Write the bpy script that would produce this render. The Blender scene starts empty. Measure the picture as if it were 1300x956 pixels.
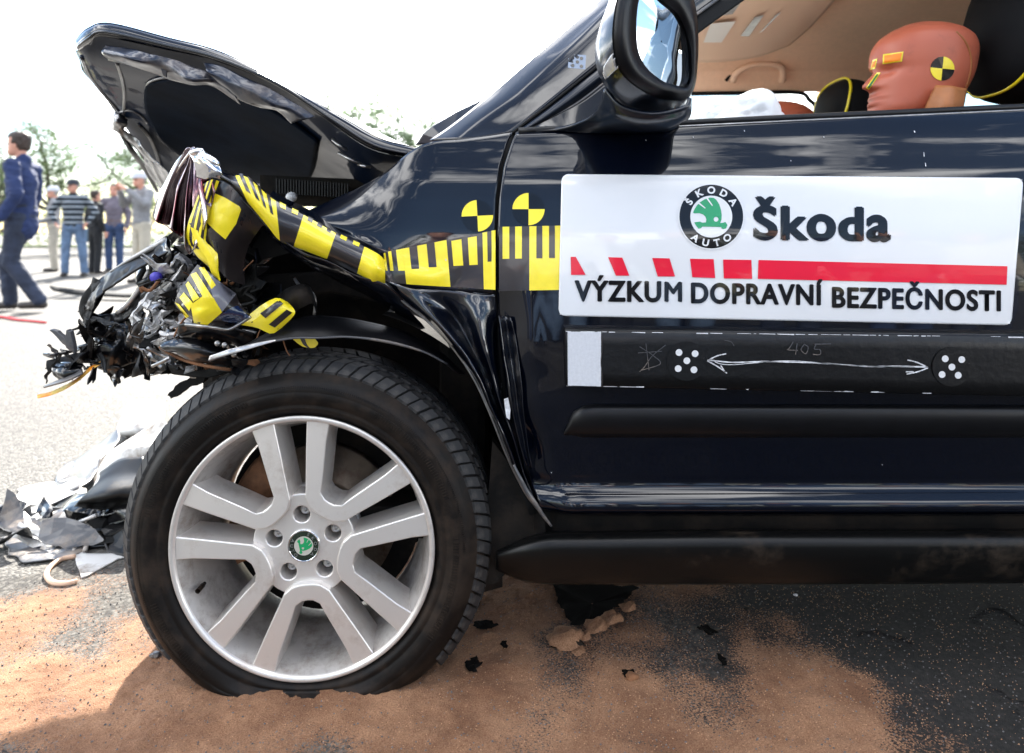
import bpy, bmesh, math, random
from mathutils import Vector, Matrix, noise
random.seed(7)
R = math.radians
sc = bpy.context.scene
COL = sc.collection

# ------------------------------------------------------------------ camera
FPX = 883.0          # focal length in photo pixels (1300 wide)
CAMZ = 0.80
HX, HY = 650.0, 295.0
def P(px, py, Y):
    return Vector(((px-HX)*Y/FPX, Y, CAMZ-(py-HY)*Y/FPX))
cam = bpy.data.objects.new('camera', bpy.data.cameras.new('camera'))
COL.objects.link(cam); sc.camera = cam
cam.location = (0, 0, CAMZ); cam.rotation_euler = (R(90), 0, 0)
cam.data.sensor_width = 36.0; cam.data.lens = FPX*36/1300
cam.data.shift_y = -(478-HY)/1300
cam.data.clip_start = 0.05; cam.data.clip_end = 3000
cam.data.dof.use_dof = True; cam.data.dof.focus_distance = 1.22; cam.data.dof.aperture_fstop = 3.8

# ------------------------------------------------------------------ sun, sky, exposure
SAZ = math.atan2(-0.19, 1.0); SEL = R(33)
sd = Vector((math.sin(SAZ)*math.cos(SEL), math.cos(SAZ)*math.cos(SEL), math.sin(SEL)))
sun = bpy.data.objects.new('sun', bpy.data.lights.new('sun', 'SUN')); COL.objects.link(sun)
sun.data.energy = 5.0; sun.data.angle = R(0.55); sun.data.color = (1.0, 0.95, 0.87)
sun.rotation_euler = sd.to_track_quat('Z', 'Y').to_euler(); sun.location = (0, 0, 30)
w = bpy.data.worlds.new("World"); sc.world = w; w.use_nodes = True
nt = w.node_tree; nt.nodes.clear()
def WN(t, **k):
    n = nt.nodes.new(t)
    for a, b in k.items(): setattr(n, a, b)
    return n
sky = WN('ShaderNodeTexSky', sky_type='NISHITA', sun_disc=False, sun_elevation=SEL, sun_rotation=SAZ,
         air_density=1.15, dust_density=0.4, ozone_density=2.6)
tc = WN('ShaderNodeTexCoord'); mp = WN('ShaderNodeMapping'); mp.inputs['Scale'].default_value = (1.6, 1.6, 5.0)
nz = WN('ShaderNodeTexNoise'); nz.inputs['Scale'].default_value = 1.15; nz.inputs['Detail'].default_value = 8
nz.inputs['Roughness'].default_value = 0.58; nz.inputs['Distortion'].default_value = 0.6
cr = WN('ShaderNodeValToRGB'); cr.color_ramp.elements[0].position = 0.51; cr.color_ramp.elements[1].position = 0.62
mx = WN('ShaderNodeMixRGB'); mx.inputs['Color2'].default_value = (25, 25, 25.2, 1)
bg = WN('ShaderNodeBackground'); bg.inputs['Strength'].default_value = 0.075
out = WN('ShaderNodeOutputWorld')
L = nt.links.new
L(tc.outputs['Generated'], mp.inputs[0]); L(mp.outputs[0], nz.inputs['Vector']); L(nz.outputs['Fac'], cr.inputs['Fac'])
L(cr.outputs['Color'], mx.inputs['Fac']); L(sky.outputs[0], mx.inputs['Color1']); L(mx.outputs[0], bg.inputs['Color'])
L(bg.outputs[0], out.inputs['Surface'])
sc.view_settings.view_transform = 'Standard'; sc.view_settings.look = 'None'
sc.view_settings.exposure = 2.05; sc.view_settings.gamma = 1.0
sc.render.engine = 'CYCLES'
sc.cycles.max_bounces = 8; sc.cycles.glossy_bounces = 5; sc.cycles.transparent_max_bounces = 12
sc.cycles.sample_clamp_indirect = 6.0

# ------------------------------------------------------------------ helpers
WL = {}                                   # world location of each parent while building
def tag(o, label=None, cat=None, group=None, kind=None):
    if label: o['label'] = label
    if cat: o['category'] = cat
    if group: o['group'] = group
    if kind: o['kind'] = kind
    return o
def empty(name, loc=(0,0,0), label=None, cat=None, group=None):
    o = bpy.data.objects.new(name, None); COL.objects.link(o); o.empty_display_size = 0.1
    o.location = loc; WL[o] = Vector(loc)
    return tag(o, label, cat, group)
def link(name, me, m=None, parent=None, smooth=False, recentre=True):
    """me: mesh in world coordinates of the build; origin goes to the centre of its box"""
    if m is not None and not me.materials:
        for q in (m if isinstance(m, (list, tuple)) else [m]): me.materials.append(q)
    if recentre and me.vertices:
        xs = [v.co for v in me.vertices]
        c = Vector([(min(v[i] for v in xs)+max(v[i] for v in xs))/2 for i in range(3)])
        me.transform(Matrix.Translation(-c))
    else: c = Vector((0,0,0))
    if smooth:
        for p in me.polygons: p.use_smooth = True
    me.name = name
    o = bpy.data.objects.new(name, me); COL.objects.link(o)
    WL[o] = c.copy()
    if parent is not None:
        o.parent = parent; o.location = c - WL[parent]
    else: o.location = c
    return o
PEND = {}
def bm_mesh(bm):
    if id(bm) in PEND:
        vs, fs = PEND.pop(id(bm)); t = bpy.data.meshes.new('t'); t.from_pydata(vs, [], fs); bm.from_mesh(t); bpy.data.meshes.remove(t)
    me = bpy.data.meshes.new('m'); bm.to_mesh(me); bm.free(); return me
def mod_solid(o, t, off=0.0):
    s = o.modifiers.new('s', 'SOLIDIFY'); s.thickness = t; s.offset = off; return o
def mod_bevel(o, w_, n=2):
    b = o.modifiers.new('b', 'BEVEL'); b.width = w_; b.segments = n; b.limit_method = 'ANGLE'; b.angle_limit = R(35); return o
def cr_(p0, p1, p2, p3, t):
    return 0.5*((2*p1)+(-p0+p2)*t+(2*p0-5*p1+4*p2-p3)*t*t+(-p0+3*p1-3*p2+p3)*t**3)
def spline(pts, n):
    """Catmull-Rom through pts, n samples"""
    k = len(pts)
    if k == 1: return [pts[0]]*n
    o = []
    for i in range(n):
        s = i/(n-1)*(k-1); j = min(int(s), k-2); t = s-j
        p1, p2 = pts[j], pts[j+1]
        p0 = pts[j-1] if j > 0 else 2*p1-p2
        p3 = pts[j+2] if j+2 < k else 2*p2-p1
        o.append(cr_(p0, p1, p2, p3, t))
    return o
def grid(rows, closed=False):
    """rows: equal length lists of Vectors -> mesh with UV (u along a row, v across rows)"""
    nv, nu = len(rows), len(rows[0]); vs = [p for r in rows for p in r]; fs = []; uvs = []
    m_ = nu if closed else nu-1
    for j in range(nv-1):
        for i in range(m_):
            i2 = (i+1) % nu
            fs.append((j*nu+i, j*nu+i2, (j+1)*nu+i2, (j+1)*nu+i))
            uvs += [(i/m_, j/(nv-1)), ((i+1)/m_, j/(nv-1)), ((i+1)/m_, (j+1)/(nv-1)), (i/m_, (j+1)/(nv-1))]
    me = bpy.data.meshes.new('g'); me.from_pydata([tuple(v) for v in vs], [], fs)
    uv = me.uv_layers.new(name='UVMap')
    for k, c in enumerate(uvs): uv.data[k].uv = c
    return me
def V3(rows): return [[P(*q) if len(q) == 3 else Vector(q[:3]) for q in r] for r in rows]
def loft_rows(ctrl, nu, nv):
    a = [spline(r, nu) for r in ctrl]
    cols = [spline([r[i] for r in a], nv) for i in range(nu)]
    return [[cols[i][j] for i in range(nu)] for j in range(nv)]
def crumple(rows, amp, fr, seed=0, edge=False, ridged=True):
    for r in rows:
        for k, p in enumerate(r):
            q = p*fr+Vector((seed*3.7, seed*1.3, seed*2.1))
            n1 = noise.noise(q); n2 = noise.noise(q*2.3+Vector((5,1,2)))
            d = (abs(n1)*1.6-0.35+0.5*(abs(n2)-0.25)) if ridged else n1+0.4*n2
            e = noise.noise(q+Vector((9,9,9)))
            r[k] = p + Vector((e*0.5*amp, -d*amp, e*0.35*amp))
    return rows
def sheet(name, ctrl, m, parent=None, nu=24, nv=16, cr=None, t=0.0015, smooth=True, flat=False):
    rows = loft_rows(V3(ctrl), nu, nv)
    if cr: rows = crumple(rows, *cr)
    o = link(name, grid(rows), m, parent, smooth and not flat)
    if t: mod_solid(o, t)
    return o
def tube_rows(pts, rad, seg=8, n=None, sm=True):
    pts = [Vector(p) for p in pts]
    if n is None: n = max(2, (len(pts)-1)*5+1)
    rr = rad if isinstance(rad, (list, tuple)) else [rad]*len(pts)
    ps = spline(pts, n) if sm else pts
    if not sm: n = len(pts)
    rv = [x.x for x in spline([Vector((q, 0, 0)) for q in rr], n)] if sm else rr
    rows = []; up = None
    for i, p in enumerate(ps):
        d = (ps[min(i+1, n-1)]-ps[max(i-1, 0)])
        if d.length < 1e-9: d = Vector((0,0,1))
        d.normalize()
        if up is None:
            up = Vector((0,0,1)) if abs(d.z) < .9 else Vector((1,0,0))
        s = d.cross(up)
        if s.length < 1e-5: s = d.orthogonal()
        s.normalize(); up = s.cross(d).normalized()
        rows.append([p+(s*math.cos(a)+up*math.sin(a))*max(rv[i], 1e-4) for a in [2*math.pi*k/seg for k in range(seg)]])
    return rows
def add_rows(bm, rows, closed=True, capends=True):
    vv = [[bm.verts.new(p) for p in r] for r in rows]; nu = len(vv[0])
    for j in range(len(vv)-1):
        for i in range(nu if closed else nu-1):
            i2 = (i+1) % nu
            try: bm.faces.new((vv[j][i], vv[j][i2], vv[j+1][i2], vv[j+1][i]))
            except ValueError: pass
    if closed and capends:
        try: bm.faces.new(vv[0][::-1]); bm.faces.new(vv[-1])
        except ValueError: pass
def tube(name, pts, rad, m, parent=None, seg=8, n=None, sm=True):
    bm = bmesh.new(); add_rows(bm, tube_rows(pts, rad, seg, n, sm)); bmesh.ops.recalc_face_normals(bm, faces=bm.faces)
    return link(name, bm_mesh(bm), m, parent, True)
def revolve(prof, n=64, axis='Y', a0=0, a1=2*math.pi):
    """prof: list of (radius, along axis)"""
    full = abs(a1-a0-2*math.pi) < 1e-6; rows = []
    for r, y in prof:
        row = []
        for k in range(n if full else n+1):
            a = a0+(a1-a0)*k/n
            row.append(Vector((r*math.cos(a), y, r*math.sin(a))) if axis == 'Y' else Vector((r*math.cos(a), r*math.sin(a), y)))
        rows.append(row)
    return rows, full
def add_box(bm, c, s, rot=None):
    M = Matrix.Translation(c) @ (rot.to_4x4() if rot else Matrix.Identity(4)) @ Matrix.Diagonal((s[0], s[1], s[2], 1))
    bmesh.ops.create_cube(bm, size=1.0, matrix=M)
def box(name, c, s, m, parent=None, rot=None, bev=0.003):
    bm = bmesh.new(); add_box(bm, Vector(c), s, rot); o = link(name, bm_mesh(bm), m, parent)
    if bev: mod_bevel(o, bev)
    return o
def add_prism(bm, poly, d):
    """poly: list of Vectors (a near planar outline), d: Vector depth; a closed slab"""
    a = [bm.verts.new(p) for p in poly]; b = [bm.verts.new(p+d) for p in poly]
    bm.faces.new(a); bm.faces.new(b[::-1]); k = len(poly)
    for i in range(k): bm.faces.new((a[i], b[i], b[(i+1) % k], a[(i+1) % k]))
def slab(name, pix, m, parent=None, d=(0,0.01,0), bev=0.0, jag=0.0):
    """slab from an outline of (px,py,Y) points"""
    bm = bmesh.new(); pts = [P(*q) for q in pix]
    if jag: pts = [p+Vector((random.uniform(-jag,jag), random.uniform(-jag,jag), random.uniform(-jag,jag))) for p in pts]
    add_prism(bm, pts, Vector(d)); bmesh.ops.recalc_face_normals(bm, faces=bm.faces)
    bmesh.ops.triangulate(bm, faces=[f for f in bm.faces if len(f.verts) > 4])
    o = link(name, bm_mesh(bm), m, parent)
    if bev: mod_bevel(o, bev)
    return o
def plate2d(splines, extrude=0.0, bevel=0.0, res=2, bres=2):
    """filled 2D outlines (holes allowed) in XY -> mesh, front towards +Z"""
    cu = bpy.data.curves.new('c', 'CURVE'); cu.dimensions = '2D'; cu.fill_mode = 'BOTH'
    cu.extrude = extrude; cu.bevel_depth = bevel; cu.bevel_resolution = bres
    for pts in splines:
        s = cu.splines.new('POLY'); s.points.add(len(pts)-1); s.use_cyclic_u = True
        for k, p in enumerate(pts): s.points[k].co = (p[0], p[1], 0, 1)
    o = bpy.data.objects.new('tmp', cu); me = o.to_mesh().copy()
    bpy.data.objects.remove(o); bpy.data.curves.remove(cu); return me
def text2d(s, size=1.0, bold=0.0, shear=0.0, space=1.0, align='LEFT'):
    cu = bpy.data.curves.new('t', 'FONT'); cu.body = s; cu.size = size; cu.offset = bold; cu.shear = shear
    cu.space_character = space; cu.align_x = align; cu.resolution_u = 6
    o = bpy.data.objects.new('tmp', cu); me = o.to_mesh().copy()
    bpy.data.objects.remove(o); bpy.data.curves.remove(cu); return me
def circle2(cx, cy, r, n=32): return [(cx+r*math.cos(2*math.pi*k/n), cy+r*math.sin(2*math.pi*k/n)) for k in range(n)]
TS = bpy.data.scenes.new('build')        # a bench scene for evaluating modifiers cheaply, removed at the end
def eval_mesh(o):
    TS.collection.objects.link(o); TS.view_layers[0].update(); dg = TS.view_layers[0].depsgraph; dg.update()
    me = bpy.data.meshes.new_from_object(o.evaluated_get(dg)); TS.collection.objects.unlink(o); return me
def copy_tree(o, parent=None):
    c = o.copy(); COL.objects.link(c); c.parent = parent
    for ch in list(o.children): copy_tree(ch, c)
    return c

# ------------------------------------------------------------------ materials
def mat(name, col, rough=0.5, metal=0.0, coat=0.0, var=0.0, vs=8.0, bump=0.0, bs=40.0, spec=0.5, col2=None, dirt=None, det=6, emis=None, sub=0, coatr=0.03, wave=None, rv=0.0):
    m = bpy.data.materials.new(name); m.use_nodes = True; n = m.node_tree; b = n.nodes['Principled BSDF']; l = n.links.new
    b.inputs['Base Color'].default_value = (*col, 1); b.inputs['Roughness'].default_value = rough
    b.inputs['Metallic'].default_value = metal; b.inputs['Coat Weight'].default_value = coat
    b.inputs['Coat Roughness'].default_value = coatr; b.inputs['Specular IOR Level'].default_value = spec
    if sub: b.inputs['Subsurface Weight'].default_value = sub; b.inputs['Subsurface Radius'].default_value = (0.02, 0.01, 0.006)
    t = n.nodes.new('ShaderNodeTexCoord')
    colout = None
    if var or col2:
        z = n.nodes.new('ShaderNodeTexNoise'); z.inputs['Scale'].default_value = vs; z.inputs['Detail'].default_value = det
        z.inputs['Roughness'].default_value = 0.65
        l(t.outputs['Object'], z.inputs['Vector'])
        r = n.nodes.new('ShaderNodeValToRGB'); r.color_ramp.elements[0].position = 0.36; r.color_ramp.elements[1].position = 0.66
        c2 = col2 or tuple(min(1, c*(1+var)) for c in col); c1 = col if col2 else tuple(c*(1-var) for c in col)
        r.color_ramp.elements[0].color = (*c1, 1); r.color_ramp.elements[1].color = (*c2, 1)
        l(z.outputs['Fac'], r.inputs['Fac']); l(r.outputs['Color'], b.inputs['Base Color']); colout = r.outputs['Color']
    if dirt:
        dc, ds, lo, hi, dr = dirt
        z = n.nodes.new('ShaderNodeTexNoise'); z.inputs['Scale'].default_value = ds; z.inputs['Detail'].default_value = 9; z.inputs['Roughness'].default_value = 0.7
        l(t.outputs['Object'], z.inputs['Vector'])
        r = n.nodes.new('ShaderNodeMapRange'); r.inputs['From Min'].default_value = lo; r.inputs['From Max'].default_value = hi
        l(z.outputs['Fac'], r.inputs['Value'])
        x = n.nodes.new('ShaderNodeMixRGB'); x.inputs['Color2'].default_value = (*dc, 1)
        if colout: l(colout, x.inputs['Color1'])
        else: x.inputs['Color1'].default_value = (*col, 1)
        l(r.outputs[0], x.inputs['Fac']); l(x.outputs[0], b.inputs['Base Color'])
        rr = n.nodes.new('ShaderNodeMapRange'); rr.inputs['To Min'].default_value = rough; rr.inputs['To Max'].default_value = dr
        l(r.outputs[0], rr.inputs['Value']); l(rr.outputs[0], b.inputs['Roughness'])
        if coat:
            r3 = n.nodes.new('ShaderNodeMapRange'); r3.inputs['To Min'].default_value = coat; r3.inputs['To Max'].default_value = 0.1
            l(r.outputs[0], r3.inputs['Value']); l(r3.outputs[0], b.inputs['Coat Weight'])
    if bump:
        z = n.nodes.new('ShaderNodeTexNoise'); z.inputs['Scale'].default_value = bs; z.inputs['Detail'].default_value = 6
        l(t.outputs['Object'], z.inputs['Vector'])
        u = n.nodes.new('ShaderNodeBump'); u.inputs['Strength'].default_value = min(1, bump); u.inputs['Distance'].default_value = 0.25/bs
        l(z.outputs['Fac'], u.inputs['Height']); l(u.outputs[0], b.inputs['Normal'])
    if wave:      # slow waviness of pressed metal: strength, scale, distance
        z = n.nodes.new('ShaderNodeTexNoise'); z.inputs['Scale'].default_value = wave[1]; z.inputs['Detail'].default_value = 1.5
        l(t.outputs['Object'], z.inputs['Vector'])
        u = n.nodes.new('ShaderNodeBump'); u.inputs['Strength'].default_value = wave[0]; u.inputs['Distance'].default_value = wave[2]
        l(z.outputs['Fac'], u.inputs['Height']); l(u.outputs[0], b.inputs['Normal']); l(u.outputs[0], b.inputs['Coat Normal'])
    if emis:
        b.inputs['Emission Color'].default_value = (*emis[:3], 1); b.inputs['Emission Strength'].default_value = emis[3]
    return m
NAVY = (0.0007, 0.0018, 0.0060)
M = {}
M['paint'] = mat('paint', NAVY, 0.3, 0.0, 1.0, spec=0.1, wave=(1.0, 2.2, 0.0025), dirt=((0.10,0.10,0.10), 60, 0.73, 0.80, 0.6))
M['paint_crush'] = mat('paint_crush', NAVY, 0.22, 0.0, 1.0, wave=(1.0, 14, 0.003), dirt=((0.13,0.12,0.11), 25, 0.66, 0.76, 0.7))
M['gloss_black'] = mat('gloss_black', (0.003,0.003,0.004), 0.3, 0, 0.8, spec=0.15, dirt=((0.05,0.045,0.04), 18, 0.62, 0.75, 0.7))
M['mirror_paint'] = mat('mirror_paint', (0.006,0.009,0.016), 0.3, 0, 0.7, spec=0.2, coatr=0.12)
M['plastic'] = mat('plastic', (0.0035,0.0035,0.0045), 0.38, spec=0.35, var=0.25, vs=30, bump=0.25, bs=900)
M['plastic_dirty'] = mat('plastic_dirty', (0.003,0.003,0.003), 0.38, spec=0.3, dirt=((0.05,0.034,0.022), 9, 0.55, 0.85, 0.85), bump=0.2, bs=500)
M['matt_black'] = mat('matt_black', (0.003,0.003,0.003), 0.7, spec=0.25, var=0.3, vs=12, bump=0.3, bs=60)
M['liner'] = mat('liner', (0.005,0.0045,0.004), 0.8, spec=0.2, dirt=((0.03,0.022,0.016), 9, 0.45, 0.75, 0.9), bump=0.4, bs=80)
M['under_paint'] = mat('under_paint', (0.0030,0.010,0.030), 0.5, coat=0.24, spec=0.03, dirt=((0.012,0.018,0.03), 5, 0.5, 0.8, 0.6), wave=(1.0, 5, 0.004))
M['hood_liner'] = mat('hood_liner', (0.006,0.011,0.022), 0.8, spec=0.03, var=0.35, vs=6, bump=0.3, bs=200)
M['rubber'] = mat('rubber', (0.0055,0.0042,0.0036), 0.5, spec=0.2, dirt=((0.05,0.033,0.022), 15, 0.45, 0.85, 0.85), bump=0.25, bs=160)
M['tread'] = mat('tread', (0.013,0.013,0.014), 0.6, dirt=((0.10,0.09,0.08), 45, 0.52, 0.85, 0.85), bump=0.35, bs=260)
M['alloy'] = mat('alloy', (0.76,0.72,0.68), 0.36, 0.65, 0.15, dirt=((0.36,0.27,0.2), 16, 0.52, 0.95, 0.6), bump=0.05, bs=300, coatr=0.12)
M['alloy_barrel'] = mat('alloy_barrel', (0.50,0.475,0.45), 0.45, 0.5, 0.1, dirt=((0.16,0.11,0.075), 22, 0.46, 0.80, 0.75), bump=0.08, bs=300, coatr=0.2)  # darker, browner alloy for the rim barrel than for the spokes
M['alloy_raw'] = mat('alloy_raw', (0.42,0.41,0.40), 0.5, 0.7, var=0.4, vs=22, bump=0.6, bs=70)
M['steel'] = mat('steel', (0.36,0.35,0.34), 0.33, 0.9, var=0.3, vs=30, bump=0.2, bs=90)
M['disc'] = mat('disc', (0.25,0.21,0.17), 0.32, 0.9, dirt=((0.10,0.045,0.02), 14, 0.45, 0.7, 0.7))
M['chrome'] = mat('chrome', (0.75,0.75,0.76), 0.05, 1.0)
M['yellow'] = mat('yellow', (0.93,0.74,0.02), 0.3, 0, 0.5, var=0.06, vs=30, coatr=0.08, wave=(0.6, 30, 0.001))
M['tape_black'] = mat('tape_black', (0.018,0.014,0.014), 0.3, 0, 0.5, var=0.2, vs=20, coatr=0.08, wave=(0.6, 30, 0.001))
M['white_gloss'] = mat('white_gloss', (0.70,0.70,0.705), 0.3, 0, 0.7, coatr=0.04, var=0.015, vs=3)
M['red_gloss'] = mat('red_gloss', (0.72,0.003,0.030), 0.35, 0, 0.35, spec=0.25, coatr=0.04, var=0.05, vs=6)
M['ink'] = mat('ink', (0.003,0.003,0.004), 0.2, 0, 0.6, spec=0.15)
M['green_gloss'] = mat('green_gloss', (0.012,0.30,0.10), 0.25, 0, 0.8)
M['white_chalk'] = mat('white_chalk', (0.62,0.62,0.64), 0.8, var=0.3, vs=90)
M['reflective'] = mat('reflective', (0.62,0.63,0.66), 0.4, 0.1, bump=0.3, bs=700, var=0.06, vs=200)
M['worn_tape'] = mat('worn_tape', (0.0022,0.0022,0.0025), 0.36, spec=0.35, coat=0.15, dirt=((0.4,0.4,0.4), 55, 0.70, 0.74, 0.8), bump=0.25, bs=60, coatr=0.2)
M['dummy'] = mat('dummy', (0.47,0.115,0.06), 0.42, dirt=((0.22,0.06,0.035), 13, 0.55, 0.85, 0.6), bump=0.08, bs=400, sub=0.05)
M['dummy_neck'] = mat('dummy_neck', (0.36,0.13,0.04), 0.5, var=0.15, vs=16)
M['orange'] = mat('orange', (0.95,0.26,0.01), 0.4)
M['dark_green'] = mat('dark_green', (0.01,0.14,0.04), 0.4)
M['headliner'] = mat('headliner', (0.80,0.54,0.37), 0.9, bump=0.3, bs=700, var=0.04, vs=60)
M['trim_beige'] = mat('trim_beige', (0.74,0.50,0.35), 0.6, bump=0.15, bs=500)
M['seat_black'] = mat('seat_black', (0.004,0.004,0.005), 0.8, spec=0.2, bump=0.5, bs=500)
M['airbag'] = mat('airbag', (0.92,0.92,0.92), 0.8, bump=0.5, bs=25)
M['mirror_glass'] = mat('mirror_glass', (0.82,0.88,0.95), 0.01, 1.0)
M['lamp_clear'] = mat('lamp_clear', (0.60,0.58,0.56), 0.15, 0.35, 1.0, var=0.2, vs=40)
M['white_plastic'] = mat('white_plastic', (0.70,0.68,0.65), 0.45, dirt=((0.20,0.14,0.09), 7, 0.50, 0.68, 0.8), bump=0.3, bs=40)
M['grey_plastic'] = mat('grey_plastic', (0.065,0.065,0.07), 0.35, coat=0.3, dirt=((0.35,0.27,0.2), 12, 0.5, 0.8, 0.8))
M['rust'] = mat('rust', (0.20,0.09,0.04), 0.8, 0.2, var=0.4, vs=20, bump=0.5, bs=60)
M['blue_cap'] = mat('blue_cap', (0.06,0.045,0.42), 0.4)
M['red'] = mat('red', (0.7,0.02,0.03), 0.5)
def glass(name, tint, a):
    m = bpy.data.materials.new(name); m.use_nodes = True; n = m.node_tree; n.nodes.clear()
    o = n.nodes.new('ShaderNodeOutputMaterial'); x = n.nodes.new('ShaderNodeMixShader'); g = n.nodes.new('ShaderNodeBsdfGlossy'); t = n.nodes.new('ShaderNodeBsdfTransparent')
    lw = n.nodes.new('ShaderNodeLayerWeight'); lw.inputs['Blend'].default_value = 0.5
    pw = n.nodes.new('ShaderNodeMath'); pw.operation = 'POWER'; pw.inputs[1].default_value = 4.5; n.links.new(lw.outputs['Facing'], pw.inputs[0])
    f = n.nodes.new('ShaderNodeMath'); f.operation = 'MULTIPLY_ADD'; f.inputs[1].default_value = 0.9; f.inputs[2].default_value = 0.04; n.links.new(pw.outputs[0], f.inputs[0]); g.inputs['Roughness'].default_value = 0.01; t.inputs['Color'].default_value = (*tint, 1)
    n.links.new(f.outputs[0], x.inputs[0]); n.links.new(t.outputs[0], x.inputs[1]); n.links.new(g.outputs[0], x.inputs[2]); n.links.new(x.outputs[0], o.inputs[0])
    return m
M['glass'] = glass('glass', (0.80,0.86,0.84), 1.5)
M['glass_dark'] = glass('glass_dark', (0.10,0.11,0.12), 1.5)
# ================================================================== SETTING
def ground_mat():
    m = bpy.data.materials.new('asphalt'); m.use_nodes = True; n = m.node_tree; b = n.nodes['Principled BSDF']; l = n.links.new
    t = n.nodes.new('ShaderNodeTexCoord')
    def nz(s, d=8, r=0.6):
        z = n.nodes.new('ShaderNodeTexNoise'); z.inputs['Scale'].default_value = s; z.inputs['Detail'].default_value = d; z.inputs['Roughness'].default_value = r
        l(t.outputs['Object'], z.inputs['Vector']); return z
    def ramp(src, p0, c0, p1, c1):
        r = n.nodes.new('ShaderNodeValToRGB'); r.color_ramp.elements[0].position = p0; r.color_ramp.elements[0].color = (*c0, 1)
        r.color_ramp.elements[1].position = p1; r.color_ramp.elements[1].color = (*c1, 1); l(src, r.inputs['Fac']); return r
    v = n.nodes.new('ShaderNodeTexVoronoi'); v.inputs['Scale'].default_value = 130; l(t.outputs['Object'], v.inputs['Vector'])
    big = nz(0.5, 5); st = ramp(v.outputs['Color'], 0.2, (0.070,0.065,0.061), 0.85, (0.245,0.232,0.21))
    x = n.nodes.new('ShaderNodeMixRGB'); x.blend_type = 'MULTIPLY'; x.inputs['Fac'].default_value = 0.8
    l(st.outputs[0], x.inputs['Color1']); l(ramp(big.outputs['Fac'], 0.35, (0.7,0.69,0.67), 0.65, (1,1,1)).outputs[0], x.inputs['Color2'])
    # clean dark bitumen, deepened with painted car shade, to the rear of the wheel, pale dusty yard elsewhere
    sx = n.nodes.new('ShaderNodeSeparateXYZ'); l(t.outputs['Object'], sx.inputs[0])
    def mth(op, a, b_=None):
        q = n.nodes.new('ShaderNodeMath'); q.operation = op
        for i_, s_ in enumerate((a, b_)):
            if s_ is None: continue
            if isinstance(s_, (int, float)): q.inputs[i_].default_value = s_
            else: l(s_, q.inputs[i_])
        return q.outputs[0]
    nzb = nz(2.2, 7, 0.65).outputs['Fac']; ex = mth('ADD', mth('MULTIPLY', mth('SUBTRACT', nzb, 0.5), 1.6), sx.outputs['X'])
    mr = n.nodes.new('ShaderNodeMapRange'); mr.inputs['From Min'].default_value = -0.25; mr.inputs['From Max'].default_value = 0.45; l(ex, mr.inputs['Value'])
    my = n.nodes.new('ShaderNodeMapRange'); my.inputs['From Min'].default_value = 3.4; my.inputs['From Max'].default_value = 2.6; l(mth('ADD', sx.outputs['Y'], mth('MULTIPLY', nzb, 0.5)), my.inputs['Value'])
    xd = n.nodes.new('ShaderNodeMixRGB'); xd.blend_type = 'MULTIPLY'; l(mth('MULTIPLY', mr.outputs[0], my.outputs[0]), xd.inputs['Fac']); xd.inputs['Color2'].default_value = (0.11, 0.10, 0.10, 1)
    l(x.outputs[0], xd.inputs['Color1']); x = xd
    d = ramp(v.outputs['Distance'], 0.0, (1,1,1), 0.75, (0.35,0.33,0.3)); x2 = n.nodes.new('ShaderNodeMixRGB'); x2.blend_type = 'MULTIPLY'; x2.inputs['Fac'].default_value = 0.8
    l(x.outputs[0], x2.inputs['Color1']); l(d.outputs[0], x2.inputs['Color2']); l(x2.outputs[0], b.inputs['Base Color'])
    u = n.nodes.new('ShaderNodeBump'); u.inputs['Strength'].default_value = 0.9; u.inputs['Distance'].default_value = 0.004; u.invert = True
    l(v.outputs['Distance'], u.inputs['Height']); u2 = n.nodes.new('ShaderNodeBump'); u2.inputs['Strength'].default_value = 0.6; u2.inputs['Distance'].default_value = 0.01
    l(nz(25).outputs['Fac'], u2.inputs['Height']); l(u.outputs[0], u2.inputs['Normal']); l(u2.outputs[0], b.inputs['Normal'])
    b.inputs['Roughness'].default_value = 0.82
    return m
M['asphalt'] = ground_mat()
bm = bmesh.new()
bmesh.ops.create_grid(bm, x_segments=2, y_segments=2, size=900)
tag(link('ground', bm_mesh(bm), M['asphalt'], recentre=False), kind='structure')
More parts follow.
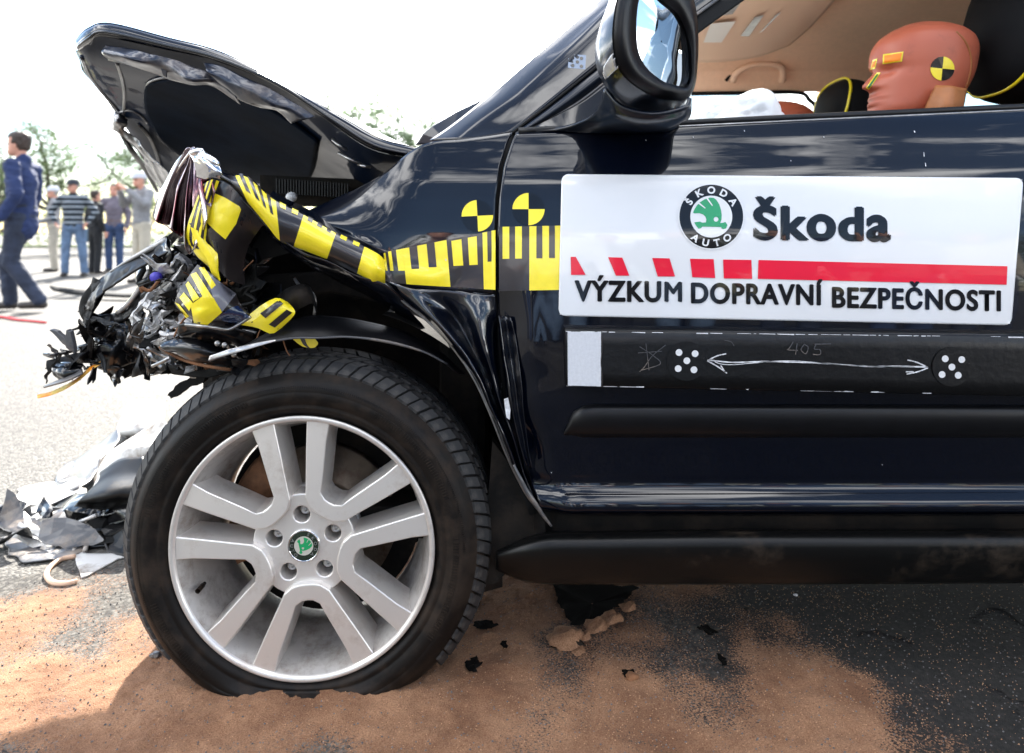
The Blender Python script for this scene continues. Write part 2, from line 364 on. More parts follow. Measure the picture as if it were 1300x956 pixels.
# sand strewn under and in front of the car: a real sheet that thins out grain by grain over the asphalt
def sand_mat():
    m = M['asphalt'].copy(); m.name = 'sand'; n = m.node_tree; b = n.nodes['Principled BSDF']; l = n.links.new
    asp = b.inputs['Base Color'].links[0].from_socket
    t = n.nodes.new('ShaderNodeTexCoord')
    def nz(s_, d, r=.6):
        z = n.nodes.new('ShaderNodeTexNoise'); z.inputs['Scale'].default_value = s_; z.inputs['Detail'].default_value = d; z.inputs['Roughness'].default_value = r; l(t.outputs['Object'], z.inputs['Vector']); return z.outputs['Fac']
    z = nz(420, 4)
    r = n.nodes.new('ShaderNodeValToRGB'); r.color_ramp.elements[0].position = 0.3; r.color_ramp.elements[0].color = (0.20,0.088,0.042,1)
    r.color_ramp.elements[1].position = 0.7; r.color_ramp.elements[1].color = (0.42,0.235,0.13,1); l(z, r.inputs['Fac'])
    r2 = n.nodes.new('ShaderNodeValToRGB'); r2.color_ramp.elements[0].position = 0.35; r2.color_ramp.elements[0].color = (0.55,0.48,0.43,1); r2.color_ramp.elements[1].position = 0.6; r2.color_ramp.elements[1].color = (1,1,1,1)
    l(nz(7, 8, .68), r2.inputs['Fac'])
    x = n.nodes.new('ShaderNodeMixRGB'); x.blend_type = 'MULTIPLY'; x.inputs['Fac'].default_value = 1; l(r.outputs[0], x.inputs['Color1']); l(r2.outputs[0], x.inputs['Color2'])
    at = n.nodes.new('ShaderNodeAttribute'); at.attribute_name = 'cover'
    g = n.nodes.new('ShaderNodeMath'); g.operation = 'MULTIPLY_ADD'; g.inputs[1].default_value = 1.5; l(nz(260, 3, .7), g.inputs[0]); l(at.outputs['Fac'], g.inputs[2])
    q = n.nodes.new('ShaderNodeMapRange'); q.inputs['From Min'].default_value = 0.94; q.inputs['From Max'].default_value = 1.10; l(g.outputs[0], q.inputs['Value'])
    y = n.nodes.new('ShaderNodeMixRGB'); l(q.outputs[0], y.inputs['Fac']); l(asp, y.inputs['Color1']); l(x.outputs[0], y.inputs['Color2']); l(y.outputs[0], b.inputs['Base Color'])
    b.inputs['Roughness'].default_value = 0.95
    u = n.nodes.new('ShaderNodeBump'); u.inputs['Strength'].default_value = 0.8; u.inputs['Distance'].default_value = 0.003; l(z, u.inputs['Height']); l(u.outputs[0], b.inputs['Normal'])
    return m
M['sand'] = sand_mat()
def fbm(x, y, s, o=4):
    return sum(noise.noise(Vector((x*s*2**k, y*s*2**k, 3.3+k)))/2**k for k in range(o))
SX0, SX1, SY0, SY1 = -1.0, 0.95, 0.88, 2.3
NX, NY = 390, 280
def cover(x, y):
    c = 0.95-0.85*max(0, (x-0.02)/0.80)**0.8 if x > 0.02 else 0.95
    c -= 0.85*max(0.0, (-0.52-x)/0.42)+0.9*max(0, abs(y-1.45)-0.22)/0.35
    return max(-0.6, min(1, c+0.95*fbm(x, y, 2.6, 5)))
def sand_h(x, y):
    c = cover(x, y)
    return 0.0015+max(0, c)*(0.010+0.006*fbm(x, y, 3.1, 3))+(0.0035*fbm(x, y, 20, 4)+0.0022*fbm(x, y, 95, 3))*max(0, min(1, c+0.2))
def groove(x, y): return 0.0
SX0, SX1, SY0, SY1 = -1.25, 1.15, 0.86, 2.1
NX, NY = 460, 240
rows = []
for j in range(NY+1):
    y = SY0+(SY1-SY0)*j/NY
    rows.append([Vector((SX0+(SX1-SX0)*i/NX, y, max(0.001, sand_h(SX0+(SX1-SX0)*i/NX, y)))) for i in range(NX+1)])
me = grid(rows)
at = me.attributes.new('cover', 'FLOAT', 'POINT')
for v, d in zip(me.vertices, at.data): d.value = cover(v.co.x, v.co.y)
bm = bmesh.new(); bm.from_mesh(me); lay = bm.verts.layers.float['cover']
bmesh.ops.delete(bm, geom=[f for f in bm.faces if max(v[lay] for v in f.verts) < -0.45], context='FACES')
bpy.data.meshes.remove(me)
tag(link('sand', bm_mesh(bm), M['sand'], None, True, recentre=False), kind='structure')
# loose grains and grit scattered on the asphalt round the sand
M['grit_light'] = mat('grit_light', (0.38,0.20,0.10), 0.95, col2=(0.5,0.30,0.17), vs=60)
M['grit_dark'] = mat('grit_dark', (0.05,0.05,0.052), 0.7, col2=(0.16,0.15,0.15), vs=60)
def scatter(name, n, fn, m, s0, s1):
    bm = bmesh.new()
    for k in range(n):
        x, y = fn(); s = random.uniform(s0, s1); c = Vector((x, y, max(0, sand_h(x, y) if SX0 < x < SX1 and SY0 < y < SY1 else 0)+s*0.3))
        vs = [bm.verts.new(c+Vector((random.uniform(.5,1)*s*dx, random.uniform(.5,1)*s*dy, random.uniform(.5,1)*s*dz))) for dx, dy, dz in ((1,0,0),(-1,0,0),(0,1,0),(0,-1,0),(0,0,.8),(0,0,-.8))]
        for a, b, c_ in ((0,2,4),(2,1,4),(1,3,4),(3,0,4),(2,0,5),(1,2,5),(3,1,5),(0,3,5)): bm.faces.new((vs[a], vs[b], vs[c_]))
    return tag(link(name, bm_mesh(bm), m, recentre=False), kind='stuff')
scatter('sand_grains', 9000, lambda: (random.gauss(0.35, 0.5), random.uniform(0.90, 1.75)), M['grit_light'], 0.0006, 0.0018)
scatter('gravel', 7000, lambda: (random.uniform(-1.1, 1.1), random.uniform(0.95, 2.2)), M['grit_dark'], 0.0010, 0.0028)
# ================================================================== THE CAR
car = empty('crashed_car', (0.9, 1.9, 0), 'black car with crushed nose, bonnet buckled upwards and yellow checker tape on its wing', 'car')
PROF = [(1.08,1.330),(1.02,1.290),(0.985,1.270),(0.95,1.256),(0.90,1.236),(0.86,1.224),(0.80,1.211),(0.72,1.202),(0.62,1.200),(0.52,1.206),(0.44,1.216),(0.37,1.228),(0.352,1.231),(0.343,1.224),(0.333,1.210),(0.318,1.206),(0.308,1.216),(0.300,1.232),(0.25,1.245)]
def yprof(z):
    if z >= PROF[0][0]: return PROF[0][1]+(z-PROF[0][0])*0.9
    for k in range(len(PROF)-1):
        if z >= PROF[k+1][0]:
            j0 = max(0, k-1); j3 = min(len(PROF)-1, k+2)
            t = (PROF[k][0]-z)/(PROF[k][0]-PROF[k+1][0])
            if 0.30 < z < 0.355: return PROF[k][1]*(1-t)+PROF[k+1][1]*t
            return cr_(PROF[j0][1], PROF[k][1], PROF[k+1][1], PROF[j3][1], t)
    return PROF[-1][1]
def onside(px, py, off=0.0):
    Y = 1.21
    for _ in range(6): Y = yprof(CAMZ-(py-HY)*Y/FPX)-off
    return P(px, py, Y)
def beltz(x): return 0.983+0.047*(x/0.9)-0.002
def poly_at(tab, v):
    for k in range(len(tab)-1):
        if v <= tab[k+1][0]: 
            t = (v-tab[k][0])/(tab[k+1][0]-tab[k][0]); return tab[k][1]*(1-t)+tab[k+1][1]*t
    return tab[-1][1]
DL = [(165,656),(180,649),(210,639),(250,633),(300,631),(370,630),(430,633),(500,641),(560,652),(600,664),(640,683),(672,690),(700,692)]
# --- front door skin
def door_grid(pxr=None, xr=None, left=DL, nv=96, nu=64, z1=0.297, dent=True, name='front_door'):
    rows = []
    for j in range(nv+1):
        row = []
        for i in range(nu+1):
            # z for this row follows the belt line at the top, level at the bottom
            t = j/nv
            # first guess the left edge
            zl = beltz(0)*(1-t)+z1*t; Yl = yprof(zl); pyl = HY-(zl-CAMZ)*FPX/Yl
            xl = (poly_at(left, pyl)-HX)*Yl/FPX if left else pxr
            x = xl+(xr-xl)*(i/nu)**1.5
            z = beltz(x)*(1-t)+z1*t
            y = yprof(z)
            if dent:
                d = (x-xl); k = math.exp(-(d/0.055)**2)*max(0, min(1, (0.80-z)/0.12))
                y += k*(0.016+0.018*noise.noise(Vector((x*9, 0, z*11)))) - 0.004*math.exp(-((d-0.05)/0.02)**2)*max(0, min(1, (0.74-z)/0.1))
            if i == 0: y += 0.006
            row.append(Vector((x, y, z)))
        rows.append(row)
    return rows
door = link('front_door', grid(door_grid(xr=1.16)), M['paint'], car, True)
mod_solid(door, 0.003, 1)
# belt weather strip
def strip_pts(x0, x1, dz, dy, n=24):
    return [Vector((x0+(x1-x0)*k/n, yprof(beltz(x0+(x1-x0)*k/n))+dy, beltz(x0+(x1-x0)*k/n)+dz)) for k in range(n+1)]
tube('belt_seal', strip_pts(0.012, 1.16, 0.004, 0.006), 0.0065, M['plastic'], car, 8, 40)
tube('belt_trim', strip_pts(0.26, 1.16, -0.003, -0.001), 0.0022, M['steel'], car, 6, 40)
# --- rear body, beyond the frame
def shell(name, x0, x1, m, zb=lambda x: 0.297, zt=beltz, nu=20, nv=60, bulge=0):
    rows = []
    for j in range(nv+1):
        t = j/nv
        rows.append([Vector((x0+(x1-x0)*i/nu, 0, 0)) for i in range(nu+1)])
        for p in rows[-1]:
            z = zt(p.x)*(1-t)+zb(p.x)*t; p.z = z; p.y = yprof(z)+0.25*max(0, (p.x-2.3)/0.6)**2
    o = link(name, grid(rows), m, car, True); mod_solid(o, 0.003, 1); return o
shell('rear_door', 1.168, 1.93, M['paint'])
shell('rear_quarter', 1.938, 2.85, M['paint'], zb=lambda x: max(0.30, 0.33+math.sqrt(max(0, 0.37**2-(x-2.22)**2))) if abs(x-2.22) < .37 else 0.30, nu=50)
# far side of the body, floor, rear panel and sills: closes the shell and shades the ground
def far(y): return 2*1.97-y
rows = []
for z, _ in PROF: rows.append([Vector((x, far(yprof(z)), z)) for x in [-0.02, 0.4, 0.8, 1.2, 1.6, 2.0, 2.4, 2.85]])
o = link('far_side_panel', grid(rows), M['paint'], car, True); mod_solid(o, 0.003, -1)
box('floor_pan', (1.16, 1.97, 0.27), (3.0, 1.40, 0.06), M['liner'], car)
box('rear_panel', (2.84, 1.97, 0.65), (0.03, 1.20, 0.70), M['paint'], car, bev=0.01)
box('bulkhead', (0.02, 1.97, 0.60), (0.03, 1.30, 0.66), M['liner'], car)
box('inner_sill', (1.15, 1.42, 0.33), (2.2, 0.10, 0.12), M['liner'], car)
box('door_card', (0.66, 1.36, 0.66), (0.95, 0.05, 0.60), M['seat_black'], car, bev=0.02)

# --- protective moulding on the door
def moulding():
    rows = []
    N = 60
    for i in range(N+1):
        u = i/N; px = 716+(1420-716)*u
        top = 513+ (0 if px > 752 else (752-px)*0.98)*1.0; bot = 555.5-(0 if px > 730 else 3)
        top = min(top, 549)+ (745-px)*-0.002
        if px < 752: top = 513+ (1-math.sqrt(max(0, 1-((752-px)/36)**2)))*36
        row = []
        for k in range(13):
            v = k/12; py = top+(bot-top)*v
            e = math.sin(math.pi*min(1, max(0, v)))**0.45
            ex = min(1, (px-714)/26)**0.6
            row.append(onside(px, py, 0.001+0.015*e*ex))
        rows.append(row)
    return grid([[rows[i][k] for i in range(N+1)] for k in range(13)])
link('door_moulding', moulding(), M['plastic'], car, True)
# --- plastic sill cover
def skirt():
    rows = []; ys = [(0, 0.045), (0.05, 0.012), (0.12, -0.004), (0.2, -0.012), (0.35, -0.014), (0.6, -0.008), (0.85, 0.006), (0.97, 0.016), (1, 0.05)]
    N = 70
    for t, dy in ys:
        row = []
        for i in range(N+1):
            px = 630+(1650-630)*(i/N)**1.3
            k = max(0, 1-(px-630)/70)
            top = 672+ 22*k**1.6+4*max(0, 1-(px-640)/260); bot = 742-18*k**2+ -2*max(0, (px-1000)/400)
            py = top+(bot-top)*t
            row.append(P(px, py, 1.205+dy+0.03*k**2))
        rows.append(row)
    return grid(rows)
o = link('sill_cover', skirt(), M['plastic_dirty'], car, True); mod_solid(o, 0.003, 1)

# --- front wing (fender), main blue panel
FT = [(385,270,1.275),(420,254,1.285),(455,238,1.29),(490,218,1.295),(520,193,1.30),(548,180,1.302),(585,177,1.298),(620,173,1.287),(652,168,1.275)]
FB = [(392,276,1.235),(428,296,1.222),(462,312,1.212),(484,330,1.205),(500,356,1.200),(530,366,1.198),(565,369,1.198),(600,371,1.200),(629,372,1.204)]
def fender_pt(u, v):
    n = 81; a = spl_T[int(round(u*(n-1)))]; b = spl_B[int(round(u*(n-1)))]
    # left of the bend the panel rolls out then back; the right edge follows the door gap
    px = a[0]+(b[0]-a[0])*v; py = a[1]+(b[1]-a[1])*v
    z_prof = yprof(CAMZ-(py-HY)*1.22/FPX)
    Yl = a[2]+(b[2]-a[2])*(1-(1-v)**2.0)
    Yr = z_prof
    k = min(1, max(0, (u-0.15)/0.5)); k = k*k*(3-2*k)
    Y = Yl*(1-k)+Yr*k
    if u > 0.62:      # right edge bows left half way down, like the door's front edge
        px += (poly_at(DL, py)-4-(652+(629-652)*v))*((u-0.62)/0.38)**1.5
    Y += 0.006*math.exp(-((v-0.93)/0.07)**2)*noise.noise(Vector((px*0.02, py*0.03, 0)))*2.2*min(1,(1-u)*6)
    return P(px, py, Y)
spl_T = [x for x in spline([Vector(q) for q in FT], 81)]; spl_B = [x for x in spline([Vector(q) for q in FB], 81)]
rows = [[fender_pt(i/80, j/44) for i in range(81)] for j in range(45)]
fender = link('front_wing', grid(rows), M['paint'], car, True); mod_solid(fender, 0.0015, 1)
def fender_tape(u, v, off=0.0008):
    p = fender_pt(u, v); d = (Vector((0, 0, CAMZ))-p).normalized(); return p+d*off
# --- lower wing behind the wheel: glossy, creased, folding into the door gap
lw = [
 [(486,356,1.205),(520,366,1.200),(560,369,1.200),(600,371,1.203),(629,373,1.207)],
 [(512,382,1.225),(545,396,1.188),(578,402,1.222),(606,404,1.192),(631,404,1.222)],
 [(545,408,1.235),(570,424,1.178),(596,434,1.225),(614,436,1.188),(634,438,1.232)],
 [(575,440,1.235),(594,456,1.180),(612,466,1.222),(624,470,1.190),(638,472,1.240)],
 [(602,480,1.232),(615,496,1.186),(627,506,1.220),(636,508,1.196),(644,512,1.244)],
 [(624,528,1.232),(634,540,1.196),(643,548,1.222),(650,551,1.205),(655,553,1.244)],
 [(644,578,1.235),(652,588,1.206),(659,594,1.225),(664,596,1.215),(667,598,1.244)],
 [(666,622,1.240),(672,630,1.215),(678,636,1.228),(682,640,1.222),(686,645,1.246)]]
sheet('lower_wing', lw, M['paint_crush'], car, 60, 60, (0.005, 14, 3), 0.0012)
tube('wing_edge_flange', [P(*q) for q in [(486,357,1.203),(512,383,1.222),(545,410,1.232),(575,442,1.232),(602,482,1.229),(624,530,1.228),(644,580,1.230),(666,624,1.236),(682,646,1.24)]], 0.0022, M['steel'], car, 6)
# crease ribbons beside the gap
sheet('door_edge_fold', [[(633,400,1.20),(640,402,1.212),(648,404,1.205)],[(640,450,1.19),(648,452,1.215),(658,450,1.203)],[(648,500,1.185),(655,503,1.21),(664,505,1.20)],[(655,545,1.195),(662,550,1.215),(668,552,1.208)],[(668,590,1.21),(672,594,1.222),(676,596,1.215)]], M['paint_crush'], car, 20, 40, (0.004, 22, 5), 0.001)
slab('white_scrape', [(640,507,1.178),(645,505,1.178),(648,520,1.18),(647,533,1.18),(643,530,1.18),(641,518,1.18)], M['white_chalk'], car, (0,0.002,0))
tube('hanging_seal', [P(*q) for q in [(652,590,1.19),(660,606,1.185),(668,622,1.188),(680,640,1.19),(690,655,1.195),(700,668,1.20)]], [0.002,0.003,0.004,0.004,0.003,0.002], M['grey_plastic'], car, 6)
# bottom corner: dark arch end and flap
slab('arch_end_panel', [(625,560,1.25),(690,645,1.25),(694,690,1.25),(650,720,1.25),(628,742,1.25),(612,742,1.25)], M['liner'], car, (0,0.03,0))
slab('mud_flap', [(618,655,1.30),(634,660,1.30),(638,745,1.30),(614,752,1.30)], M['rubber'], car, (0,0.008,0))

# --- wing lip: the torn edge folded outwards, wearing the checker tape
ST = [(258,200),(289,221),(312,222),(347,251),(388,272),(428,295),(464,312),(482,322),(489,330)]
SB = [(262,226),(299,242),(336,283),(354,305),(374,314),(416,330),(454,348),(473,358),(489,360)]
STY = [1.16,1.150,1.148,1.158,1.172,1.182,1.186,1.182,1.196]
sT = spline([Vector((a, b, y)) for (a, b), y in zip(ST, STY)], 201)
sB = spline([Vector((a, b, y-0.004)) for (a, b), y in zip(SB, STY)], 201)
def lip_pt(u, v, off=0.0):
    i = u*200; k = min(int(i), 199); t = i-k
    a = sT[k]*(1-t)+sT[k+1]*t; b = sB[k]*(1-t)+sB[k+1]*t
    q = a+(b-a)*v; Y = q.z+0.022*(2*v-1)**2*(1 if v > 0.5 else 1.2)-0.01
    p = P(q.x, q.y, Y-off); return p
rows = [[lip_pt(i/90, j/14) for i in range(91)] for j in range(15)]
o = link('wing_lip', grid(rows), M['paint'], car, True); mod_solid(o, 0.0015, 1)
# bridge between lip and panel (upper return flange)
rows = [[lip_pt(0.36+0.64*i/60, 0)*(1-j/6)+P(sT[int((0.36+0.64*i/60)*200)].x+4, sT[int((0.36+0.64*i/60)*200)].y-6, 1.245)*(j/6) for i in range(61)] for j in range(7)]
link('wing_return', grid(rows), M['paint'], car, True)
# lip underside going back into the arch
sheet('lip_underside', [[(299,243,1.155),(336,284,1.155),(374,315,1.17),(416,331,1.18),(454,349,1.182),(489,361,1.19),(512,384,1.22)],
  [(310,262,1.20),(345,300,1.20),(384,330,1.21),(424,346,1.22),(462,364,1.22),(500,388,1.235),(530,408,1.25)],
  [(330,285,1.27),(370,320,1.27),(400,345,1.28),(440,362,1.29),(480,384,1.29),(520,410,1.30),(556,436,1.31)]], M['paint_crush'], car, 50, 16, (0.006, 16, 8), 0.001)

# --- printed tape: cells laid on the surface functions
def cells(name, fn, cs, parent, m2=None, off=0.0012, sub=6):
    """cs: list of (u0,u1,v0,v1,matindex); fn(u,v,off)"""
    vs = []; fs = []; mi = []
    for (u0, u1, v0, v1, k) in cs:
        n = max(1, int(sub)); b = len(vs); o2 = off+0.0005*(k > 1)+0.0003*k
        for j in range(n+1):
            for i in range(n+1): vs.append(fn(u0+(u1-u0)*i/n, v0+(v1-v0)*j/n, o2))
        for j in range(n):
            for i in range(n): fs.append((b+j*(n+1)+i, b+j*(n+1)+i+1, b+(j+1)*(n+1)+i+1, b+(j+1)*(n+1)+i)); mi.append(k)
    me = bpy.data.meshes.new('t'); me.from_pydata([tuple(v) for v in vs], [], fs)
    for q in (m2 or [M['tape_black'], M['yellow']]): me.materials.append(q)
    for p, k in zip(me.polygons, mi): p.material_index = k
    return link(name, me, None, parent, True)
def lipu(x):      # parameter of the lip at photo x along its top edge
    for k in range(200):
        if sT[k+1].x >= x: return (k+(x-sT[k].x)/(sT[k+1].x-sT[k].x))/200
    return 1.0
lf = lambda u, v, o: lip_pt(u, v, o)
bnd = [289,298,350,386,427,463,489]
cs = []
tone = [0,1,0,1,0,1]
for k in range(6): cs.append((lipu(bnd[k]), lipu(bnd[k+1]) if k < 5 else 1.0, 0.04, 0.99, tone[k]))
for x0, x1, k in [(303,308,0),(314,320,0),(326,331,0),(338,343,0),(355,363,1),(371,379,1),(392,398,0),(404,410,0),(416,421,0),(433,441,1),(449,457,1)]:
    cs.append((lipu(x0), lipu(x1), 0.0, (0.45 if x0 < 345 else 0.13), k))
def recol(cs): return cs
for i, c in enumerate(cs):
    if i >= 6: cs[i] = c[:4]+(c[4],)
def cells2(name, fn, base, over, parent):
    """base and overlay cells in one printed tape; overlay sits a fraction proud"""
    me_cs = [(c, 0.0010) for c in base]+[(c, 0.0016) for c in over]
    vs = []; fs = []; mi = []
    for (u0, u1, v0, v1, k), off in me_cs:
        n = 8; b = len(vs)
        for j in range(n+1):
            for i in range(n+1): vs.append(fn(u0+(u1-u0)*i/n, v0+(v1-v0)*j/n, off))
        for j in range(n):
            for i in range(n): fs.append((b+j*(n+1)+i, b+j*(n+1)+i+1, b+(j+1)*(n+1)+i+1, b+(j+1)*(n+1)+i)); mi.append(k)
    me = bpy.data.meshes.new('t'); me.from_pydata([tuple(v) for v in vs], [], fs)
    me.materials.append(M['tape_black']); me.materials.append(M['yellow'])
    for p, k in zip(me.polygons, mi): p.material_index = k
    return link(name, me, None, parent, True)
cells2('checker_tape', lf, cs[:6], cs[6:], car)
# wing tape right of the bend
TT = spline([Vector(q+(0,)) for q in [(486,322),(495,319),(515,315),(545,309),(580,302),(610,296),(629,292)]], 61)
TB = spline([Vector(q+(0,)) for q in [(490,357),(500,359),(520,361),(550,363),(585,365),(612,367),(629,368)]], 61)
def wtape(u, v, off):
    i = u*60; k = min(int(i), 59); t = i-k
    a = TT[k]*(1-t)+TT[k+1]*t; b = TB[k]*(1-t)+TB[k+1]*t; q = a+(b-a)*v
    # wing depth at this photo position
    best = wing_depth(q.x, q.y); return P(q.x, q.y, best-off)
from mathutils.bvhtree import BVHTree
_wb = BVHTree.FromObject(fender, bpy.context.evaluated_depsgraph_get()) if False else None
def make_bvh(o):
    me = o.data; return BVHTree.FromPolygons([tuple(v.co+WL[o]) for v in me.vertices], [tuple(p.vertices) for p in me.polygons])
WB = make_bvh(fender)
def wing_depth(px, py):
    d = P(px, py, 1.0)-Vector((0, 0, CAMZ)); h = WB.ray_cast(Vector((0, 0, CAMZ)), d.normalized())
    return h[0].y if h[0] is not None else 1.200
def wu(x): return min(1, max(0, (x-488)/(629-488)))
base = [(wu(488),wu(531),0,1,0),(wu(531),wu(573),0,1,1),(wu(573),wu(608),0,1,0),(wu(608),wu(629),0,1,1)]
over = [(wu(491),wu(498),0,.62,1),(wu(507),wu(514),0,.62,1),(wu(522),wu(531),0,.62,1),(wu(539),wu(547),0,.58,0),(wu(556),wu(563),0,.56,0),(wu(577),wu(586),0.04,.56,1),(wu(592),wu(601),0.04,.56,1),(wu(615),wu(622),0,.52,0)]
cells2('checker_tape', wtape, base, over, car)
# door tape
def dtape(u, v, off): return onside(633.5+(713-633.5)*u, 288+(369.5-288)*v+(-1.5*(u)), off)
du = lambda x: (x-633.5)/(713-633.5)
cells2('checker_tape', dtape, [(0,du(672),0,1,0),(du(672),1,0,1,1)], [(du(638),du(646.5),0,.5,1),(du(654),du(662.5),0,.5,1),(du(681),du(688.5),0,.5,0),(du(697),du(704.5),0,.5,0)], car)
# quartered round markers
def roundel(name, cxp, cyp, rp, surf, parent, mats, n=10, rot=0.0, yq=(1, 3)):
    vs = []; fs = []; mi = []
    for q in range(4):
        a0 = rot+q*math.pi/2; b = len(vs); vs.append(surf(cxp, cyp, 0.0012))
        for k in range(n+1):
            a = a0+math.pi/2*k/n; vs.append(surf(cxp+rp*math.cos(a), cyp-rp*math.sin(a), 0.0012))
        for k in range(n): fs.append((b, b+1+k, b+2+k)); mi.append(1 if q in yq else 0)
    me = bpy.data.meshes.new('r'); me.from_pydata([tuple(v) for v in vs], [], fs)
    for q in mats: me.materials.append(q)
    for p, k in zip(me.polygons, mi): p.material_index = k
    return link(name, me, None, parent)
roundel('round_marker', 671, 265.5, 20.5, lambda x, y, o: onside(x, y, o), car, [M['ink'], M['yellow']])
roundel('round_marker', 606, 274, 20, lambda x, y, o: P(x, y, wing_depth(x, y)-o), car, [M['ink'], M['yellow']], rot=0.05)

# dark jamb behind the gap between wing and door
rows = []
for k in range(25):
    py = 168+(690-168)*k/24; px = poly_at(DL, py); b = onside(px, py, -0.022)
    rows.append([P(px-14, py, b.y), P(px, py, b.y+0.004), P(px+12, py, b.y)])
link('door_jamb', grid(rows), M['matt_black'], car, True)

for k, (px, py, w_, h_) in enumerate(((945,166,1.6,1.8),(1161,167,2.2,2.4),(1173,196,1.2,6),(1175,209,1.4,5),(1046,174,1.4,1.4),(880,174,1.6,1.4),(566,330,1.5,3),(1004,204,1.2,1.2),(820,178,1.2,1.4),(668,560,1.0,6),(700,600,1.4,1.2),(1120,590,1.2,1.2))):
    q = [(px-w_/2, py-h_/2), (px+w_*.3, py-h_*.4), (px+w_/2, py+h_/2), (px-w_*.2, py+h_*.4)]
    bm = bmesh.new(); bm.faces.new([bm.verts.new(onside(a, b, 0.0014)) for a, b in q]); link('paint_chip', bm_mesh(bm), M['white_chalk'], car)
# ================================================================== FRONT WHEEL
WC = P(383, 697, 1.2)            # hub centre on the outer face plane
wheel = empty('wheel', WC); wheel.parent = car; wheel.location = WC-WL[car]
def flat_z(p):                    # tyre gone flat: squash against the ground and bulge
    zl = -WC.z+0.004
    q = p.copy()
    r = math.hypot(q.x, q.z)
    if q.z < zl+0.02:
        over = (zl+0.02-q.z)
        q.z = max(zl, zl+0.02-0.02*(1-math.exp(-over/0.02)))
        q.y += (-0.012 if q.y < 0.08 else 0.012)*min(1, over/0.04)*(1 if r > 0.25 else 0)
    return q
TP = [(0.222,0.030),(0.226,0.012),(0.233,0.004),(0.240,-0.003),(0.246,-0.0055),(0.249,-0.0035),(0.2515,-0.0055),(0.262,-0.0085),(0.272,-0.0102),(0.2728,-0.0096),(0.2740,-0.0102),(0.284,-0.0070),(0.290,-0.0030),(0.294,0.0015),(0.299,0.007),
      (0.305,0.014),(0.310,0.022),(0.3150,0.034),(0.319,0.060),(0.3195,0.105),(0.319,0.150),(0.3185,0.178),(0.315,0.192),(0.306,0.203),(0.292,0.210),(0.270,0.214),(0.245,0.208),(0.222,0.190)]
rows, _ = revolve(TP, 192)
rows = [[flat_z(p)+WC for p in r] for r in rows]
tyre = link('tyre', grid(rows, True), M['rubber'], wheel, True)
# tread blocks: three ribs, each block its own curved slab
def block_mesh(y0, y1, half, r0, r1, slant, drop=0.0):
    bm = bmesh.new(); n = 3; rows = []
    def ring(r, sh, dr):
        out = []
        for (yy, k) in ((y0, 0), (y1, 1)):
            out.append((yy, r-(dr if k == 0 else 0)))
        return out
    top = []; bot = []
    for (yy, first) in ((y0, True), ((y0+y1)/2, False), (y1, False)):
        tt = []; bb = []
        for k in range(n+1):
            a = -half+2*half*k/n+slant*(yy-y0)/(y1-y0)
            dq = drop*(1.0 if first else (0.18 if yy < y1-1e-6 else 0.0)); rt = r1-dq
            tt.append(bm.verts.new((rt*math.sin(a), yy+(0.003 if first and drop else 0), rt*math.cos(a))))
            rb = r0-dq; bb.append(bm.verts.new((rb*math.sin(a), yy+(0.005 if first and drop else 0.001 if first else 0), rb*math.cos(a))))
        top.append(tt); bot.append(bb)
    for j in range(2):
        for k in range(n): bm.faces.new((top[j][k], top[j][k+1], top[j+1][k+1], top[j+1][k]))
        bm.faces.new((top[j][0], top[j+1][0], bot[j+1][0], bot[j][0])); bm.faces.new((top[j][n], bot[j][n], bot[j+1][n], top[j+1][n]))
    for k in range(n):
        bm.faces.new((top[0][k], bot[0][k], bot[0][k+1], top[0][k+1])); bm.faces.new((top[2][k], top[2][k+1], bot[2][k+1], bot[2][k]))
    bmesh.ops.recalc_face_normals(bm, faces=bm.faces)
    me = bm_mesh(bm); me.materials.append(M['tread']); return me
NB = 84
ribs = [(0.0070, 0.046, 0.313, 0.3262, 0.07, 0.0195), (0.051, 0.080, 0.314, 0.3285, 0.05, 0.0), (0.085, 0.122, 0.314, 0.329, -0.04, 0.0)]
for ri, (y0, y1, r0, r1, sl, dr) in enumerate(ribs):
    variants = [block_mesh(y0, y1, h, r0, r1, sl, dr) for h in (0.0310, 0.0285, 0.0325)]
    for k in range(NB):
        a = 2*math.pi*(k+0.37*ri)/NB
        if math.cos(a)*0.326 < -WC.z+0.035: continue
        o = bpy.data.objects.new('tread_block', variants[(k*7+ri) % 3]); COL.objects.link(o); o.parent = wheel
        o.rotation_euler = (0, a, 0)
# fine moulded ribs on the sidewall
bm = bmesh.new()
for a0_, a1_, r0_, r1_, n_ in ((20, 62, .262, .272, 40), (110, 168, .262, .272, 56), (200, 232, .262, .272, 30), (-34, 6, .262, .272, 38), (0, 232, .2795, .2825, 300)):
    for k in range(n_):
        a = R(a0_+(a1_-a0_)*k/n_); u_ = Vector((math.cos(a), 0, math.sin(a))); t_ = Vector((-math.sin(a), 0, math.cos(a)))*0.0007
        y0_, y1_ = (-0.0090, -0.0107) if r0_ < .27 else (-0.0089, -0.0080)
        p = [u_*r0_-t_+Vector((0, y0_-0.0006, 0)), u_*r0_+t_+Vector((0, y0_-0.0006, 0)), u_*r1_+t_+Vector((0, y1_-0.0006, 0)), u_*r1_-t_+Vector((0, y1_-0.0006, 0))]
        add_prism(bm, [q+WC for q in p], Vector((0, 0.0015, 0)))
tag(link('sidewall_ribs', bm_mesh(bm), M['rubber'], wheel), kind='stuff')
